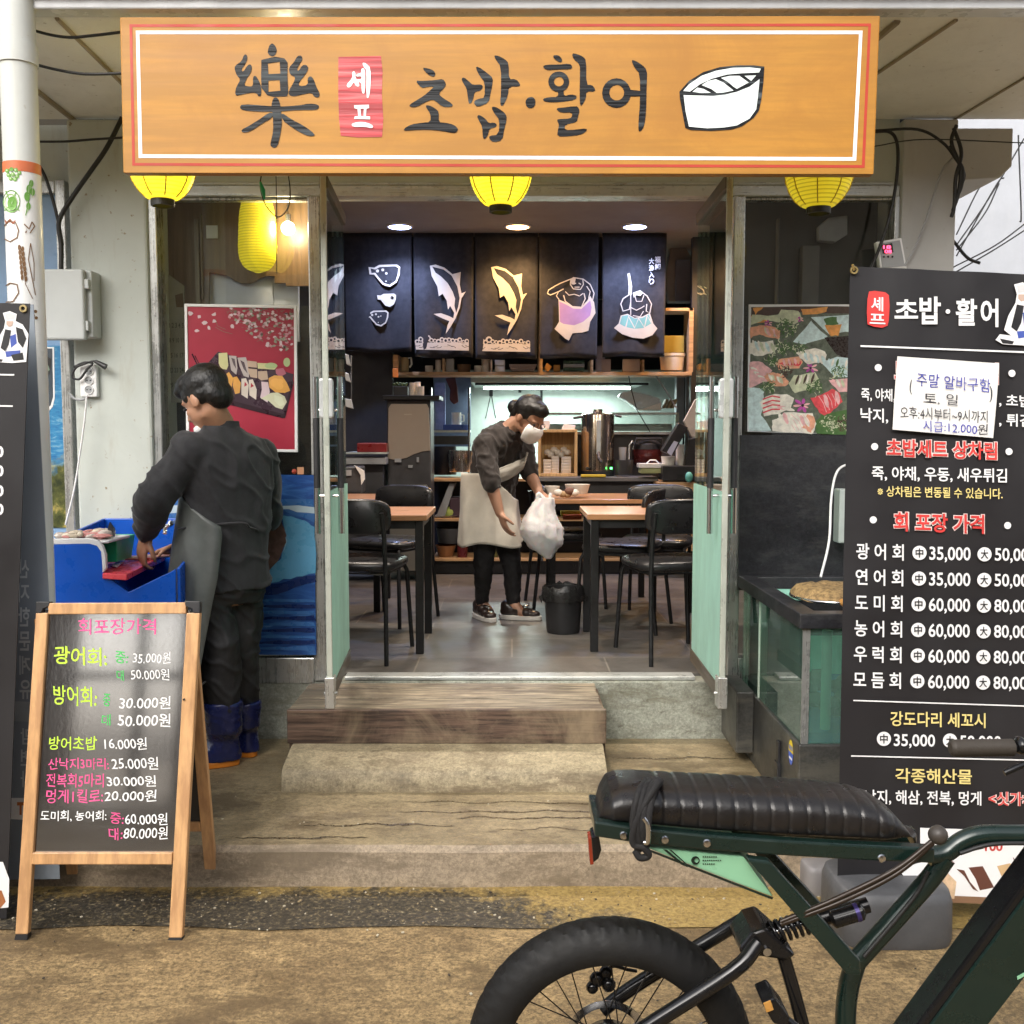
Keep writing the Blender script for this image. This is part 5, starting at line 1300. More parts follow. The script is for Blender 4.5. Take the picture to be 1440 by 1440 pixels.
mb.build('button', M['black'], ctl)

# vegetable wrapped pipe ------------------------------------------------------
class Cyl:
    def __init__(s, cx, cy, r): s.c, s.r = V((cx, cy)), r
    def at(s, px, py, off=0.0):
        d = ray(px, py); dx, dy = d.x, d.y; ox, oy = -s.c.x, -s.c.y; r = s.r + off
        a, b, c = dx*dx + dy*dy, 2*(ox*dx + oy*dy), ox*ox + oy*oy - r*r
        D = b*b - 4*a*c
        t = (-b - math.sqrt(D)) / (2*a) if D > 0 else -b / (2*a)
        return CAMP + d * t
YP_ = 3.45; cx = W(26, 100, YP_).x; rp = 24.0 * YP_ / F_PX
pp = thing('wrapped_pipe', 'white round pipe column wrapped in a vegetable print below an orange band', 'column', (cx, YP_, ZA))
CY = Cyl(cx, YP_, rp)
zw = W(26, 240, YP_ - rp).z; zo = W(26, 225, YP_ - rp).z
mb = MB(); mb.lathe([(rp, ZA), (rp, zw)], (cx, YP_, 0), 40); mb.build('wrap', mat('wrap_white', (0.76, .76, .74), .35, var=.05), pp, smooth=40)
mb = MB(); mb.lathe([(rp + .0008, zw), (rp + .0008, zo)], (cx, YP_, 0), 40); mb.build('band', mat('orange_band', (.62, .16, .06), .4), pp, smooth=40)
mb = MB(); mb.lathe([(rp - .001, zo), (rp - .001, W(26, 92, YP_).z), (rp + .004, W(26, 92, YP_).z), (rp + .004, W(26, 64, YP_).z), (rp - .001, W(26, 64, YP_).z), (rp - .001, zf1 + .03)], (cx, YP_, 0), 40); mb.build('pipe', plaster('pipe_white', (.62, .64, .60), (.4, .36, .28), .5), pp, smooth=40)
mb = MB()
def Cl(l, mi=0): trace(mb, CY, (0, 0), 1.0, l, mi, (), .0012)
def Cs(l, w_=1.6, mi=0): 
    l2 = []
    for i in range(len(l) - 1):
        for k in range(4): l2.append((l[i][0] + (l[i+1][0] - l[i][0]) * k / 4, l[i][1] + (l[i+1][1] - l[i][1]) * k / 4))
    Cl(stroke(l2 + [l[-1]], w_), mi)
for x, y in ((10, 240), (16, 238), (22, 239), (27, 243), (12, 246), (18, 245), (24, 248), (15, 251), (21, 252)): Cl(ell(x, y, 3.1, n=9), 0); Cl(ell(x - .6, y - .6, 1.6, n=7), 2)
Cl(ell(16, 283, 12, 16), 0); Cl(ell(15, 284, 9, 12), 2); Cl(ell(17, 286, 6.5, 10), 0); Cs([(8, 268), (16, 290), (22, 270)], 1.6, 0); Cs([(6, 296), (16, 288), (27, 296)], 1.8, 0)
for x, y, a in ((44, 258, 4), (41, 266, 5), (46, 270, 4), (38, 276, 5), (40, 290, 4)): Cl(ell(x, y, a * .8, a * 1.3), 0); Cs([(x, y - 5), (x - 1, y + 8)], .9, 2)
Cs([(44, 254), (41, 280), (36, 303)], 1.3, 0)
Cs([(6, 318), (12, 310), (22, 313), (26, 324), (24, 334), (14, 340), (6, 336)], 1.6, 1); Cl([(6, 308), (10, 312), (14, 307), (18, 312), (22, 309), (20, 315), (8, 315)], 3)
Cs([(34, 315), (41, 322), (45, 312), (49, 318), (42, 328)], 1.6, 1); Cs([(38, 322), (36, 328), (41, 316)], 1.6, 1)
for k in range(7):
    Cl(ell(27 + k * .7, 348 + k * 7, 2.0, 4.0), 1); Cl(ell(32 + k * .8, 350 + k * 7, 1.9, 3.8), 1)
Cs([(29, 346), (36, 400), (46, 420)], 1.1, 1)
Cs([(43, 342), (40, 365), (46, 395), (50, 415)], 1.3, 1); Cs([(43, 342), (48, 370), (48, 395)], 1.1, 1)
Cs([(8, 402), (14, 398), (24, 400), (26, 412), (18, 424), (8, 425)], 1.6, 1)
for x, y in ((45, 435), (50, 438), (47, 444), (51, 447)): Cl(ell(x, y, 2.4, n=8), 1)
mb.build('print', [mat('leaf_print', (.14, .34, .05), .5), mat('brown_print', (.17, .085, .03), .5), mat('pale_green_print', (.45, .62, .30), .5), mat('red_brown_print', (.3, .09, .04), .5)], pp)

# sea view poster in the neighbour window -----------------------------------------
m_, t, p = newmat('sea_view_print')
vec = coords(t); sx = N(t, 'SeparateXYZ'); t.links.new(vec, sx.inputs[0])
zt_, zb_ = W(80, 480, YF).z, W(80, 740, YF).z
mr = N(t, 'MapRange'); mr.inputs[1].default_value = zb_; mr.inputs[2].default_value = zt_; t.links.new(sx.outputs[2], mr.inputs[0])
wv = noise(t, coords(t, (6, 1, 22)), 2.2, 7, .65, .6)
sea = ramp(t, wv, [(.3, (.012, .10, .30)), (.55, (.04, .24, .46)), (.72, (.35, .55, .62))])
rock = ramp(t, noise(t, vec, 16, 7, .7), [(.35, (.02, .03, .01)), (.52, (.10, .11, .03)), (.66, (.42, .34, .10)), (.78, (.5, .46, .36))])
ad = N(t, 'Math', operation='ADD'); t.links.new(mr.outputs[0], ad.inputs[0])
mu = N(t, 'Math', operation='MULTIPLY'); t.links.new(noise(t, vec, 9, 4), mu.inputs[0]); mu.inputs[1].default_value = .35; t.links.new(mu.outputs[0], ad.inputs[1])
t.links.new(mixc(t, ramp(t, ad.outputs[0], [(.50, g3(0)), (.56, g3(1))]), rock, sea), p.inputs['Base Color']); p.inputs['Roughness'].default_value = .35
spz = VP(YF - .006)
sp = thing('sea_view_poster', 'poster of blue sea and mossy rocks left of the white pillar', 'poster', (0, 0, 0))
mb = MB(); mb.prism([spz.at(*q) for q in ((-120, 486), (92, 486), (97, 742), (-120, 742))], (0, .004, 0)); mb.build('sheet', m_, sp)
mb = MB(); trace(mb, spz, (0, 0), 1, [(30, 488), (76, 488), (77, 560), (74, 572), (68, 579), (58, 582), (30, 582)], 0); trace(mb, spz, (0, 0), 1, [(30, 490), (73.5, 490), (74.5, 558), (71, 570), (64, 577), (30, 579)], 1, (), .002)
trace(mb, spz, (0, 0), 1, [(50, 500), (62, 498), (72, 505), (70, 525), (62, 540), (66, 560), (60, 574), (48, 576)], 2, (), .003); trace(mb, spz, (0, 0), 1, [(56, 515), (66, 510), (70, 520), (60, 530), (64, 545), (58, 540)], 3, (), .004)
mb.build('inset_picture', [M['print_white'], mat('night_print', (.05, .07, .09), .4), mat('black_print', (.02, .02, .02), .4), mat('sage_print', (.22, .30, .22), .5)], sp)

# framed sushi poster -----------------------------------------------------
YQ = YF - .02
qp = VP(YQ); L5 = ((250, 420), 6.26)
su_ = thing('sushi_poster', 'white framed red poster of a sushi tray and blossom in the left window', 'poster', (0, YQ, 0))
mb = MB()
o = [qp.at(*q) for q in ((259, 427), (417, 429.5), (418.5, 636), (262, 634))]; i_ = [qp.at(*q) for q in ((263, 431), (413, 433.5), (414.5, 632), (266, 630))]
mb.prism(o, (0, .012, 0), 0, [i_]); mb.build('frame', M['print_white'], su_, bevel=.0015)
m_, t, p = newmat('red_poster_print')
t.links.new(ramp(t, noise(t, coords(t), 2.4, 3), [(.3, (.30, .022, .045)), (.7, (.46, .045, .075))]), p.inputs['Base Color']); p.inputs['Roughness'].default_value = .28
q2 = VP(YQ + .006)
mb = MB(); mb.poly([[q2.at(x, y) for x, y in ((262.5, 430.5), (413.5, 433), (415, 632.5), (265.5, 630.5))]])
rr = random.Random(3)
A = lambda l, mi, off=.001: trace(mb, q2, L5[0], L5[1], l, mi, (), off)
# blossom branch
for k in range(260):
    x = rr.uniform(430, 1015); y = rr.uniform(85, 460)
    if (y - 70) > (x - 380) * .75 + 40 or (y > 330 + (x - 500) * .25): continue
    w_ = rr.uniform(4, 11)
    A(stroke([(x, y), (x + rr.uniform(-45, 45), y + rr.uniform(-25, 25))], w_ * .4), 1, .0006)
for k in range(240):
    x = rr.uniform(430, 1015); y = rr.uniform(80, 465)
    if (y - 70) > (x - 380) * .75 + 50 or (y > 340 + (x - 500) * .28): continue
    A([(x + rr.uniform(8, 22) * math.cos(a), y + rr.uniform(6, 18) * math.sin(a)) for a in [q * 1.05 for q in range(6)]], rr.choice((2, 2, 3, 1, 4)), .0012)
for x, y in ((190,155),(320,140),(320,200),(275,255),(237,212),(165,285),(110,130),(480,240)): A([(x + rr.uniform(12, 30) * math.cos(a), y + rr.uniform(10, 26) * math.sin(a)) for a in [q * 1.05 for q in range(6)]], 2, .0014)
for s_ in ([(330,250),(400,290),(480,310)],[(330,180),(350,240),(420,270)],[(100,130),(130,135)]): A(stroke(s_, 4), 1)
# dark tray
A([(355,465),(1020,665),(950,1035),(925,1050),(130,830),(200,640)], 5, .0016); A([(140,810),(930,1015),(1010,700),(1020,740),(945,1050),(920,1052),(120,850)], 6, .0018)
A(stroke([(125,485),(200,640),(260,760)], 12), 6, .0016); A(stroke([(150,500),(215,630)], 8), 6, .0017)
for l, c_ in (([(360,480),(435,475),(445,590),(430,625),(380,615),(360,570)],7), ([(448,500),(515,505),(525,610),(515,670),(470,630)],8), ([(525,520),(600,515),(630,640),(625,695),(580,680),(545,600)],8), ([(610,545),(695,555),(700,700),(640,690),(620,640)],9), ([(700,565),(800,570),(880,590),(850,625),(770,620),(705,615)],7), ([(705,640),(785,635),(795,710),(735,720),(708,700)],9),
              ([(430,660),(450,645),(490,700),(470,800),(430,740)],10), ([(490,690),(520,685),(555,740),(545,830),(505,840),(485,770)],10), ([(560,705),(600,700),(625,760),(615,880),(560,845)],11), ([(625,715),(660,710),(695,800),(690,890),(630,850)],11),
              ([(300,620),(330,610),(380,660),(425,690),(420,720),(330,660)],11), ([(735,730),(795,735),(810,820),(790,915),(725,870),(740,800)],2), ([(820,830),(880,825),(940,860),(960,910),(920,975),(860,955),(800,900),(730,880)],12), ([(850,845),(920,870),(940,930),(900,950),(850,900)],13),
              ([(860,620),(930,610),(955,660),(900,690),(865,660)],14), ([(800,700),(850,675),(920,680),(960,740),(990,810),(940,830),(860,825),(805,780)],10)): A(l, c_, .0022)
for x, y, r_ in ((860,740,48),(890,770,40),(900,730,30),(850,770,26)): A(ell(x, y, r_, r_ * .8, 14), 15, .0026); 
for l in ([(360,520),(440,522),(440,540),(360,536)],[(620,600),(700,608),(700,622),(622,614)]): A(l, 6, .0026)
for l in ([(470,520),(500,530),(515,620),(490,580)],[(550,540),(585,560),(615,660),(580,620)]): A(l, 16, .0026)
for l in ([(590,730),(612,760),(585,775)],[(645,740),(670,770),(640,785)]): A(l, 17, .0026)
A(ell(820, 590, 55, 26), 18, .0026); A(ell(960, 560, 30, 40), 18, .0012)
mb.build('picture', [m_, mat('twig_print', (.20, .17, .13), .6), mat('blossom_print', (.66, .52, .55), .5), mat('pink_print', (.58, .28, .32), .5), mat('sage2_print', (.30, .32, .24), .5), mat('tray_print', (.055, .03, .045), .3), mat('tray_dark_print', (.03, .012, .02), .3),
   mat('egg_print', (.62, .60, .30), .4), mat('mackerel_print', (.48, .42, .40), .4), mat('salmon_pale_print', (.52, .38, .28), .4), mat('orange_print', (.72, .36, .08), .4), mat('white_fish_print', (.68, .60, .52), .4), mat('lemon_print', (.60, .60, .42), .4), mat('lemon_in_print', (.66, .68, .50), .4), mat('rose_print', (.45, .13, .18), .4), mat('carrot_print', (.80, .42, .10), .4), mat('dark_fish_print', (.12, .09, .10), .3), mat('red_roe_print', (.45, .04, .06), .3), mat('wasabi_print', (.42, .52, .25), .5)], su_)
# calendar
cal = thing('wall_calendar', 'pale wall calendar hanging inside at the left edge of the shop window', 'calendar', (0, YF + .2, 0))
f = lambda x, y: VP(YF + .19).at(x, y)
mb = MB(); mb.prism([f(234, 384), f(259, 402), f(259, 566), f(234, 566)], (0, .005, 0)); mb.build('sheet', mat('grey_paper', (.36, .35, .31), .6), cal)
mb = MB(); cp = VP(YF + .188)
trace(mb, cp, (0, 0), 1, [(246, 415), (257, 412), (258, 432), (248, 432)], 1)
for r_ in range(5): write(mb, cp, ('1 2 3 4 5', '8 9 10 11', '15 16 17', '22 23 24', '29 30 31')[r_], (238, 454 + r_ * 21, 258, 461 + r_ * 21), 0, .02)
mb.build('print', [mat('grey_ink', (.12, .12, .11), .6), mat('brown_photo', (.16, .10, .06), .6)], cal)

# blue wave sheet below ---------------------------------------------------
m_, t, p = newmat('wave_print')
vec = coords(t, (1, 1, 1))
w1 = noise(t, coords(t, (3, 1, 14)), 2.2, 8, .65, .7)
t.links.new(ramp(t, w1, [(.30, (.010, .035, .16)), (.50, (.022, .085, .30)), (.66, (.06, .18, .46)), (.78, (.30, .45, .66))]), p.inputs['Base Color']); p.inputs['Roughness'].default_value = .3
YWv = YF - .062; wp = VP(YWv)
wv_ = thing('wave_sheet', 'blue printed sheet of a breaking wave and a brown flatfish below the sushi poster', 'poster', (0, YWv, 0))
mb = MB(); mb.prism([wp.at(*q) for q in ((234, 666), (441, 668), (445, 921), (234, 921))], (0, .003, 0)); mb.build('sheet', m_, wv_)
mb = MB()
wn = lambda pts, mi, off=.0012: trace(mb, wp, (0, 0), 1, pts, mi, (), off)
def wob(l, s, n=5, amp=1.5):
    out = []
    for i in range(len(l)):
        a, b = l[i], l[(i + 1) % len(l)]
        for k in range(n):
            t_ = k / n; out.append((a[0] + (b[0] - a[0]) * t_ + rr.uniform(-amp, amp), a[1] + (b[1] - a[1]) * t_ + rr.uniform(-amp, amp)))
    return out
wn(wob([(236, 706), (300, 700), (441, 702), (443, 735), (400, 718), (360, 720), (236, 730)], 1), 0)
wn(wob([(236, 712), (330, 708), (442, 712), (443, 722), (380, 714), (236, 722)], 1), 1, .0016)
wn(wob([(395, 725), (420, 728), (443, 740), (444, 806), (400, 815), (365, 822), (366, 790), (392, 790), (404, 760)], 1), 2, .0018)
wn(wob([(402, 742), (430, 748), (443, 760), (444, 790), (415, 795), (398, 785)], 1), 3, .0022)
wn(wob([(410, 755), (436, 758), (440, 775), (418, 780)], 1, amp=2.5), 1, .0026)
wn(wob([(236, 820), (360, 826), (444, 808), (444, 818), (380, 838), (236, 835)], 1), 4, .0018)
for k in range(9): y = 845 + k * 8.5; wn(wob([(300 + rr.uniform(0, 70), y), (380, y - 3), (442, y - rr.uniform(1, 5)), (444, y + 2), (380, y + 1)], 1, amp=.8), 4 if k % 2 else 0, .0016)
wn(wob([(300, 735), (362, 735), (380, 725), (396, 732), (404, 752), (398, 775), (386, 795), (366, 815), (340, 822), (300, 815)], 1, 4, 1.6), 5, .003)
mb.build('picture', [mat('mid_wave', (.05, .16, .42), .3), mat('foam_print', (.50, .62, .70), .4), mat('cyan_wave', (.12, .36, .58), .3), mat('pale_wave', (.30, .52, .66), .3), mat('deep_wave', (.012, .03, .13), .3), mat('flatfish_print', (.15, .085, .07), .5, var=.35, vs=30)], wv_)
mb = MB(); mb.pbox(418, 657, 427, 667, YF - .06, YF - .05); mb.ball(W(414, 663, YF - .055), .012, 8, 1); item('paper_scraps', 'orange tape scraps above the blue wave sheet', 'tape', mb, [mat('peach', (.62, .30, .16), .6), mat('red_tape', (.45, .06, .03), .5)])

# sashimi poster --------------------------------------------------------------
YQ3 = YF - .03; q3 = VP(YQ3); L6 = ((1040, 420), 7.2)
sa = thing('sashimi_poster', 'white edged photo poster of assorted sashimi with flowers in the right window', 'poster', (0, YQ3, 0))
mb = MB(); mb.prism([q3.at(*q) for q in ((1053, 428), (1238, 428), (1236, 612), (1051, 607))], (0, .006, 0)); mb.build('sheet', M['print_white'], sa)
mb = MB(); B = lambda l, mi, off=.0012: trace(mb, q3, L6[0], L6[1], l, mi, (), off)
B([(118,85),(1410,85),(1400,1380),(95,1340)], 0, .0006)
cols = {'green': 1, 'pale': 2, 'salmon': 3, 'pink': 4, 'purple': 5, 'dark': 6, 'orange': 7, 'white': 8, 'red': 9, 'ice': 10, 'deep': 11}
for l, c_, o_ in (([(118,85),(1410,85),(1410,170),(900,150),(500,120),(300,170),(118,170)],'dark',1), ([(620,110),(900,90),(860,140),(640,170)],'orange',2), ([(130,95),(250,90),(160,160)],'orange',2),
   ([(120,170),(380,170),(420,110),(600,130),(640,200),(560,260),(380,230),(250,220),(120,260)],'pale',2), ([(720,190),(1410,130),(1410,430),(1080,330),(900,370)],'ice',2), ([(540,430),(720,230),(780,290),(900,380),(760,430),(660,470)],'ice',3),
   ([(110,300),(200,260),(410,300),(410,410),(300,400),(200,360),(110,400)],'salmon',2), ([(105,440),(330,430),(390,500),(330,560),(180,580),(105,560)],'white',2), ([(850,400),(1410,350),(1410,640),(1090,640),(980,560)],'deep',2),
   ([(575,540),(760,500),(870,540),(880,640),(700,660),(600,600)],'white',3), ([(830,640),(980,590),(1410,650),(1410,800),(960,800)],'ice',3), ([(360,650),(420,600),(600,580),(640,640),(600,700),(400,720)],'salmon',4), ([(400,660),(520,620),(620,640),(600,690)],'red',5),
   ([(105,640),(230,640),(330,720),(280,830),(105,910)],'pink',3), ([(240,790),(330,740),(440,770),(500,840),(460,890),(330,880)],'salmon',5), ([(490,860),(560,780),(760,740),(820,840),(700,930),(560,960)],'pale',5), ([(910,830),(1410,770),(1410,930),(1000,940)],'pink',5),
   ([(215,1040),(300,970),(480,960),(560,1010),(520,1120),(380,1160),(240,1190)],'white',5), ([(90,900),(250,900),(240,1000),(220,1180),(330,1340),(90,1340)],'ice',4), ([(330,1230),(450,1160),(740,1150),(780,1260),(740,1370),(330,1345)],'white',6), ([(690,1160),(760,1200),(770,1270),(720,1360),(640,1300)],'salmon',7),
   ([(720,1010),(820,970),(930,920),(1010,950),(1040,1050),(960,1130),(850,1190),(790,1130)],'red',6), ([(760,1250),(830,1180),(1060,1130),(1410,1100),(1400,1380),(780,1370)],'green',6), ([(860,1250),(960,1220),(1000,1290),(900,1330)],'pale',7),
   ([(120,260),(110,180),(240,180),(300,240)],'orange',4), ([(850,200),(980,180),(1000,260),(880,280)],'green',5), ([(870,270),(1040,250),(1000,370),(920,380)],'orange',5)):
    B(wob(l, 1, 3, 9), cols[c_], .0008 + .0002 * o_)
def leaf(x, y, n, R0, c_, o_):
    for k in range(n * 3):
        a = rr.uniform(0, 6.3); d_ = R0 * math.sqrt(rr.random()) * .8; L_ = rr.uniform(10, 34); t_ = rr.uniform(0, 6.3)
        q = (x + d_ * math.cos(a), y + d_ * .75 * math.sin(a))
        B(stroke([q, (q[0] + L_ * math.cos(t_), q[1] + L_ * math.sin(t_)), (q[0] + L_ * 1.6 * math.cos(t_ + .5), q[1] + L_ * 1.6 * math.sin(t_ + .5))], rr.uniform(5, 11)), cols[c_] if k % 4 else cols['pale'], .0022 + .0001 * o_)
for x, y, n_, r_, c_ in ((480,290,26,130,'green'),(450,500,22,110,'green'),(600,500,12,80,'green'),(330,620,14,70,'green'),(470,730,16,80,'dark'),(760,890,22,100,'green'),(290,890,16,80,'green'),(1000,740,18,90,'green'),(900,1260,36,120,'green'),(1060,1260,22,110,'dark'),(1250,1250,30,150,'green')):
    leaf(x, y, n_, r_, c_, 1)
def slices(x, y, n, dx, dy, L_, w_, a, cs):
    for k in range(n):
        q = (x + dx * k + rr.uniform(-4, 4), y + dy * k + rr.uniform(-4, 4)); ca, sa_ = math.cos(a), math.sin(a)
        l = [(q[0] - L_ * ca + rr.uniform(-5, 5), q[1] - L_ * sa_), (q[0] - w_ * sa_, q[1] + w_ * ca), (q[0] + L_ * ca, q[1] + L_ * sa_ + rr.uniform(-5, 5)), (q[0] + w_ * sa_ * 1.3, q[1] - w_ * ca * 1.3)]
        B(smoothloop(l, 2), cols[cs[k % len(cs)]], .0024 + .0001 * k)
slices(250, 320, 7, 22, 6, 60, 22, 1.1, ('salmon', 'pale', 'pink')); slices(150, 470, 8, 26, 4, 70, 20, 1.2, ('white', 'ice', 'white', 'pale')); slices(420, 650, 7, 28, -3, 46, 16, 1.3, ('salmon', 'pink')); slices(130, 700, 7, 18, 20, 60, 18, .5, ('pink', 'white'))
slices(290, 790, 6, 26, 8, 50, 18, 1.1, ('salmon', 'white', 'pale')); slices(560, 820, 8, 26, -2, 70, 14, 1.9, ('pale', 'dark', 'white')); slices(800, 1060, 6, 38, -12, 92, 26, 1.35, ('red', 'red', 'pink')); slices(270, 1060, 6, 44, 12, 90, 22, .2, ('white', 'pink', 'white'))
slices(420, 1210, 7, 44, 6, 80, 26, 1.2, ('white', 'pink', 'white', 'salmon')); slices(960, 850, 9, 40, 4, 60, 18, 1.2, ('pink', 'white', 'pale')); slices(640, 580, 8, 30, 6, 60, 22, 1.2, ('white', 'ice')); slices(900, 640, 10, 44, 4, 54, 14, 1.8, ('ice', 'white', 'green'))
for x, y, r_ in ((640,1080,105),(720,700,85),(290,250,55),(610,210,45)):
    for k in range(7):
        a = k * .9 + .4 + rr.uniform(-.25, .25); q = rr.uniform(.7, 1.15)
        B(smoothloop([(x, y), (x + r_ * q * .6 * math.cos(a - .35), y + r_ * q * .45 * math.sin(a - .35)), (x + r_ * q * math.cos(a), y + r_ * q * .75 * math.sin(a)), (x + r_ * q * .6 * math.cos(a + .35), y + r_ * q * .45 * math.sin(a + .35))], 2), cols['purple'] if k % 3 else cols['pink'], .0036 + .00005 * k)
    B(ell(x, y, r_ * .14, n=8), cols['deep'], .0042)
for k in range(5): B(stroke([(800 + k * 45, 985 - k * 8), (850 + k * 40, 1060 - k * 10), (880 + k * 30, 1150 - k * 22)], 7), cols['pink'], .0034)
for k in range(4): B(stroke([(235, 1020 + k * 45), (330, 985 + k * 45), (410, 1000 + k * 40)], 14), cols['red'], .003)
for k in range(5): B(stroke([(400 + k * 60, 1170), (500 + k * 50, 1230 + k * 5), (560 + k * 40, 1330)], 5), cols['pink'], .003)
mb.build('picture', [mat('food_base', (0.13, 0.15, 0.11), .35, var=.38, vs=38), mat('herb_print', (0.071, 0.158, 0.044), .4, var=.2, vs=38), mat('pale_food', (0.603, 0.631, 0.430), .4, var=.2, vs=38), mat('salmon_print', (0.804, 0.386, 0.244), .35, var=.2, vs=38), mat('pink_food', (0.833, 0.474, 0.474), .35, var=.2, vs=38), mat('orchid_print', (0.516, 0.086, 0.386), .35, var=.2, vs=38), mat('dark_food', (0.086, 0.051, 0.036), .4, var=.2, vs=38), mat('orange_food', (0.789, 0.345, 0.086), .4, var=.2, vs=38), mat('white_food', (0.833, 0.789, 0.690), .35, var=.2, vs=38), mat('tuna_print', (0.745, 0.086, 0.100), .35, var=.2, vs=38), mat('ice_print', (0.603, 0.745, 0.745), .3, var=.2, vs=38), mat('deep_food', (0.036, 0.026, 0.022), .3, var=.2, vs=38)], sa)

# ================================================================== FISH TANK
xt, yt0, yt1 = W(1130, 900, 3.5).x, 3.50, 4.44
ztk, zgl = W(1130, 862, 3.5).z, W(1126, 1046, 3.5).z
xt1 = 2.02
tk = thing('fish_tank', 'green glass fish tank with black rim on a dark cabinet right of the door', 'fish tank', (xt, 3.9, ZA))
mb = MB(); mb.box((xt - .012, yt0 - .012, ZA), (xt1, yt1, zgl)); mb.box((xt - .085, yt1 - .30, ZA + .05), (xt - .0125, yt1, zgl + .02))
mb.build('cabinet', concrete('dirty_black_cabinet', (.045, .045, .042), (.022, .022, .02), (.09, .085, .07), 2.5, .5, .2, .1), tk, bevel=.006)
rimz = .052
mb = MB()
mb.prism([V((xt - .02, yt0 - .02, ztk - rimz)), V((xt1, yt0 - .02, ztk - rimz)), V((xt1, yt1, ztk - rimz)), V((xt - .02, yt1, ztk - rimz))], (0, 0, rimz), 0, [[V((xt + .05, yt0 + .05, ztk - rimz)), V((xt1 - .05, yt0 + .05, ztk - rimz)), V((xt1 - .05, yt1 - .05, ztk - rimz)), V((xt + .05, yt1 - .05, ztk - rimz))]])
mb.build('rim', M['dark_board'], tk, bevel=.004)
M['tankglass'] = glass('tank_glass', (.62, .86, .76), haze=.14, hazec=(.40, .70, .58))
zt0 = zgl + .001
mb = MB(); mb.box((xt, yt0, zt0), (xt + .006, yt1 - .02, ztk - rimz)); mb.build('side_glass', M['tankglass'], tk)
mb = MB(); mb.box((xt + .0065, yt0, zt0), (xt1, yt0 + .006, ztk - rimz)); mb.build('front_glass', M['tankglass'], tk)
mb = MB(); mb.box((xt - .004, yt0 - .005, zt0), (xt + .022, yt0 - .001, ztk - rimz - .001)); mb.build('corner_trim', M['steel'], tk)
M['tankwall'] = mat('green_tank_wall', (.36, .72, .58), .5, var=.22, vs=3)
mb = MB(); mb.box((xt + .01, yt1 - .045, zt0), (xt1, yt1 - .02, ztk - rimz)); mb.box((xt1 - .5, yt0 + .03, zt0), (xt1 - .48, yt1 - .05, ztk - rimz)); mb.build('inner_wall', M['tankwall'], tk)
mb = MB(); mb.box((xt + .01, yt0 + .01, zt0), (xt1 - .5, yt1 - .05, zt0 + .035)); mb.build('blue_bottom', mat('blue_floor', (.03, .22, .60), .4), tk)
mb = MB(); mb.box((xt + .02, yt0 + .015, ztk - rimz - .03), (xt1 - .5, yt1 - .05, ztk - rimz - .026)); mb.build('water_surface', glass('water', (.75, .9, .82)), tk)
mb = MB()
for k in range(26):
    x = xt + .05 + rr.random() * .4; y = yt0 + .1 + rr.random() * .6
    mb.ball((x, y, zt0 + .05 + .03 * rr.random()), (.05, .05, .03), 8)
mb.build('mud', mat('olive_mud', (.07, .075, .03), .8), tk, smooth=60)
mb = MB(); mb.tube([V((xt + .10, yt0 + .06, zt0 + .03)), V((xt + .10, yt0 + .06, ztk - rimz - .02))], .018, 12); mb.build('pump', mat('pale_pump', (.55, .66, .62), .4), tk, smooth=50)
mb = MB(); mb.tube([V((xt + .006, yt0 + .62, zt0)), V((xt + .006, yt0 + .62, ztk - rimz))], .011, 8); mb.build('inner_seal', mat('pale_seal', (.5, .6, .52), .5), tk)
mb = MB(); c_ = W(1094, 1062, 3.55); mb.box((xt - .022, 3.72, zgl - .16), (xt - .0125, 3.75, zgl - .06)); mb.box((xt - .026, 3.71, zgl - .22), (xt - .0125, 3.76, zgl - .14)); mb.build('hasp', M['black'], tk, bevel=.002)
mb = MB()
sy_, sz_ = 3.58, zgl - .055
mb.poly([[V((xt - .0136, sy_ + .03 * math.cos(a), sz_ + .045 * max(0, math.sin(a)))) for a in [math.pi * k / 10 for k in range(11)]]], 0)
mb.poly([[V((xt - .0136, sy_ + .03 * math.cos(a), sz_ - .001 + .045 * min(0, math.sin(a)))) for a in [math.pi + math.pi * k / 10 for k in range(11)]]], 1)
for k in range(3): mb.poly([[V((xt - .0142, sy_ + .02 - .016 * k, sz_ + .008)), V((xt - .0142, sy_ + .01 - .016 * k, sz_ + .008)), V((xt - .0142, sy_ + .01 - .016 * k, sz_ + .024)), V((xt - .0142, sy_ + .02 - .016 * k, sz_ + .024))]], 2)
mb.poly([[V((xt - .0142, sy_ + .02, sz_ - .018)), V((xt - .0142, sy_ - .02, sz_ - .018)), V((xt - .0142, sy_ - .02, sz_ - .026)), V((xt - .0142, sy_ + .02, sz_ - .026))]], 3)
mb.build('sticker', [mat('yellow_sticker', (.72, .55, .02), .4), mat('blue_sticker', (.05, .12, .55), .4), mat('sticker_ink', (.05, .12, .5), .4), M['print_white']], tk)
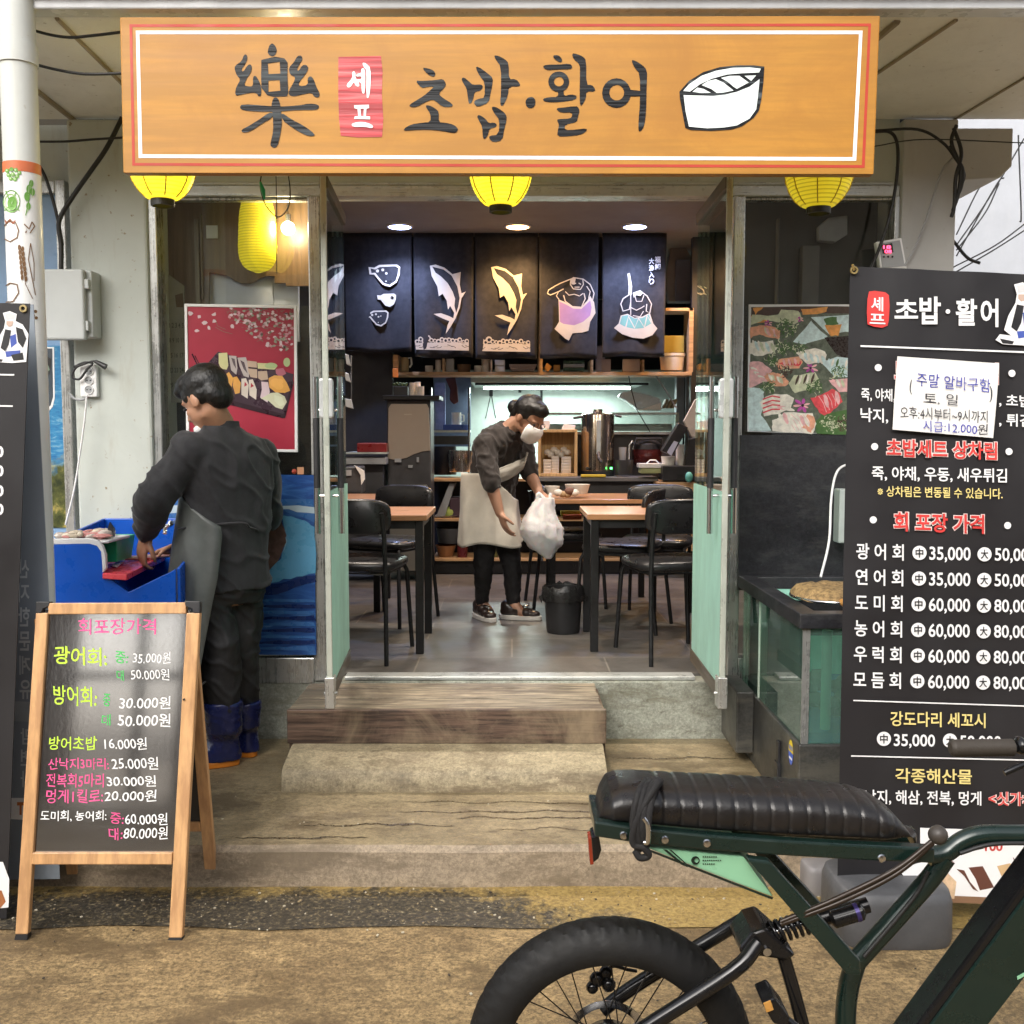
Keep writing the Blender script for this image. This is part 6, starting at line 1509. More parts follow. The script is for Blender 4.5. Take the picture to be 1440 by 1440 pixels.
# landing net lying across the rim
ln = thing('landing_net', 'brown landing net with wooden handle lying on the fish tank', 'net', tuple(G(1150, 825, ztk)))
zr_ = ztk + .012
hoop = [G(1082 + 70 * (1 - math.cos(a)) * .95, 822 + 0 + 11 * math.sin(a), zr_) for a in [2 * math.pi * k / 28 for k in range(29)]]
hoop = [V((xt + .20 + .16 * math.cos(a), yt0 + .30 + .17 * math.sin(a), zr_)) for a in [2 * math.pi * k / 28 for k in range(29)]]
mb = MB(); mb.tube(hoop, .006, 8); mb.build('hoop', M['chrome'], ln, smooth=60)
mb = MB(); rings = []
for j, (q, dz) in enumerate(((1, .0), (.98, .016), (.85, .028), (.55, .034), (.2, .03))):
    rings.append([V((xt + .20 + .16 * q * math.cos(a) + .006 * rr.uniform(-1, 1), yt0 + .30 + .17 * q * math.sin(a) + .006 * rr.uniform(-1, 1), zr_ + dz * 1.2 + .006 * rr.uniform(-1, 1))) for a in [2 * math.pi * k / 28 for k in range(28)]])
mb.loft(rings); mb.build('mesh', mat('net_brown', (.32, .21, .09), .8, var=.5, vs=60, bump=.9, bs=200), ln, smooth=60)
mb = MB(); mb.tube([V((xt + .17, yt0 + .16, zr_ + .008)), V((xt + .20, yt0 + .02, zr_ - .02)), V((xt + .205, yt0 - .12, zr_ - .055))], [.012, .016, .015], 10); mb.build('wooden_handle', wood('net_handle', (.42, .20, .05), (.55, .28, .08), 'Y'), ln, smooth=40)
cable('white air hose curving down into the fish tank', [(1200, 650, 4.3), (1178, 662, 4.25), (1169, 700, 4.2), (1166, 760, 4.1), (1154, 812, 4.0)], 4.2, .005, M['white'])
mb = MB(); mb.pbox(1180, 688, 1205, 764, 4.36, 4.44); item('grey_pump_box', 'pale grey box on the black board half hidden by the price banner', 'box', mb, mat('pale_box', (.45, .5, .48), .4), bevel=.006)

# ================================================================== FISH SINK
FB = mat('blue_plastic', (0.006, 0.085, 0.48), 0.33, var=.12, vs=5, bump=.05, bs=30)
M['liner'] = mat('white_plastic_edge', (0.68, .68, .68), .35, var=.06)
YT0, YT1 = 3.88, 4.44
tbx = thing('fish_sink', 'large cut open blue plastic fish cleaning tub beside the cook', 'tub', (-1.5, 4.1, ZA))
pf = VP(YT0)
fl_ = [(62, 765), (126, 763), (137, 766), (143, 776), (145, 806), (180, 833), (240, 804), (247, 800), (247, 860), (247, 940), (70, 940)]
fl3 = [pf.at(*q) for q in fl_]
mb = MB(); mb.prism(fl3, (0, .012, 0)); mb.build('front_wall', FB, tbx, bevel=.003)
xl_, xr_ = fl3[0].x, fl3[7].x
zbk = W(180, 729, YT1).z; zbot = .62
mb = MB(); mb.box((xl_, YT1, zbot), (xr_ + .1, YT1 + .012, zbk)); mb.build('back_wall', FB, tbx, bevel=.004)
mb = MB(); mb.prism([V((xl_, YT0 + .0125, zbot)), V((xl_, YT1 - .0005, zbot)), V((xl_, YT1 - .0005, zbk)), V((xl_, YT0 + .0125, fl3[0].z))], (.012, 0, 0)); mb.build('side_wall', FB, tbx, bevel=.003)
mb = MB(); mb.prism([V((xr_, YT0 + .0125, zbot)), V((xr_, YT1 - .0005, zbot)), V((xr_, YT1 - .0005, zbk)), V((xr_, YT0 + .0125, fl3[7].z))], (.012, 0, 0)); mb.build('side_wall', FB, tbx, bevel=.003)
mb = MB(); mb.box((xl_ + .013, YT0 + .013, zbot + .18), (xr_ - .001, YT1 - .001, zbot + .19)); mb.build('base', FB, tbx)
for x in (xl_ + .03, xr_ - .06):
    for y in (YT0 + .03, YT1 - .06):
        mb = MB(); mb.box((x, y, ZA), (x + .04, y + .04, zbot - .001 if y < 4.2 else zbot - .001)); mb.build('leg', M['steel'], tbx)
mb = MB(); pf2 = VP(YT0 - .001)
edge = [(62, 758), (124, 757), (137, 760), (144, 768), (148, 780), (149, 800), (144, 806), (143, 790), (142, 776), (136, 768), (126, 765), (62, 766)]
mb.prism([pf2.at(*q) for q in edge], (0, .02, 0)); mb.build('white_edge', M['liner'], tbx, bevel=.003)
# tray of fish trimmings
zf_ = fl3[0].z
trm = thing('trimmings_tray', 'white tray heaped with pale pink fish trimmings on the blue tub', 'tray', (xl_ + .15, YT0 + .14, zf_))
mb = MB(); mb.box((xl_ + .004, YT0 + .014, zf_ + .001), (xl_ + .24, YT0 + .24, zf_ + .012)); mb.build('tray', M['liner'], trm, bevel=.004)
mb = MB()
for k in range(34):
    x, y = xl_ + .03 + rr.random() * .18, YT0 + .04 + rr.random() * .16
    Mx = Matrix.Rotation(rr.uniform(0, 3), 3, 'Z') @ Matrix.Rotation(rr.uniform(-.5, .5), 3, 'X')
    mb.ball((x, y, zf_ + .016 + .02 * rr.random()), (rr.uniform(.02, .045), rr.uniform(.01, .02), rr.uniform(.008, .016)), 8, k % 3, Mx)
mb.prism([V((xl_ + .20, YT0 + .09, zf_ + .02)), V((xl_ + .215, YT0 + .09, zf_ + .075)), V((xl_ + .228, YT0 + .10, zf_ + .05)), V((xl_ + .23, YT0 + .09, zf_ + .018))], (0, .014, 0), 3)
fsh = [mat('fish_white', (.62, .54, .48), .25, bump=.2), mat('fish_pink', (.55, .24, .22), .25), mat('fish_cream', (.60, .52, .40), .25), mat('fish_skin', (.05, .05, .055), .25)]
mb.build('fish_pieces', fsh, trm, smooth=60)
# green basket
gb = thing('green_basket', 'small green plastic basket inside the blue tub', 'basket', tuple(W(155, 775, 4.05)))
mb = MB()
c4 = [W(146, 760, 4.06), W(170, 757, 4.10)]
def taper(x0, x1, y0, y1, z0, z1, q=.8):
    cx_, cy_ = (x0 + x1) / 2, (y0 + y1) / 2
    lo = [V((cx_ + (x - cx_) * q, cy_ + (y - cy_) * q, z0)) for x, y in ((x0, y0), (x1, y0), (x1, y1), (x0, y1))]
    hi = [V((x, y, z1)) for x, y in ((x0, y0), (x1, y0), (x1, y1), (x0, y1))]
    ih = [V((cx_ + (p.x - cx_) * .93, cy_ + (p.y - cy_) * .93, z1)) for p in hi]; il = [V((cx_ + (p.x - cx_) * .93, cy_ + (p.y - cy_) * .93, z0 + .01)) for p in lo]
    return [lo, hi, ih, il]
x0 = W(140, 770, 4.1).x
mb.loft(taper(x0, x0 + .10, 4.02, 4.22, W(150, 790, 4.05).z, W(150, 757, 4.05).z)); mb.build('body', M['green'], gb, bevel=.003)
# red cutting board, fish and knife
zcb = W(178, 806, 3.96).z + .012
cb = [G(144, 806, zcb), G(178, 808, zcb), G(262, 766, zcb), G(262, 748, zcb), G(160, 772, zcb)]
mb = MB(); mb.prism(cb, (0, 0, -.022)); item('cutting_board', 'red plastic cutting board lying across the blue tub', 'cutting board', mb, mat('red_plastic', (.74, .06, .08), .3, var=.06, vs=12, bump=.1, bs=50), bevel=.003)
fs = thing('fish_fillet', 'pale pink fish being cut on the red board', 'fish', tuple(G(200, 782, zcb + .01)))
mb = MB()
cf = G(212, 783, zcb + .012)
mb.loft([[cf + V(((u - .5) * .22, .035 * math.cos(a) * w_ + (u - .5) * .16, .012 * math.sin(a) * w_)) for a in [2 * math.pi * k / 12 for k in range(12)]] for u, w_ in ((0, .25), (.15, .7), (.35, 1), (.6, .95), (.8, .6), (.92, .3), (1, .55))])
mb.build('body', [mat('fish_flesh', (.62, .36, .33), .22, var=.2, vs=25)], fs, smooth=60)
mb = MB(); mb.prism([G(155, 781, zcb + .004), G(166, 774, zcb + .004), G(174, 780, zcb + .004), G(162, 785, zcb + .004)], (0, 0, .005)); mb.prism([G(158, 797, zcb + .004), G(168, 787, zcb + .004), G(176, 789, zcb + .004), G(164, 799, zcb + .004)], (0, 0, .006)); item('fish_slices', 'two white fish slices on the red board', 'fish', mb, fsh[0], bevel=.002)
kn = thing('kitchen_knife', 'knife with yellow handle lying on the red board by the apron', 'knife', tuple(G(230, 765, zcb)))
mb = MB(); mb.tube([G(205, 772, zcb + .012), G(222, 766, zcb + .012)], .010, 8); mb.build('handle', mat('yellow_handle', (.7, .38, .03), .4), kn, smooth=40)
mb = MB(); mb.prism([G(222, 768, zcb + .008), G(243, 757, zcb + .008), G(243, 760, zcb + .008), G(224, 771, zcb + .008)], (0, 0, .003)); mb.build('blade', M['chrome'], kn)
tp = thing('water_tap', 'small chrome tap over the blue tub by the apron', 'tap', tuple(W(237, 742, 4.3)))
mb = MB(); mb.tube([W(246, 734, 4.35), W(238, 740, 4.3), W(232, 744, 4.26), W(232, 750, 4.25)], .009, 10); mb.build('spout', M['chrome'], tp, smooth=40)
mb = MB(); mb.tube([W(228, 741, 4.28), W(240, 738, 4.3)], .007, 8); mb.ball(W(228, 741, 4.28), .011, 8); mb.ball(W(240, 736, 4.3), .013, 8); mb.build('lever', M['chrome'], tp, smooth=40)

# ================================================================== A-FRAME MENU BOARD
P0 = G(138, 1322, 0); Y0 = P0.y
T0 = W(166, 847, Y0 + .15)
up = (T0 - V((T0.x, P0.y, 0))); up.x = 0
abn = V((0, -up.z, up.y))
ab = thing('menu_stand', 'tan framed A-shaped stand with black board of handwritten coloured prices', 'menu board', (P0.x, Y0 + .12, 0))
pa = Pl((0, Y0, 0), abn)
M['tan'] = wood('tan_painted_wood', (.50, .275, .12), (.57, .33, .155), 'Z', .5, .42, .03)
th_ = -pa.n * .022
def bar(mb, q, d=th_, off=0): mb.prism([pa.at(x, y, off) for x, y in q], d)
for q in ([(50, 862), (67, 862), (39, 1314), (21, 1314)], [(262, 862), (281, 862), (256, 1319), (237, 1319)]):
    mb = MB(); bar(mb, q); mb.build('front_leg', M['tan'], ab, bevel=.003)
for q in ([(22, 1314), (39, 1314), (38, 1322), (20, 1322)], [(237, 1319), (256, 1319), (255, 1327), (235, 1327)]):
    mb = MB(); bar(mb, q, th_ * 1.15, .002); mb.build('rubber_foot', M['black'], ab)
mb = MB(); bar(mb, [(67.5, 848), (261.5, 847), (261.5, 863), (67.5, 864)]); mb.build('top_rail', M['tan'], ab, bevel=.003)
mb = MB(); bar(mb, [(45, 1199), (242.5, 1199), (241.5, 1216), (44, 1216)]); mb.build('bottom_rail', M['tan'], ab, bevel=.003)
for q in ([(50, 846), (70, 846), (68, 853), (60, 856), (58, 862), (50, 862)], [(281, 846), (259, 845), (261, 853), (270, 856), (272, 862), (281, 862)]):
    mb = MB(); bar(mb, q, th_ * 1.1, .0015); mb.build('corner_cap', M['black'], ab, bevel=.002)
m_, t, p = newmat('wet_black_board')
vec = coords(t, (14, 1, 1.2)); drip = noise(t, vec, 2.4, 8, .7, .4); spk = noise(t, coords(t), 90, 3)
p.inputs['Base Color'].default_value = (.012, .012, .014, 1)
t.links.new(mixc(t, .5, ramp(t, drip, [(.45, g3(.05)), (.7, g3(.30))]), ramp(t, spk, [(.5, g3(.05)), (.7, g3(.25))])), p.inputs['Roughness'])
p.inputs['Specular IOR Level'].default_value = 1.0; p.inputs['Coat Weight'].default_value = 1.0; p.inputs['Coat IOR'].default_value = 2.2; p.inputs['Coat Roughness'].default_value = .06
bumpn(t, p, mixc(t, .5, drip, spk), .12, .004)
pb = Pl(pa.p - pa.n * .012, abn)
mb = MB(); mb.prism([pb.at(*q, 0) for q in ((62, 858), (268, 858), (248, 1204), (40, 1204))], -pa.n * .006); board = mb.build('board', m_, ab)
mb = MB()
def H(s, box, mi, bold=.012, dy=0, wob=.8): write(mb, pb, s, box, mi, bold, dy, .0008, False, wob)
HM = [mat('pink_marker', (.85, .10, .30), .6, var=.1), mat('lime_marker', (.52, .78, .06), .6, var=.1), mat('green_marker', (.08, .50, .12), .6, var=.1), mat('white_marker', (.85, .85, .84), .6, var=.04)]
def hf():
    global mb
    mb.build('handwritten_line', HM, board); mb = MB()
H('회포장가격', (110, 870, 219, 892), 0, .004); hf(); H('광어회:', (76, 908, 150, 934), 1, .012, 4); H('중:', (162, 916, 180, 933), 2); H('35.000원', (187, 917, 240, 933), 3, 0); hf(); H('대', (164, 942, 174, 957), 2); H('50.000원', (184, 940, 238, 956), 3, 0)
hf(); H('방어회:', (75, 963, 136, 990), 1, .012, 4); H('중', (145, 976, 155, 994), 2); H('30.000원', (168, 979, 240, 997), 3, .007); hf(); H('대', (143, 1004, 155, 1020), 2); H('50.000원', (166, 1003, 240, 1022), 3, .007)
hf(); H('방어초밥', (69, 1036, 136, 1055), 1, .007); H('16.000원', (147, 1037, 206, 1054), 3, .004)
hf(); H('산낙지3마리:', (68, 1066, 153, 1082), 0, .007); H('25.000원', (157, 1064, 222, 1082), 3, .004); hf(); H('전복회5마리', (65, 1088, 146, 1107), 0, .007); H('30.000원', (150, 1090, 219, 1106), 3, .007); hf(); H('멍게1킬로:', (65, 1110, 145, 1129), 0, .007); H('20.000원', (147, 1111, 220, 1127), 3, .004)
hf(); H('도미회, 농어회:', (57, 1140, 150, 1155), 3, .007); H('중:', (155, 1143, 174, 1159), 0, .006); H('60.000원', (176, 1143, 235, 1160), 3, .006); hf(); H('대:', (153, 1164, 172, 1181), 0, .006); H('80.000원', (174, 1162, 236, 1180), 3, .006)
hf()
# rear frame
yr = G(200, 1246, 0).y
rear_top = T0 - V((0, -.035, .03)); ru = V((0, rear_top.y - yr, rear_top.z)); pr = Pl((0, yr, 0), (0, -ru.z, ru.y))
xa, xb = pa.at(21, 1318).x, pa.at(256, 1318).x
def rb_(mb, x0, x1, z0, z1, mi=0): mb.prism([V((x, yr + ru.y * z / ru.z, z)) for x, z in ((x0, z0), (x1, z0), (x1, z1), (x0, z1))], (0, .022, 0), mi)
for x in (xa, xb - .038):
    mb = MB(); rb_(mb, x, x + .038, .02, rear_top.z - .03); mb.build('rear_leg', M['tan'], ab, bevel=.003)
    mb = MB(); rb_(mb, x - .002, x + .04, 0, .0195); mb.build('rubber_foot', M['black'], ab)
mb = MB(); rb_(mb, xa + .039, xb - .039, .20, .235); mb.build('bottom_rail', M['tan'], ab, bevel=.003)
mb = MB(); rb_(mb, xa + .039, xb - .039, .236, rear_top.z - .04); mb.v = [(x, y + .008, z) for x, y, z in mb.v]; mb.build('rear_board', mat('dull_black_board', (.02, .02, .022), .5), ab)
mb = MB(); mb.tube([V((xb - .01, Y0 + .10, .70)), V((xb - .012, yr - .04, .70))], .003, 6); mb.build('stay_chain', M['black'], ab)

# ================================================================== PRICE BANNERS
def banner(name, label, Y, quad, loc):
    th = thing(name, label, 'banner', loc)
    P_ = VP(Y)
    return th, P_
bn_, bp = banner('price_banner', 'tall black price list banner with white Korean menu lettering at the right', 3.02, None, (1.3, 3.02, 0))
M['vinyl_print'] = mat('black_banner_vinyl', (0.017, 0.016, 0.018), 0.48, var=.2, vs=1.5, bump=.06, bs=4)
mb = MB()
q_ = [bp.at(*q) for q in ((1196, 374), (1459, 386), (1444, 1273), (1177, 1262))]
nx, nz = 14, 26; rings = []
for j in range(nz + 1):
    v = j / nz
    rings.append([(q_[0].lerp(q_[1], i / nx)).lerp(q_[3].lerp(q_[2], i / nx), v) + V((0, .0035 + .003 * math.sin(i * 1.1 + v * 5), 0)) for i in range(nx + 1)])
mb.loft(rings, 0, False, False); o = mb.build('sheet', M['vinyl_print'], bn_, smooth=60)
for (x, y) in ((1201, 380), (1454, 392)):
    mb = MB(); c_ = bp.at(x, y, .002); mb.lathe([(.006, 0), (.007, -.004), (.011, -.004), (.012, .001)], c_, 18, 0, 'Y', cap=False); mb.tube([c_, c_ + V((-.006, -.004, .016))], .004, 8); mb.build('eyelet', mat('brass', (.55, .42, .18), .3, .8), bn_, smooth=40)
BM = [M['print_white'], mat('banner_red', (.66, .055, .05), .4), mat('banner_yellow', (.80, .66, .25), .4), mat('banner_pinkwhite', (.82, .66, .62), .4), M['vinyl_print']]
mb = MB()
def flush(name, par=None):
    global mb
    mb.build(name, BM, par or bn_); mb = MB()
Wt, Rd, Yl, Pk, Dk = 0, 1, 2, 3, 4
def B_(s, box, mi, bold=.02, dy=0, off=.0015): write(mb, bp, s, box, mi, bold, dy, off)
sl_ = 0.045
# seal and title
trace(mb, bp, (0, 0), 1, [(1222, 410), (1230, 409), (1245, 411), (1250, 415), (1251, 430), (1250, 450), (1248, 458), (1240, 461), (1228, 459), (1220, 456), (1219, 440), (1220, 420)], Rd)
B_('셰', (1225, 417, 1242, 437), Wt, .017, 1, .003); B_('프', (1223, 441, 1245, 455), Wt, .017, 1, .003)
for ch, bx in (('초', (1258, 421, 1291, 448)), ('밥', (1293, 417, 1323, 456)), ('활', (1344, 420, 1374, 458)), ('어', (1379, 420, 1404, 460))): B_(ch, bx, Wt, .026)
trace(mb, bp, (0, 0), 1, ell(1333, 438, 3.2), Wt)
def hl(x0, y0, x1, y1, w_=2.0): trace(mb, bp, (0, 0), 1, [(x0, y0 - w_ / 2), (x1, y1 - w_ / 2), (x1, y1 + w_ / 2), (x0, y0 + w_ / 2)], Wt)
flush('title_line')
hl(1210, 486.5, 1448, 495.5, 2.4); hl(1200, 985, 1444, 993, 1.8); hl(1197, 1063, 1444, 1069, 1.8)
flush('rule_line')
for x, y in ((1235, 517), (1423, 525), (1230, 628), (1419, 635), (1228, 731), (1417, 739)): trace(mb, bp, (0, 0), 1, ell(x, y, 5, n=16), Wt)
def red(s, box, dy): B_(s, (box[0] - 1, box[1] - 1, box[2] + 1, box[3] + 1), Pk, .075, dy, .0012); B_(s, box, Rd, .022, dy, .0030)
flush('bullet_dots')
red('모둠회 상차림', (1258, 506, 1404, 536), 5)
B_('죽, 야채, 회무침', (1211, 545, 1300, 564), Wt, .017, 4); flush('menu_line')
B_(', 초밥', (1405, 554, 1450, 572), Wt, .017, 2); flush('menu_line'); B_('낙지, 멍게', (1210, 573, 1290, 594), Wt, .017, 4); B_(', 튀김', (1405, 581, 1450, 600), Wt, .017, 2)
flush('menu_line')
red('초밥세트 상차림', (1247, 617, 1402, 642), 5)
flush('menu_line')
B_('죽, 야채, 우동, 새우튀김', (1226, 655, 1416, 676), Wt, .017, 4); flush('menu_line')
B_('※ 상차림은 변동될 수 있습니다.', (1234, 683, 1410, 698), Yl, .012, 4)
flush('menu_line')
red('회 포장 가격', (1257, 720, 1384, 747), 4)
flush('menu_line')
def size(x, y, ch):
    trace(mb, bp, (0, 0), 1, ell(x, y, 10, n=24), Wt); B_(ch, (x - 5.5, y - 6.5, x + 5.5, y + 6.5), Dk, .02, 0, .003)
for k, nm in enumerate(('광 어 회', '연 어 회', '도 미 회', '농 어 회', '우 럭 회', '모 듬 회')):
    y = 775.5 + k * 36.1; x = 1204 - k * .8
    a_, b_ = (('35,000', '50,000') if k < 2 else ('60,000', '80,000'))
    B_(nm, (x, y - 12, x + 67, y + 11), Wt, .017, 2); size(1293 - k * .6, y + 2, '中'); B_(a_, (1307 - k * .4, y - 7, 1365 - k * .4, y + 15), Wt, .017, 1)
    size(1384.5 - k * .4, y + 4, '大'); B_(b_, (1399 - k * .4, y - 5, 1457 - k * .4, y + 16), Wt, .017, 1); flush('price_line')
flush('menu_line')
B_('강도다리 세꼬시', (1252, 1000, 1386, 1021), Yl, .017, 3)
flush('menu_line')
size(1243, 1039, '中'); B_('35,000', (1257, 1032, 1315, 1052), Wt, .017, 1); size(1336, 1041.5, '大'); B_('50,000', (1350, 1034, 1408, 1054), Wt, .017, 1)
flush('menu_line')
B_('각종해산물', (1259, 1080, 1367, 1101), Yl, .017, 2)
flush('menu_line')
B_('산낙지, 해삼, 전복, 멍게', (1198, 1110, 1380, 1131), Wt, .017, 3); B_('<싯가>', (1390, 1113, 1449, 1133), Pk, .06, 1, .0013); B_('<싯가>', (1390, 1113, 1449, 1133), Rd, .01, 1, .003)
flush('menu_line')
# bottom food photo on the banner
mb = MB(); D_ = lambda l, mi, off=.0012: trace(mb, bp, (0, 0), 1, l, mi, (), off)
D_([(1294, 1164), (1446, 1169), (1445, 1195), (1294, 1190)], 0)
write(mb, bp, '100', (1385, 1184, 1410, 1197), 1, .03, 0, .003)
D_([(1265, 1222), (1290, 1214), (1340, 1203), (1445, 1180), (1444, 1272), (1330, 1266), (1285, 1260)], 0, .0022)
for l, c_ in (([(1310, 1246), (1330, 1225), (1345, 1240), (1342, 1264), (1318, 1262)], 2), ([(1345, 1222), (1356, 1232), (1368, 1250), (1376, 1254), (1364, 1240), (1356, 1224)], 3), ([(1362, 1220), (1382, 1218), (1398, 1248), (1378, 1252), (1372, 1236)], 3), ([(1402, 1218), (1420, 1214), (1440, 1222), (1440, 1240), (1412, 1240)], 4), ([(1410, 1246), (1442, 1244), (1442, 1266), (1416, 1262)], 2), ([(1424, 1205), (1434, 1216), (1428, 1216)], 3), ([(1300, 1258), (1444, 1264), (1444, 1273), (1300, 1268)], 5)): D_(l, c_, .0032)
mb.build('food_picture', [M['print_white'], mat('red_digit', (.55, .05, .04), .4), mat('cream_food', (.70, .50, .32), .4, var=.2, vs=40), mat('brown_food', (.13, .05, .035), .4), mat('tan_food', (.62, .42, .22), .4), mat('brown_table_print', (.25, .14, .08), .4)], bn_)
# little cook drawing
def cook(mb, P_, ox, oy, k, flip=1):
    D2 = lambda l, mi, off=.0016: trace(mb, P_, (0, 0), 1, [(ox + flip * x * k, oy + y * k) for x, y in l], mi, (), off)
    D2([(0,0),(12,-3),(24,2),(22,14),(34,20),(44,36),(42,60),(40,84),(16,86),(-16,84),(-26,78),(-20,70),(-4,72),(-14,64),(-8,44),(2,26),(4,14)], 0)
    D2([(4,2),(12,0),(21,4),(20,10),(6,12)], 1, .002); D2([(6,14),(18,14),(16,22),(10,24),(6,20)], 2, .0024)
    D2([(4,28),(14,30),(10,54),(4,66),(-4,60)], 3, .0024); D2([(22,24),(34,28),(40,44),(34,60),(26,50)], 3, .0024)
    D2([(12,40),(22,36),(24,52),(14,60)], 4, .0026); D2([(-20,76),(0,80),(-2,84),(-16,83)], 3, .0024); D2([(4,66),(30,64),(30,72),(6,76)], 4, .0026); D2([(14,72),(34,68),(36,80),(18,82)], 3, .0026)
cook_m = [M['print_white'], mat('pale_grey_print', (.62, .62, .62), .4), mat('skin_print', (.55, .40, .32), .5), M['black'], mat('blue_print', (.06, .10, .38), .4)]
mb = MB(); cook(mb, bp, 1426, 400, 1.0); mb.build('cook_drawing', cook_m, bn_)
# frame pole and feet behind
mb = MB(); ctr = bp.at(1310, 1262); mb.tube([V((ctr.x, 3.035, .10)), V((ctr.x + .01, 3.04, bp.at(1325, 380).z))], .010, 8); mb.build('pole', M['grey'], bn_)
# water weights of the banner stand
def weight(name, lab, px0, px1, pyt, pyb, dy, col):
    a = G(px0, pyb, 0); b = G(px1, pyb, 0); Yb = a.y; zt_ = W(px0, pyt, Yb).z
    th = thing(name, lab, 'weight', ((a.x + b.x) / 2, Yb + dy / 2, 0))
    mb = MB(); x0, x1 = a.x, b.x; cx_, cy_ = (x0 + x1) / 2, Yb + dy / 2
    rings = []
    for q, z in ((.97, .001), (1, .02), (.99, zt_ * .8), (.94, zt_ * .97), (.88, zt_), (.6, zt_ + .002)):
        rings.append([V((cx_ + (x1 - x0) / 2 * q * math.copysign(abs(math.cos(t_)) ** .45, math.cos(t_)), cy_ + dy / 2 * q * math.copysign(abs(math.sin(t_)) ** .45, math.sin(t_)), z)) for t_ in [2 * math.pi * k / 40 for k in range(40)]])
    mb.loft(rings); mb.build('body', col, th, smooth=50)
    return th
wcol = mat('dark_grey_rubber', (.075, .076, .08), .55, var=.2, vs=6, bump=.15, bs=50)
wt = weight('banner_weight', 'dark grey rounded weight under the price banner behind the bicycle', 1186, 1352, 1262, 1338, .30, wcol)
mb = MB(); c_ = W(1330, 1268, 2.95); mb.lathe([(.001, 0), (.03, 0), (.032, .006), (.001, .006)], (c_.x, 3.06, W(1270, 1262, 2.93).z), 20); mb.build('cap', wcol, wt, smooth=40)
wt2 = weight('kerb_block', 'lighter grey plastic block on the ground left of the banner weight', 1134, 1182, 1222, 1263, .18, mat('mid_grey_plastic', (.19, .18, .18), .5, var=.15))

# left black banner --------------------------------------------------------------
lb_, lp = banner('menu_banner', 'black menu banner cut off by the left edge of the view', 3.06, None, (-1.7, 3.06, 0))
mb = MB()
mb.prism([lp.at(*q) for q in ((-225, 420), (42, 427), (9, 1292), (-255, 1285))], (0, .003, 0)); mb.build('sheet', M['vinyl_print'], lb_)
mb = MB(); c_ = lp.at(33, 434, .002); mb.lathe([(.005, 0), (.006, -.004), (.011, -.004), (.012, .001)], c_, 18, 0, 'Y', cap=False); mb.build('eyelet', mat('brass_eyelet', (.5, .40, .2), .3, .8), lb_, smooth=40)
mb = MB(); bp_keep = bp
for y0, x1 in ((527, 20), (571, 18)): trace(mb, lp, (0, 0), 1, [(-210, y0 - 4), (x1, y0 - 1), (x1, y0 + 1.2), (-210, y0 - 2)], 0)
for y, a_ in ((637, '50,000'), (664, '50,000'), (692, '80,000'), (718, '80,000')): write(mb, lp, a_, (-58, y - 10, 5, y + 9), 0, .03)
mb.build('lettering', [M['print_white']], lb_)
mb = MB(); cook(mb, lp, 4, 440, .82); mb.build('cook_drawing', cook_m, lb_)
mb = MB(); trace(mb, lp, (0, 0), 1, [(-60, 1214), (4, 1212), (13, 1236), (12, 1276), (-60, 1284)], 0); trace(mb, lp, (0, 0), 1, [(-20, 1256), (2, 1252), (8, 1268), (-2, 1280)], 1, (), .002); mb.build('food_picture', [M['print_white'], mat('rust_food', (.38, .14, .05), .4)], lb_)
mb = MB(); mb.tube([V((lp.at(-110, 900).x, 3.075, 0)), V((lp.at(-105, 900).x, 3.075, 2.1))], .01, 8); mb.build('pole', M['grey'], lb_)
# grey banner behind it
gb_ = thing('grey_banner', 'blue grey back of a banner with faint white writing behind the black one', 'banner', (-1.7, 3.2, 0))
gp = VP(3.20)
mb = MB(); mb.prism([gp.at(*q) for q in ((-200, 424), (47, 428), (69, 850), (84, 1236), (-200, 1240))], (0, .003, 0)); mb.build('sheet', mat('blue_grey_vinyl', (.235, .27, .31), .4, var=.12, vs=2), gb_)
mb = MB()
for k, ch in enumerate('산지한문계유'): write(mb, gp, ch, (25 + k * .5, 786 + k * 34, 41 + k * .5, 813 + k * 34), 0, .02, 0, .001, True)
for k, ch in enumerate('맘면사'): write(mb, gp, ch, (29, 1024 + k * 30, 44, 1047 + k * 30), 0, .02, 0, .001, True)
trace(mb, gp, (0, 0), 1, [(14, 1122), (60, 1122), (60, 1154), (14, 1152)], 1); write(mb, gp, 'T', (24, 1128, 34, 1146), 2, .06, 0, .003)
trace(mb, gp, (0, 0), 1, [(18, 986), (66, 988), (66, 1016), (18, 1014)], 3, (), .0006)
mb.build('print', [mat('faded_white', (.55, .58, .60), .5), M['print_white'], mat('orange_letter', (.55, .18, .05), .5), mat('light_band', (.34, .37, .40), .5)], gb_)

# handwritten note on the price banner ------------------------------------------
nt_ = thing('handwritten_note', 'white handwritten paper note taped over the price banner', 'note', tuple(bp.at(1330, 560)))
np_ = VP(3.02 - .012)
mb = MB(); cs = [np_.at(*q) for q in ((1262, 501), (1405, 511), (1397, 616), (1255, 604))]
nx = 12; rings = []
for j in range(nx + 1):
    v = j / nx
    rings.append([(cs[0].lerp(cs[1], i / nx)).lerp(cs[3].lerp(cs[2], i / nx), v) + V((0, .002 * math.sin(i * .8 + j * .3), 0)) for i in range(nx + 1)])
mb.loft(rings, 0, False, False); mb.build('paper', M['paper'], nt_, smooth=60)
mb = MB(); np2 = VP(3.02 - .0146)
def N_(s, box, mi, dy, bold=0): write(mb, np2, s, box, mi, bold, dy, .0006, False, .6)
NM = [mat('blue_pen', (.05, .06, .38), .6), mat('black_pen', (.04, .04, .05), .6)]
def nf():
    global mb
    mb.build('handwritten_line', NM, nt_); mb = MB()
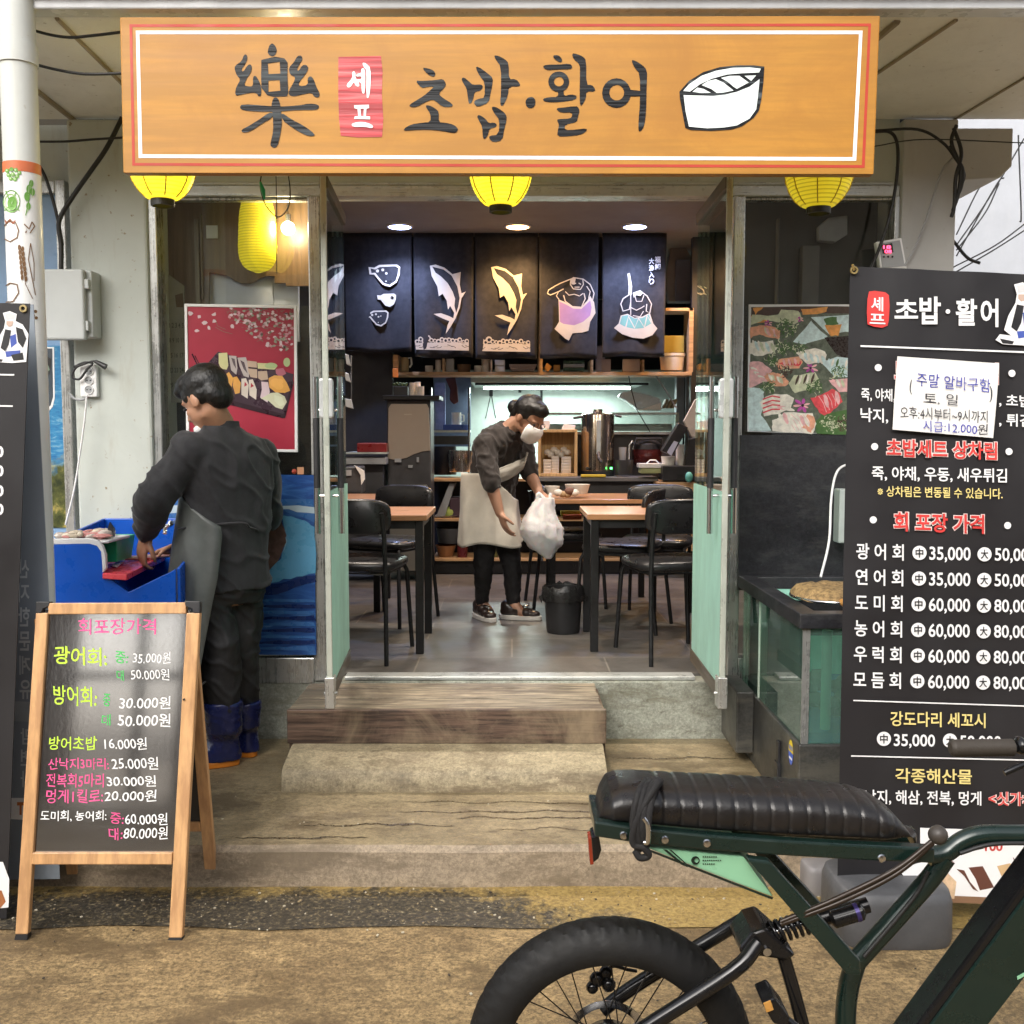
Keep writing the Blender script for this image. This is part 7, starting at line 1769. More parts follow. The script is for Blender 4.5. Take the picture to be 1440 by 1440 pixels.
N_('주말 알바구함', (1289, 524, 1393, 543), 0, 9); N_('(', (1279, 534, 1283, 555), 1, 0); N_(')', (1391, 542, 1396, 565), 1, 0); nf(); N_('토. 일', (1299, 552, 1347, 567), 1, 3); nf(); N_('오후:4시부터~9시까지', (1266, 571, 1389, 588), 1, 7); nf(); N_('시급:12.000', (1298, 591, 1374, 606), 0, 5); N_('원', (1375, 597, 1389, 611), 1, 0)
nf()

# ================================================================== OUTSIDE ON THE RIGHT
wbld = thing('white_building', 'bright white wall beyond the right pillar of the shop', 'building', (6, 9, 0))
mb = MB(); mb.box((2.75, 9.0, 0), (14, 9.4, 8)); mb.build('wall', plaster('bright_white_wall', (.46, .48, .52), (.6, .58, .55), .4), wbld)
for k, pts in enumerate(([(1345, 330), (1375, 268), (1395, 240)], [(1345, 345), (1390, 280), (1440, 195)], [(1345, 360), (1400, 262), (1412, 250)], [(1340, 385), (1400, 350), (1450, 318)], [(1340, 376), (1400, 345), (1450, 308)], [(1432, 190), (1436, 300), (1434, 312)], [(1340, 338), (1360, 362), (1378, 370)], [(1345, 352), (1385, 300), (1405, 258)])):
    cable(['thin wire rising steeply across the white wall, leftmost', 'long thin wire rising across the white wall to the corner', 'thin wire second from left on the white wall', 'thin wire sloping low across the white wall, lowest', 'thin wire sloping low across the white wall, upper of the pair', 'thin wire hanging at the far right of the white wall', 'dark stub of cable sticking out past the right pillar', 'thin wire middle of the rising bunch on the white wall'][k], pts, 7.0 if k != 6 else 5.2, .005 if k != 6 else .008)
# ================================================================== BICYCLE
YBK = G(857, 1676, 0).y
hub = W(857, 1483, YBK); hub.z -= 0.005; RW = hub.z - 0.001
KB = YBK / F_PX
def b_(px, py, dy=0.0):                  # near-side pixels; far-side twins mirror the near ones
    q = W(px, py, YBK - abs(dy)); q.y = YBK + dy
    return q
M['bike_green'] = mat('dark_green_paint', (0.0075, 0.0215, 0.017), 0.30, .2, var=.12, coat=.5)
M['tyre'] = mat('tyre_rubber', (0.0095, 0.009, 0.0085), 0.6, var=.35, vs=12, bump=.12, bs=120, spec=.32, c2=(0.013, 0.012, 0.010), lo=.45, hi=.75)
M['bike_black'] = mat('gloss_black_metal', (0.012, 0.012, 0.013), 0.22, .4, var=.2, coat=.3)
M['leather'] = mat('brown_black_leather', (0.0125, 0.0105, 0.0098), 0.34, var=.3, vs=9, bump=.18, bs=170, spec=.55)
bk = thing('electric_bicycle', 'dark green fat tyre electric bicycle with ribbed bench seat parked at the kerb', 'bicycle', (hub.x + .5, YBK, 0))
def wheel(c):
    R0 = RW; rt = 0.050
    root_mb = MB()
    # tyre: lathe around the Y axis, tread blocks cut as alternating radius
    prof = []
    for k in range(17):
        a = math.pi * (-.12 + 1.24 * k / 16)
        prof.append((-rt * math.cos(a), math.sin(a)))
    n = 288; rings = []
    for i in range(n):
        t = 2 * math.pi * i / n; ring = []
        for j, (yy, q) in enumerate(prof):
            rr_ = R0 - .054 + .054 * max(q, -.25)
            if 6 <= j <= 10: rr_ += .0032 * (1 if (i + abs(j - 8) * 2) % 6 < 4 else -.5)
            elif j in (5, 11): rr_ += .0018 * (1 if i % 6 < 3 else -.5)
            ring.append(c + V((rr_ * math.cos(t), yy, rr_ * math.sin(t))))
        rings.append(ring)
    rings.append(rings[0])
    root_mb.loft(rings, 0, False, False)
    w_ = thing('wheel', None, None); w_.parent = bk; w_['_org'] = list(bk['_org'])
    w_.location = (0, 0, 0)
    del w_['_org']; w_['_org'] = list(bk['_org'])
    root_mb.build('tyre', M['tyre'], w_, smooth=40)
    mb = MB(); ri = R0 - .067
    mb.lathe([(ri - .006, -.036), (ri + .012, -.038), (ri + .018, -.034), (ri + .018, .034), (ri + .012, .038), (ri - .006, .036), (ri - .010, .0), (ri - .006, -.036)], c, 72, 0, 'Y', cap=False); mb.build('rim', M['bike_black'], w_, smooth=40)
    mb = MB()
    for k in range(32):
        a = 2 * math.pi * k / 32; s_ = 1 if k % 2 else -1; a2 = a + (.42 if (k // 2) % 2 else -.42)
        mb.tube([c + V((.045 * math.cos(a2), s_ * .03, .045 * math.sin(a2))), c + V(((ri - .004) * math.cos(a), s_ * .008, (ri - .004) * math.sin(a)))], .0014, 5)
    mb.build('spokes', M['bike_black'], w_)
    mb = MB(); mb.lathe([(.001, -.05), (.045, -.048), (.058, -.034), (.062, 0), (.058, .034), (.045, .048), (.001, .05)], c, 32, 0, 'Y'); mb.lathe([(.001, -.085), (.012, -.085), (.012, .085), (.001, .085)], c, 14, 0, 'Y'); mb.build('hub', M['bike_black'], w_, smooth=40)
    return w_
wheel(hub); wheel(V((hub.x + 1.16, YBK, hub.z)))
# seat
top = [(838, 1158), (842, 1135), (848, 1113), (858, 1099), (872, 1093), (900, 1092), (940, 1094), (1000, 1096), (1060, 1099), (1120, 1102), (1180, 1107), (1215, 1112), (1240, 1120), (1260, 1133), (1278, 1152), (1290, 1172), (1298, 1189)]
bot = [(838, 1160), (900, 1166), (1000, 1176), (1100, 1184), (1200, 1189), (1298, 1192)]
def interp(l, x):
    for (a, b), (c, d) in zip(l, l[1:]):
        if x <= c: return b + (d - b) * (x - a) / (c - a)
    return l[-1][1]
mb = MB(); rings = []
x = 838.0
while x <= 1298:
    yt_, yb_ = interp(top, x), interp(bot, x)
    hw = .088 * min(1, ((x - 834) / 26) ** .5, ((1302 - x) / 60) ** .5) * (1 - .12 * (x - 838) / 460)
    g_ = 1.0
    if x > 918 and x < 1262: 
        ph = (x - 928) % 25.2; d_ = min(ph, 25.2 - ph); g_ = 1 - .040 * math.exp(-(d_ / 2.4) ** 2)
    zt_, zb_ = b_(x, yt_ + 5, -.015).z, b_(x, yb_, -.088).z; xx = b_(x, (yt_ + yb_) / 2, -.05).x
    zm = zb_ + (zt_ - zb_) * .42
    ring = []
    for k in range(30):
        a = 2 * math.pi * k / 30; ca, sa_ = math.cos(a), math.sin(a)
        yy = hw * math.copysign(abs(ca) ** .55, ca) * (g_ if sa_ > -.5 else 1)
        zz = zm + ((zt_ - zm) * abs(sa_) ** .75 * g_ if sa_ > 0 else -(zm - zb_) * abs(sa_) ** .5)
        sk = (x - 1000) * 0
        ring.append(V((xx, YBK + yy, zz)))
    rings.append(ring); x += 2.1
mb.loft(rings); seat = mb.build('seat', M['leather'], bk, smooth=55)
# rail under the seat
rail = [(836, 1166), (900, 1176), (1000, 1186), (1100, 1193), (1200, 1199), (1315, 1204)]
mb = MB()
def flatbar(mb, pts, dy0, dy1, h):
    rings = []
    for px, py in pts:
        c = b_(px, py, min(dy0, -.02)); rings.append([V((c.x, YBK + dy0, c.z - h)), V((c.x, YBK + dy1, c.z - h)), V((c.x, YBK + dy1, c.z + h)), V((c.x, YBK + dy0, c.z + h))])
    mb.loft(rings)
flatbar(mb, rail, -.10, -.075, .0145); flatbar(mb, rail, .075, .10, .0145); flatbar(mb, [(836, 1166), (852, 1168)], -.0745, .0745, .0145)
mb.build('seat_rail', M['bike_green'], bk, bevel=.004)
for px, py in ((877, 1175), (935, 1181), (994, 1186), (1240, 1207)):
    mb = MB(); mb.lathe([(.001, -.004), (.0065, -.003), (.008, .0)], b_(px, py, -.101), 12, 0, 'Y'); mb.build('bolt', M['chrome'], bk, smooth=40)
# mint side panel
mint = mat('mint_panel', (.26, .53, .33), .38, var=.04)
mb = MB(); mb.prism([b_(*q, -.085) for q in ((905, 1191), (1046, 1205), (1088, 1262), (1074, 1257))], (0, .17, 0)); pnl = mb.build('side_panel', mint, bk, bevel=.003)
bkp = VP(YBK - .0865)
mb = MB()
for l in ([(932, 1194), (938, 1195), (968, 1220), (958, 1216)], [(941, 1195), (944, 1195), (974, 1222), (970, 1220)], [(905, 1191), (1074, 1257), (1088, 1262), (1086, 1265), (1072, 1260), (904, 1194)]): trace(mb, bkp, (0, 0), 1, l, 0, (), .001)
trace(mb, bkp, (0, 0), 1, ell(978, 1210, 6, 6), 0, [ell(979.5, 1210, 3, 3)], .0012)
for k, (y, w_) in enumerate(((1205, 22), (1210, 27), (1215, 20))):
    for q in range(int(w_ / 3)):
        if rr.random() < .85: trace(mb, bkp, (0, 0), 1, [(988 + q * 3, y - .9), (990 + q * 3, y - .9), (990 + q * 3, y + .9), (988 + q * 3, y + .9)], 0, (), .001)
mb.build('panel_print', M['bike_green'], pnl)
# frame tubes
def ptube(pts, wpx, dy=0, m_=None, name='frame_tube', n=16, sm=True, flat=None):
    mb = MB(); P = [b_(q[0], q[1], (q[2] if len(q) > 2 else 0) + dy) for q in pts]
    mb.tube(curve(P, 5) if len(P) > 2 else P, wpx / 2 * KB, n, 0, True, flat)
    return mb.build(name, m_ or M['bike_green'], bk, smooth=50)
for s in (-1, 1):
    mb = MB(); mb.prism([b_(*q, .075 * s - (.012 if s < 0 else -.012)) for q in ((1046, 1200), (1078, 1204), (1204, 1342), (1205, 1362), (1186, 1362))], (0, .024 * -s * -1, 0)); mb.build('seat_stay', M['bike_green'], bk, bevel=.004)
ptube([(1305, 1204), (1330, 1199), (1352, 1183), (1378, 1174), (1420, 1173), (1500, 1176), (1580, 1200)], 27, name='top_tube')
ptube([(1330, 1205), (1300, 1245), (1204, 1352)], 29, name='frame_tube')
ptube([(1206, 1345), (1194, 1385), (1189, 1430), (1190, 1500)], 30, name='seat_tube')
mb = MB(); mb.prism([b_(*q, -.04) for q in ((1520, 1158), (1255, 1514), (1305, 1552), (1580, 1196))], (0, .08, 0)); mb.build('down_tube', M['bike_green'], bk, bevel=.012)
mb = MB(); mb.prism([b_(*q, -.034) for q in ((1500, 1160), (1236, 1515), (1258, 1532), (1526, 1176))], (0, .068, 0)); mb.v = [(x, y, z) for x, y, z in mb.v]; mb.build('battery_cover', M['bike_black'], bk, bevel=.006)
mb = MB(); trace(mb, VP(YBK - .0405), (0, 0), 1, [(1430, 1373), (1446, 1364), (1446, 1370), (1431, 1378)], 0, (), .001); mb.build('stripe', mint, bk)
ptube([(1575, 1150), (1600, 1260)], 40, name='head_tube'); 
for s in (-1, 1): ptube([(1600, 1260, .07 * s), (1640, 1380, .075 * s), (857 + 1.16 / KB, 1483, .075 * s)], 28, name='fork_leg', m_=M['bike_black'])
# swing arm, linkage, stand
for s in (-1, 1):
    ptube([(1066, 1326, .05 * s), (1030, 1366, .07 * s), (905, 1447, .075 * s), (857, 1483, .075 * s)], 22, name='swing_arm', m_=M['bike_black'])
    ptube([(905, 1500, .07 * s), (1080, 1520, .06 * s), (1190, 1500, .04 * s)], 20, name='chain_stay', m_=M['bike_black'])
mb = MB(); mb.prism([b_(*q, -.05) for q in ((1040, 1335), (1058, 1312), (1078, 1306), (1096, 1322), (1120, 1344), (1106, 1352), (1070, 1346), (1046, 1352))], (0, .10, 0)); mb.build('linkage', M['bike_black'], bk, bevel=.006)
ptube([(1102, 1345, -.03), (1118, 1400, -.03), (1136, 1470, -.03), (1150, 1520, -.03)], 20, name='link_arm', m_=M['bike_black'])
mb = MB(); mb.lathe([(.001, -.056), (.008, -.056), (.008, -.05)], b_(1069, 1319), 12, 0, 'Y'); mb.build('bolt', M['chrome'], bk)
# shock absorber: spring, body, reservoir, purple ring
A_, B2 = b_(1078, 1314, -.02), b_(1225, 1271, -.02); ax = (B2 - A_)
mb = MB(); u_ = ax.normalized(); v_ = V((0, 1, 0)); w3 = u_.cross(v_)
L_ = ax.length
mb.tube([A_ + u_ * (.05 * L_ + .34 * L_ * i / 90) + (v_ * math.cos(i * .42) + w3 * math.sin(i * .42)) * .019 for i in range(91)], .0042, 7); mb.build('shock_spring', M['bike_black'], bk, smooth=60)
mb = MB(); mb.tube([A_, A_ + u_ * .45 * L_], .007, 10); mb.build('shock_rod', M['chrome'], bk, smooth=40)
mb = MB(); mb.tube([A_ + u_ * .40 * L_, A_ + u_ * .47 * L_], .021, 14); mb.tube([A_ + u_ * .47 * L_, A_ + u_ * .97 * L_], .015, 14); mb.build('shock_body', M['bike_black'], bk, smooth=40)
mb = MB(); R1, R2 = b_(1168, 1294, -.045), b_(1215, 1280, -.045); mb.tube([R1, R1.lerp(R2, .08), R2.lerp(R1, .08), R2], [.010, .017, .017, .010], 16); mb.build('shock_reservoir', M['bike_black'], bk, smooth=40)
mb = MB(); mb.tube([R1.lerp(R2, .72), R1.lerp(R2, .84)], .0176, 16); mb.build('purple_ring', mat('purple_metal', (.06, .045, .17), .3, .5), bk, smooth=40)
# bungee rods with ball
mb = MB()
for o in (0, 7): mb.tube(curve([b_(1312, 1182 + o * .4, -.11), b_(1260, 1222 + o, -.115), b_(1180, 1262 + o, -.115), b_(1098, 1296 + o * .5, -.10)], 6), .0048, 8)
mb.build('cable_pair', mat('bronze_cable', (.028, .018, .012), .35, .2), bk, smooth=60)
mb = MB(); mb.ball(b_(1319, 1174, -.11), .0175, 16); mb.build('ball_end', mat('dark_rubber_ball', (.05, .042, .035), .5), bk, smooth=60)
ptube([(1305, 1225, -.02), (1285, 1262, -.02), (1215, 1345, -.025)], 6, name='brake_cable', m_=M['cable'])
ptube([(1350, 1200, -.02), (1390, 1188, -.02), (1440, 1186, -.02), (1500, 1190, -.02)], 6, name='brake_cable', m_=M['cable'])
# black cable lock wound round the seat
lk = thing('cable_lock', 'black cable lock wound round the rear of the bicycle seat', 'lock', tuple(b_(908, 1140, -.11)))
mb = MB()
for k in range(4):
    o = k * 7 - 8
    mb.tube(curve([b_(902 + o * .6, 1198 - 3 * k, -.112), b_(898 + o, 1160, -.116 - .004 * k), b_(903 + o, 1125, -.112), b_(910 + o, 1106, -.085), b_(915 + o, 1101, -.03), b_(917 + o, 1112, .03), b_(918 + o, 1165, .09)], 5), .0065, 8)
mb.tube(curve([b_(893, 1196, -.112), b_(900, 1206, -.115), b_(912, 1203, -.115), b_(905, 1192, -.118), b_(890, 1185, -.115), b_(897, 1150, -.12), b_(922, 1105, -.105), b_(928, 1098, -.07)], 6), .0068, 8)
mb.build('cable', mat('lock_sleeve', (.012, .011, .011), .8, bump=.5, bs=220), lk, smooth=60)
mb = MB(); mb.tube(curve([b_(905, 1150, -.128), b_(911, 1160, -.13), b_(911, 1183, -.13), b_(906, 1185, -.128)], 4), .005, 8); mb.build('metal_ring', M['chrome'], lk, smooth=60)
# tail light, grip, pedal, caliper
tl = MB(); tl.prism([b_(*q, -.016) for q in ((827, 1178), (832, 1177), (835, 1216), (830, 1217))], (0, .032, 0)); tlo = tl.build('tail_light', mat('red_reflector', (.26, .035, .015), .25), bk, bevel=.002)
mb = MB(); mb.prism([b_(*q, -.025) for q in ((831.5, 1178), (842, 1174), (846, 1196), (842, 1208), (834.5, 1214))], (0, .05, 0)); mb.build('light_mount', M['bike_black'], tlo, bevel=.003)
GR = lambda px, py, dy=0: W(px, py, YBK + .05) + V((0, dy, 0))
hb = MB(); hb.tube([GR(1425, 1051), GR(1520, 1055), GR(1575, 1080, .02), GR(1580, 1150, -.04)], .011, 12); hb.tube([GR(1580, 1090, .0), GR(1620, 1060, .3), GR(1700, 1050, .55)], .011, 12); hb.build('handlebar', M['bike_black'], bk, smooth=50)
mb = MB(); P1, P2 = GR(1336, 1052), GR(1424, 1051)
mb.tube([P1, P1.lerp(P2, .03)] + [P1.lerp(P2, .05 + .95 * k / 40) for k in range(41)], [.011, .0155] + [.0165 + .0006 * (k % 2) for k in range(41)], 18); mb.build('grip', mat('brown_rubber_grip', (.040, .032, .024), .7, bump=.3, bs=200), bk, smooth=30)
mb = MB(); mb.tube([GR(1402, 1080, -.03), GR(1420, 1072, -.03), GR(1450, 1064, -.02), GR(1480, 1058)], .006, 8); mb.ball(GR(1434, 1048), (.012, .022, .018), 10); mb.build('brake_lever', M['bike_black'], bk, smooth=50)
mb = MB(); mb.prism([b_(*q, -.16) for q in ((1072, 1412), (1090, 1404), (1112, 1432), (1106, 1444), (1088, 1440))], (0, .07, 0)); mb.build('pedal', [M['bike_black']], bk, bevel=.004)
mb = MB(); mb.prism([b_(*q, -.165) for q in ((1074, 1412), (1084, 1408), (1088, 1420), (1078, 1424))], (0, .004, 0)); mb.build('pedal_reflector', mat('amber_reflector', (.5, .25, .06), .3), bk)
ptube([(1190, 1500, -.09), (1150, 1470, -.09), (1095, 1428, -.09)], 16, name='crank_arm', m_=M['bike_black'])
mb = MB()
for (x, y, r_) in ((845, 1412, .016), (858, 1402, .014), (838, 1424, .013), (862, 1420, .015)): mb.ball(b_(x, y, .045), (r_, .012, r_), 10)
mb.build('brake_caliper', M['bike_black'], bk, smooth=50)
ptube([(858, 1400, .045), (870, 1393, .045), (890, 1398, .045), (905, 1412, .06)], 5, name='brake_cable', m_=M['cable'])
mb = MB(); mb.lathe([(.07, .052), (.085, .052), (.085, .054), (.07, .054), (.07, .052)], hub, 40, 0, 'Y', cap=False); mb.build('brake_disc', M['chrome'], bk, smooth=30)
ptube([(1190, 1500, .06), (1080, 1600, .15), (1030, 1664, .22)], 14, name='kickstand', m_=M['bike_black'])
# ================================================================== PEOPLE
def capsule(mb, pts, n=14, flat=None):
    """a tapering limb through (point, radius) pairs with rounded ends"""
    P = [V(p) for p, r in pts]; Rr = [r for p, r in pts]
    mb.tube(P, Rr, n, 0, True)
    for p, r in ((P[0], Rr[0]), (P[-1], Rr[-1])): mb.ball(p, r, n)
    for p, r in zip(P[1:-1], Rr[1:-1]): mb.ball(p, r * .995, n)
def rings_of(mb, rs, n=28, e=2.4):
    """oriented elliptical rings: (centre, side vector*radius, front vector*radius)"""
    out = []
    for c, a, b in rs:
        out.append([V(c) + V(a) * math.copysign(abs(math.cos(t)) ** (2 / e), math.cos(t)) + V(b) * math.copysign(abs(math.sin(t)) ** (2 / e), math.sin(t)) for t in [2 * math.pi * k / n for k in range(n)]])
    mb.loft(out)
def fuse(mb, name, m_, parent, vox, smooth=6, wr=0.0, ws=12.0, fold=None):
    o = mb.build(name, m_, parent)
    r_ = o.modifiers.new('fuse', 'REMESH'); r_.mode = 'VOXEL'; r_.voxel_size = vox; r_.use_smooth_shade = True
    s_ = o.modifiers.new('smooth', 'SMOOTH'); s_.iterations = smooth; s_.factor = .5
    bake(o)
    me = o.data
    if wr:
        org = V(o.get('_org', (0, 0, 0)))
        nn = [v.normal.copy() for v in me.vertices]
        for v, q in zip(me.vertices, nn):
            p = v.co
            d = mnoise.fractal(V((p.x * ws, p.y * ws, p.z * ws * .55)), 1.0, 2.0, 3) * wr
            rid = abs(mnoise.noise(V((p.x * ws * .8 + 7, p.y * ws * .8, p.z * ws * 1.0 + p.x * 9))))
            d += max(0, .20 - rid) ** 1.3 * wr * 8 - wr * .15
            v.co = p + q * d
    me.polygons.foreach_set('use_smooth', [True] * len(me.polygons)); me.update()
    return o
def basis(f, up=V((0, 0, 1))):
    f = V(f).normalized(); s_ = f.cross(up).normalized(); u = s_.cross(f).normalized()
    return f, s_, u                          # front, right, up
def mat3(a, b, c): return Matrix((a, b, c)).transposed()
def head(mb, c, f, up, k=1.0):
    f, r_, u = basis(f, up)
    X = mat3(f, r_, u)
    P = lambda a, b, d: V(c) + f * a * k + r_ * b * k + u * d * k
    mb.ball(P(-.010, 0, .022), (.098 * k, .076 * k, .094 * k), 24, 0, X)        # skull
    mb.ball(P(.030, 0, -.038), (.062 * k, .060 * k, .068 * k), 20, 0, X)       # face
    mb.ball(P(.048, 0, -.088), (.030 * k, .032 * k, .026 * k), 14, 0, X)       # chin
    for s in (-1, 1):
        mb.ball(P(.052, s * .036, -.030), (.028 * k, .024 * k, .024 * k), 12, 0, X)    # cheekbone
        mb.ball(P(.066, s * .030, .018), (.022 * k, .026 * k, .012 * k), 12, 0, X)     # brow
        mb.ball(P(-.010, s * .078, -.012), (.020 * k, .010 * k, .032 * k), 14, 0, X)   # ear
        mb.ball(P(-.002, s * .080, -.026), (.012 * k, .007 * k, .014 * k), 10, 0, X)
        mb.ball(P(.004, s * .044, -.060), (.034 * k, .014 * k, .024 * k), 12, 0, X)      # jaw corner
    mb.tube([P(.084, 0, .010), P(.100, 0, -.020), P(.108, 0, -.034), P(.088, 0, -.046)], [.008 * k, .010 * k, .014 * k, .010 * k], 10)   # nose
    mb.ball(P(.084, 0, -.064), (.012 * k, .022 * k, .006 * k), 10, 0, X); mb.ball(P(.082, 0, -.073), (.012 * k, .019 * k, .006 * k), 10, 0, X)   # lips
    return P, X
def hand(mb, wrist, d, nrm, side, curl=.5, k=1.0, spread=.12, curls=None):
    """palm, four unequal bent fingers and an opposed thumb; d = towards the fingers, nrm = out of the palm, side = towards the thumb"""
    d = V(d).normalized(); nrm = (V(nrm) - d * V(nrm).dot(d)).normalized(); sd = d.cross(nrm).normalized()
    if sd.dot(V(side)) < 0: sd = -sd
    wq = V(wrist)
    X = mat3(d, sd, nrm)
    mb.ball(wq + d * .050 * k, (.055 * k, .040 * k, .017 * k), 16, 0, X)
    mb.ball(wq + d * .078 * k, (.026 * k, .040 * k, .014 * k), 14, 0, X)
    mb.ball(wq + d * .030 * k + sd * .022 * k + nrm * .006 * k, (.032 * k, .018 * k, .017 * k), 12, 0, X)
    for i, (o, ln) in enumerate(((.030, .074), (.010, .083), (-.011, .077), (-.030, .060))):
        cu = (curls[i] if curls else curl)
        p = wq + d * (.086 - abs(o - .005) * .25) * k + sd * o * k
        dir_ = (d + sd * (o * spread / .03 * .5)).normalized(); ang = cu * .5
        pts = [(p - d * .022 * k, .0100 * k)]
        for q, fr in ((0, .45), (1, .32), (2, .23)):
            pts.append((p, (.0098 - .0009 * q) * k))
            dd = dir_ * math.cos(ang) + nrm * math.sin(ang)
            p = p + dd * ln * fr * k; ang += cu
        pts.append((p, .0068 * k))
        capsule(mb, pts, 10)
    t0 = wq + d * .022 * k + sd * .026 * k
    t1 = t0 + (d * .6 + sd * .75 + nrm * .25).normalized() * .036 * k
    t2 = t1 + (d * .85 + sd * .25 + nrm * .40).normalized() * .030 * k
    t3 = t2 + (d * .85 - sd * .10 + nrm * .55).normalized() * .024 * k
    capsule(mb, [(t0, .015 * k), (t1, .0115 * k), (t2, .0105 * k), (t3, .0078 * k)], 10)
def skin(name, c):
    m_, t, p = newmat(name)
    n1 = noise(t, coords(t), 14, 5)
    t.links.new(ramp(t, n1, [(.35, tuple(x * .86 for x in c)), (.7, c)]), p.inputs['Base Color'])
    p.inputs['Roughness'].default_value = .48; p.inputs['Subsurface Weight'].default_value = .12; p.inputs['Subsurface Radius'].default_value = (.01, .004, .002)
    bumpn(t, p, noise(t, coords(t), 160, 4), .08, .002)
    return m_
M['hair'] = mat('black_hair', (.008, .007, .0065), .40, var=.4, vs=14, bump=.8, bs=190, st=(1, 1, .10))

# ------------------------------------------------------------------ the cook
YM = 4.12
FM, RM, UM = basis(V((-.76, .65, 0)))
man = thing('person', 'cook in black jacket, grey green apron and blue rubber boots cutting fish at the tub', 'person', (W(318, 800, YM).x, YM, ZA))
def pm(px, py, Y): return W(px, py, Y)
neck, hc = pm(308, 596, 4.09), pm(288, 562, 4.05)
fh, uh = V((-.82, .36, -.48)), V((-.25, .1, 1))
fl, fr_ = G(316, 1076, ZA), G(344, 1062, ZA)
LS, LE, LW_ = pm(268, 634, 3.99), pm(216, 702, 3.95), pm(205, 752, 4.06)
RS_, RE, RW2 = pm(366, 640, 4.26), pm(378, 722, 4.40), pm(250, 770, 4.36)
hipc = pm(314, 822, 4.14)
lh, lkn, lan = hipc - RM * .085 + V((0, 0, -.03)), pm(309, 905, 4.06), V((fl.x, fl.y, ZA + .10))
rh, rkn, ran = hipc + RM * .085 + V((0, 0, -.03)), pm(337, 905, 4.20), V((fr_.x, fr_.y, ZA + .10))
mb = MB()
Ph, Xh = head(mb, hc, fh, uh, .98)
capsule(mb, [(pm(311, 612, 4.10), .064), (neck, .060), (hc - V(fh).normalized() * .03 + V((0, 0, -.05)), .058)])
rings_of(mb, [(pm(316, 610, 4.11), RM * .10, FM * .06), (pm(317, 640, 4.12), RM * .165, FM * .09), (pm(317, 700, 4.13), RM * .15, FM * .10), (pm(315, 770, 4.14), RM * .14, FM * .10), (hipc, RM * .125, FM * .09), (hipc - V((0, 0, .08)), RM * .12, FM * .085)])
for a, b, c in ((LS, LE, LW_), (RS_, RE, RW2)): capsule(mb, [(a, .055), (a.lerp(b, .5), .048), (b, .042), (b.lerp(c, .4), .040), (c, .027)])
hand(mb, LW_, V((-.22, .10, -.75)), V((.5, .6, -.3)), V((.7, .2, 0)), .55, 1.0)
hand(mb, RW2, V((-.75, -.35, -.25)), V((-.1, -.5, -.8)), V((-.3, -.6, .5)), .6, 1.0)
for a, b, c in ((lh, lkn, lan), (rh, rkn, ran)): capsule(mb, [(a, .072), (a.lerp(b, .6), .056), (b, .048), (b.lerp(c, .35), .047), (c, .036)])
for p_ in (lan, ran): capsule(mb, [(p_ - V((0, 0, .03)), .036), (p_ + V((-.09, 0, -.06)), .032)])
fuse(mb, 'body', skin('warm_skin', (.46, .24, .145)), man, .0062, 4)
# jacket
cloth_b = mat('black_cotton', (.016, .016, .0185), .8, var=.3, vs=10, bump=.25, bs=260, sheen=.15)
mb = MB()
rings_of(mb, [(pm(309, 598, 4.095), RM * .078, FM * .072), (pm(313, 607, 4.10), RM * .105, FM * .075), (pm(316, 620, 4.11), RM * .165, FM * .095), (pm(318, 645, 4.125), RM * .20, FM * .115), (pm(320, 690, 4.14), RM * .195, FM * .125), (pm(319, 740, 4.145), RM * .18, FM * .125), (pm(318, 790, 4.14), RM * .178, FM * .13), (pm(317, 826, 4.14), RM * .19, FM * .14)], 32)
capsule(mb, [(LS + V((.02, .02, .0)), .076), (LS, .078), (LS.lerp(LE, .5), .072), (LE, .072), (LE.lerp(LW_, .45), .066), (LE.lerp(LW_, .80), .052)])
capsule(mb, [(RS_ + V((-.03, 0, 0)), .074), (RS_, .076), (RS_.lerp(RE, .5), .072), (RE, .070), (RE.lerp(RW2, .5), .060), (RE.lerp(RW2, .8), .05)])
jk = fuse(mb, 'jacket', cloth_b, man, .0075, 6, .0085, 9)
mb = MB()    # stand-up collar
cr = lambda z, q: [neck + V((.006, .008, z)) + RM * .072 * q * math.cos(t) + FM * .066 * q * math.sin(t) for t in [2 * math.pi * k / 28 for k in range(28)]]
mb.loft([cr(-.02, 1.05), cr(.010, 1.0), cr(.012, .94), cr(-.02, .96)], 0, False); mb.build('collar', cloth_b, jk, smooth=50)
mb = MB()    # yoke seam and back strap
# trousers
mb = MB()
rings_of(mb, [(hipc + V((0, 0, .06)), RM * .17, FM * .125), (hipc, RM * .18, FM * .13), (hipc - V((0, 0, .07)), RM * .175, FM * .12)])
for a, b, c in ((lh, lkn, lan), (rh, rkn, ran)): capsule(mb, [(a, .098), (a.lerp(b, .5), .088), (b, .080), (b.lerp(c, .45), .076), (b.lerp(c, .62), .070)])
fuse(mb, 'trousers', mat('black_trousers', (.0135, .013, .0145), .7, var=.3, vs=10, bump=.2, bs=260), man, .0075, 6, .008, 11)
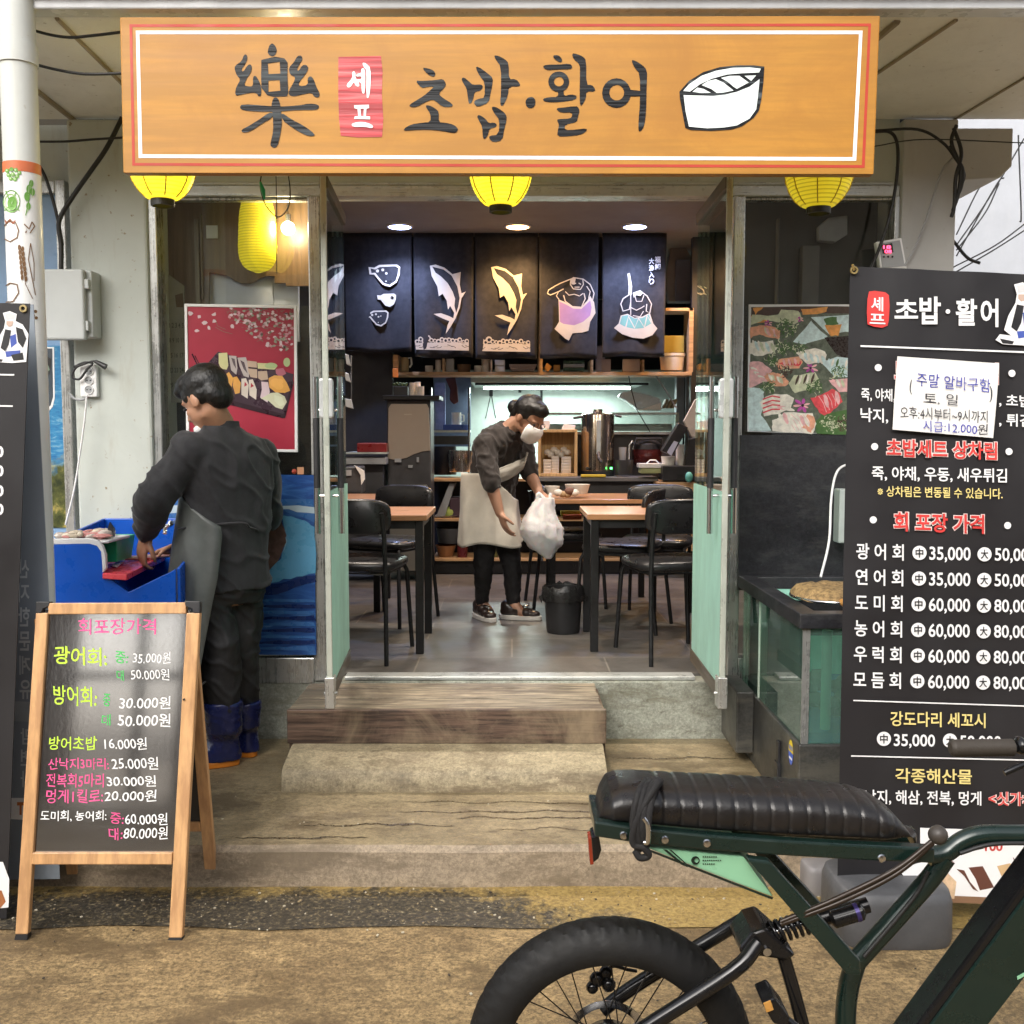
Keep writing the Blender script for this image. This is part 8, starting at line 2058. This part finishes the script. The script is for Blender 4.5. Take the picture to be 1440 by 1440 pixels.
# rubber boots
bootm = mat('navy_rubber', (.012, .018, .085), .24, var=.15, vs=8, coat=.3); solem = mat('orange_sole', (.70, .22, .02), .45)
for (kn_, an, ft, d) in ((lkn, lan, fl, V((-.93, -.25, 0))), (rkn, ran, fr_, V((-.75, .35, 0)))):
    d.normalize(); sd_ = V((-d.y, d.x, 0)); g0 = V((ft.x, ft.y, ZA))
    tp_ = V((an.x, an.y, 0)); 
    mb = MB(); tz = W(318, 982, an.y).z
    top_c = kn_.lerp(an, .55); top_c = V((top_c.x, top_c.y, tz))
    rings_of(mb, [(top_c, sd_ * .072, d * .080), (top_c + V((0, 0, -.004)), sd_ * .074, d * .082), (top_c.lerp(g0, .45), sd_ * .066, d * .074), (g0 + V((0, 0, .115)), sd_ * .050, d * .062), (g0 + V((0, 0, .08)) + d * .01, sd_ * .050, d * .075), (g0 + V((0, 0, .022)) + d * .02, sd_ * .05, d * .09)], 28, 2.2)
    for q, r_, zz in ((.0, .050, .055), (.06, .048, .052), (.12, .046, .044), (.17, .040, .038)): mb.ball(g0 + d * q + V((0, 0, zz)), (r_, r_, min(r_, zz - .018)), 16)
    o = fuse(mb, 'rubber_boot', bootm, man, .007, 6, .003, 18)
    mb = MB()
    out = [g0 + d * (.075 + .135 * math.cos(t)) + sd_ * (.050 * math.copysign(abs(math.sin(t)) ** .7, math.sin(t)) * (1.06 - .12 * (1 - math.cos(t)) * (math.cos(t) < 0))) for t in [2 * math.pi * k / 36 for k in range(36)]]
    mb.loft([[p + V((0, 0, .001)) for p in out], [p + V((0, 0, .026)) for p in out]]); mb.build('sole', solem, o, bevel=.004)
# apron: rubber sheet round the front and his left side
apm = mat('grey_green_rubber', (.078, .086, .080), .42, var=.28, vs=7, bump=.12, bs=25)
nz_, na = 30, 26
rings = []
for j in range(nz_ + 1):
    v = j / nz_
    py = 680 + (1010 - 680) * v
    rx = .185 + .035 * min(1, v * 2.2); ry = .135 + .085 * min(1, v * 2.6)
    c_ = pm(317 - 3 * v, py, 4.14)
    amax = 62 + 84 * min(1, max(0, (v - .02) / .15)) ** .8          # left-back edge angle
    amax -= 42 * max(0, v - .2)
    row = []
    for i in range(na + 1):
        a = R(-75 + (amax + 75) * i / na)
        wv_2 = .010 * math.sin(a * 6 + v * 2.0) * v + .008 * mnoise.noise(V((a * 2.5, v * 4, 3)))
        row.append(c_ + FM * (ry + wv_2) * math.cos(a) - RM * (rx + wv_2) * math.sin(a))
    rings.append(row)
mb = MB(); mb.loft(rings, 0, False, False); o = mb.build('apron', apm, man, smooth=70)
sm = o.modifiers.new('t', 'SOLIDIFY'); sm.thickness = .004; sm.offset = 0
mb = MB()   # apron strings across the back
mb.tube(curve([pm(317, 738, 4.14) - RM * .21 + V((0, -.01, 0)), pm(335, 735, 4.0), pm(352, 742, 4.05), pm(368, 748, 4.15)], 5), .005, 6); mb.build('apron_string', cloth_b, o, smooth=60)
# hair
mb = MB()
mb.ball(Ph(-.030, 0, .050), (.096, .086, .086), 24, 0, Xh); mb.ball(Ph(.015, 0, .078), (.080, .076, .052), 20, 0, Xh); mb.ball(Ph(-.070, 0, -.005), (.050, .074, .070), 18, 0, Xh)
mb.ball(Ph(.070, 0, .072), (.034, .062, .030), 16, 0, Xh)
for s in (-1, 1): mb.ball(Ph(-.028, s * .054, .012), (.052, .030, .048), 14, 0, Xh); mb.ball(Ph(.034, s * .062, .030), (.020, .014, .030), 10, 0, Xh)
hr = fuse(mb, 'hair', M['hair'], man, .005, 6, .0012, 60)
mb = MB()
for s in (-1, 1):
    mb.ball(Ph(.084, s * .032, -.002), (.008, .011, .006), 10, 0, Xh); 
mb.build('eye', [M['black']], man, smooth=60)
mb = MB()
mb.loft([[Ph(.075, 0, -.098) + Xh @ V((.022 * math.cos(t) * q, .040 * math.sin(t) * q, h)) for t in [2 * math.pi * k / 20 for k in range(20)]] for q, h in ((.5, -.016), (.95, -.008), (1.0, 0), (.9, .012), (.6, .018))]); mb.build('face_mask', M['paper'], man, smooth=60)
mb = MB(); wd3 = (LE - LW_).normalized(); u1 = wd3.cross(V((0, 1, 0))).normalized(); u2 = wd3.cross(u1)
mb.tube([LW_ + wd3 * .022 + (u1 * math.cos(t) + u2 * math.sin(t)) * .034 for t in [2 * math.pi * k / 20 for k in range(21)]], .006, 8); mb.build('wristband', M['black'], man, smooth=60)

# ------------------------------------------------------------------ the bending woman
YWm = G(690, 872, ZI).y + .02
dY = YWm - 5.93
def pw_(px, py, Y): return W(px, py, Y + dY)
FW, RWm, UW = basis(V((.80, -.60, 0)))
wom = thing('person', 'woman bending over with a white mask, dark top and pale apron, holding a white bag', 'person', (W(690, 800, YWm).x, YWm, ZI))
hipw, chest, nk, hcw = pw_(689, 722, 5.95), pw_(700, 632, 5.90), pw_(719, 600, 5.84), pw_(744, 588, 5.80)
fhw, uhw = V((.62, -.52, -.55)), V((.45, -.25, .9))
RSw, REw, RWw = pw_(682, 625, 5.76), pw_(690, 678, 5.68), pw_(703, 722, 5.66)
LSw, LEw, LWw = pw_(736, 632, 5.98), pw_(746, 668, 5.94), pw_(758, 692, 5.84)
f1_, f2_ = G(677, 870, ZI), G(722, 872, ZI)
rhw, rkw, raw = pw_(682, 738, 5.90), pw_(680, 802, 5.90), V((f1_.x, f1_.y + .02, ZI + .09))
lhw, lkw, law = pw_(708, 738, 6.00), pw_(721, 802, 5.96), V((f2_.x, f2_.y + .04, ZI + .09))
sp1 = (chest - hipw).normalized(); fr1 = RWm.cross(sp1).normalized()
if fr1.dot(FW) < 0: fr1 = -fr1
sp2 = (nk - chest).normalized(); fr2 = RWm.cross(sp2).normalized()
if fr2.dot(FW) < 0: fr2 = -fr2
mb = MB(); Pw, Xw = head(mb, hcw, fhw, uhw, .96)
capsule(mb, [(nk - sp2 * .03, .055), (nk, .050), (hcw - V(fhw).normalized() * .03, .048)])
rings_of(mb, [(hipw - V((0, 0, .06)), RWm * .15, FW * .10), (hipw, RWm * .155, FW * .11), (hipw.lerp(chest, .45), RWm * .12, fr1 * .085), (chest, RWm * .15, fr1 * .095), (chest.lerp(nk, .65), RWm * .13, fr2 * .07), (nk, RWm * .05, fr2 * .045)])
for a, b, c in ((RSw, REw, RWw), (LSw, LEw, LWw)): capsule(mb, [(a, .050), (a.lerp(b, .5), .044), (b, .038), (b.lerp(c, .35), .037), (c, .026)])
hand(mb, RWw, V((.35, -.12, -.92)), V((.75, .3, .25)), V((.1, -.9, 0)), .38, .95)
hand(mb, LWw, V((.55, -.35, -.72)), V((-.1, .55, -.6)), V((-.6, -.6, .3)), .85, .92)
for a, b, c in ((rhw, rkw, raw), (lhw, lkw, law)): capsule(mb, [(a, .064), (b, .036), (b.lerp(c, .35), .034), (c, .028)])
for p_ in (raw, law): capsule(mb, [(p_, .034), (p_ + V((.05, -.03, -.05)), .028)])
fuse(mb, 'body', skin('warm_skin_light', (.46, .25, .165)), wom, .0062, 4)
topm = mat('dark_brown_top', (.028, .022, .020), .85, var=.3, vs=9, bump=.25, bs=240, sheen=.15)
mb = MB()
rings_of(mb, [(hipw + V((0, 0, .03)), RWm * .165, FW * .12), (hipw.lerp(chest, .35), RWm * .138, fr1 * .105), (hipw.lerp(chest, .75), RWm * .152, fr1 * .118), (chest + fr1 * .0, RWm * .165, fr1 * .12), (chest.lerp(nk, .5), RWm * .165, fr2 * .10), (chest.lerp(nk, .85), RWm * .10, fr2 * .07), (nk, RWm * .062, fr2 * .056)], 30)
capsule(mb, [(RSw, .066), (RSw.lerp(REw, .5), .060), (REw, .056), (REw.lerp(RWw, .06), .054)])
capsule(mb, [(LSw, .064), (LSw.lerp(LEw, .5), .058), (LEw, .052)])
fuse(mb, 'top', topm, wom, .0085, 5, .010, 15)
mb = MB()
rings_of(mb, [(hipw + V((0, 0, .07)), RWm * .155, FW * .11), (hipw, RWm * .165, FW * .12), (hipw - V((0, 0, .08)), RWm * .16, FW * .11)])
for a, b, c in ((rhw, rkw, raw), (lhw, lkw, law)): capsule(mb, [(a, .086), (a.lerp(b, .5), .070), (b, .054), (b.lerp(c, .4), .050), (b.lerp(c, .9), .040)])
fuse(mb, 'trousers', mat('black_leggings', (.011, .010, .011), .75, var=.3, bump=.15, bs=240), wom, .0085, 5, .006, 16)
# shoes
shm = mat('brown_black_shoe', (.028, .018, .016), .35, var=.2, coat=.2); slm = mat('white_rubber', (.62, .60, .57), .5)
for an, d in ((raw, V((.42, -.9, 0))), (law, V((.95, -.28, 0)))):
    d.normalize(); sd_ = V((-d.y, d.x, 0)); g0 = V((an.x, an.y, ZI)) - d * .02
    mb = MB()
    for q, r_, zz in ((-.02, .040, .075), (.0, .042, .060), (.05, .042, .052), (.10, .044, .044), (.145, .040, .036)): mb.ball(g0 + d * q + V((0, 0, zz)), (r_, r_, min(r_, zz - .014)), 14)
    mb.ball(g0 - d * .025 + V((0, 0, .045)), (.038, .038, .03), 14)
    o = fuse(mb, 'shoe', shm, wom, .006, 5)
    mb = MB(); out = [g0 + d * (.062 + .130 * math.cos(t)) + sd_ * .047 * math.copysign(abs(math.sin(t)) ** .7, math.sin(t)) for t in [2 * math.pi * k / 32 for k in range(32)]]
    mb.loft([[p + V((0, 0, .001)) for p in out], [p + V((0, 0, .026)) for p in out]]); mb.build('sole', slm, o, bevel=.003)
    mb = MB(); mb.ball(g0 + d * .10 + V((0, 0, .082)) - sd_ * .0, (.020, .016, .006), 10); mb.build('buckle', M['chrome'], o, smooth=60)
# apron skirt
apw = mat('pale_beige_apron', (.66, .62, .54), .85, var=.12, vs=5, bump=.25, bs=160)
rings = []
nz_, na = 26, 40
for j in range(nz_ + 1):
    v = j / nz_; row = []
    for i in range(na + 1):
        a = R(-150 + 225 * i / na)           # 0 = front, negative = her right side
        topy = 664 + 40 * max(0, math.sin(max(0, min(1, (i / na - .45) / .4)) * math.pi / 2))
        py = topy + (764 + 4 * math.sin(i * .3) - topy) * v
        c_ = pw_(689 + 2 * v, py, 5.95)
        q = .010 * math.sin(a * 7 + 1) * v + .007 * mnoise.noise(V((a * 3, v * 3, 9)))
        row.append(c_ + FW * (.150 + .028 * v + q) * math.cos(a) + RWm * -(.185 + .025 * v + q) * math.sin(a))
    rings.append(row)
mb = MB(); mb.loft(rings, 0, False, False); apo = mb.build('apron', apw, wom, smooth=70)
sm = apo.modifiers.new('t', 'SOLIDIFY'); sm.thickness = .004; sm.offset = 0
# folded bib hanging from the chest
mb = MB(); rings = []
for j in range(13):
    v = j / 12; row = []
    for i in range(17):
        u = i / 16
        px = 690 + 52 * u - 4 * v; py = 664 - 22 * u + 10 * math.sin(u * 3.1) * 0 + v * (14 + 8 * math.sin(u * 3.14)) - (6 if i == 16 else 0)
        row.append(pw_(px, py, 5.70 + .16 * u - .02 * math.sin(v * 3.14) + .012 * mnoise.noise(V((u * 5, v * 4, 2)))))
    rings.append(row)
mb.loft(rings, 0, False, False); o = mb.build('apron_bib', mat('grey_beige_apron', (.34, .32, .28), .85, bump=.3, bs=120), wom, smooth=70)
sm = o.modifiers.new('t', 'SOLIDIFY'); sm.thickness = .012; sm.offset = 0
# mask, glasses, hair
mb = MB()
mb.loft([[Pw(.052, 0, -.055) + Xw @ V((.062 * q * math.cos(t) + .006, .066 * q * math.sin(t), h)) for t in [math.pi * (-.5 + k / 22) for k in range(23)]] for q, h in ((.55, -.060), (.88, -.042), (1.0, -.010), (1.02, .018), (.86, .040), (.80, .044))], 0, False, False)
o = mb.build('face_mask', M['print_white'], wom, smooth=60); sm = o.modifiers.new('t', 'SOLIDIFY'); sm.thickness = .004; sm.offset = 1
mb = MB()
for s in (-1, 1):
    mb.tube([Pw(.092, s * .032, .002) + Xw @ V((0, .022 * math.cos(t), .017 * math.sin(t))) for t in [2 * math.pi * k / 18 for k in range(19)]], .0016, 6); mb.tube([Pw(.092, s * .054, .004), Pw(0, s * .078, .006)], .0016, 5)
mb.build('glasses', M['black'], wom)
mb = MB()
for s in (-1, 1): mb.ball(Pw(.076, s * .031, .0), (.008, .011, .006), 10, 0, Xw)
mb.build('eye', M['black'], wom, smooth=60)
mb = MB()
mb.ball(Pw(-.026, 0, .046), (.094, .084, .082), 24, 0, Xw); mb.ball(Pw(.02, 0, .078), (.070, .070, .046), 18, 0, Xw); mb.ball(Pw(-.070, 0, -.008), (.042, .064, .060), 16, 0, Xw)
for s in (-1, 1): mb.ball(Pw(-.015, s * .058, .022), (.056, .026, .036), 14, 0, Xw)
mb.ball(Pw(-.120, 0, -.005), (.052, .048, .046), 14, 0, Xw); mb.ball(Pw(-.085, 0, -.05), (.035, .045, .04), 14, 0, Xw); mb.ball(Pw(-.03, .0, .122), (.028, .05, .018), 10, 0, Xw)
fuse(mb, 'hair', M['hair'], wom, .005, 6, .0012, 60)
# white carrier bag hanging from her hand
hp = LWw + V((.55, -.35, -.72)).normalized() * .085
bg_ = thing('carrier_bag', 'white plastic carrier bag hanging from the woman\'s hand', 'bag', tuple(hp))
mb = MB(); rings = []
sB = (YWm - .10) / F_PX
for j in range(25):
    v = j / 24
    py = 700 + 86 * v
    wl = [12, 15, 18, 22, 26, 28.5, 29, 27, 22, 12, 4]; q = v * 10; i0 = min(9, int(q)); hw = wl[i0] + (wl[i0 + 1] - wl[i0]) * (q - i0)
    cxp = [766, 764, 762, 761, 760, 761, 762, 764, 766, 769, 771][min(10, int(q + .5))]
    c_ = W(cxp, py, hp.y - .01)
    rings.append([c_ + V((hw * sB * math.cos(t), hw * sB * .62 * math.sin(t), 0)) * (1 + .12 * mnoise.noise(V((math.cos(t) * 2.2, math.sin(t) * 2.2, v * 5))) + .05 * math.cos(t * 9 + v * 3) * (1 - v) + .10 * max(0, .25 - abs(mnoise.noise(V((math.cos(t) * 3.5, math.sin(t) * 3.5 + 5, v * 6))))) * 4) for t in [2 * math.pi * k / 48 for k in range(48)]])
mb.loft(rings); m_ = mat('white_film', (.74, .73, .74), .35, var=.05, bump=.5, bs=22); m_.node_tree.nodes['Principled BSDF'].inputs['Subsurface Weight'].default_value = .25
mb.build('sack', m_, bg_, smooth=70)
for s in (-1, 1):
    mb = MB(); P_ = [W(766 + s * 9, 706, hp.y + .02 * s), W(766 + s * 8, 694, hp.y + .02 * s), hp + V((.004 * s, .01 * s, .01)), hp + V((-.02, .012 * s, .0))]
    mb.tube(curve(P_, 4), [.016 - .0006 * k for k in range(13)], 8, 0, True, .35); mb.build('strap', m_, bg_, smooth=60)
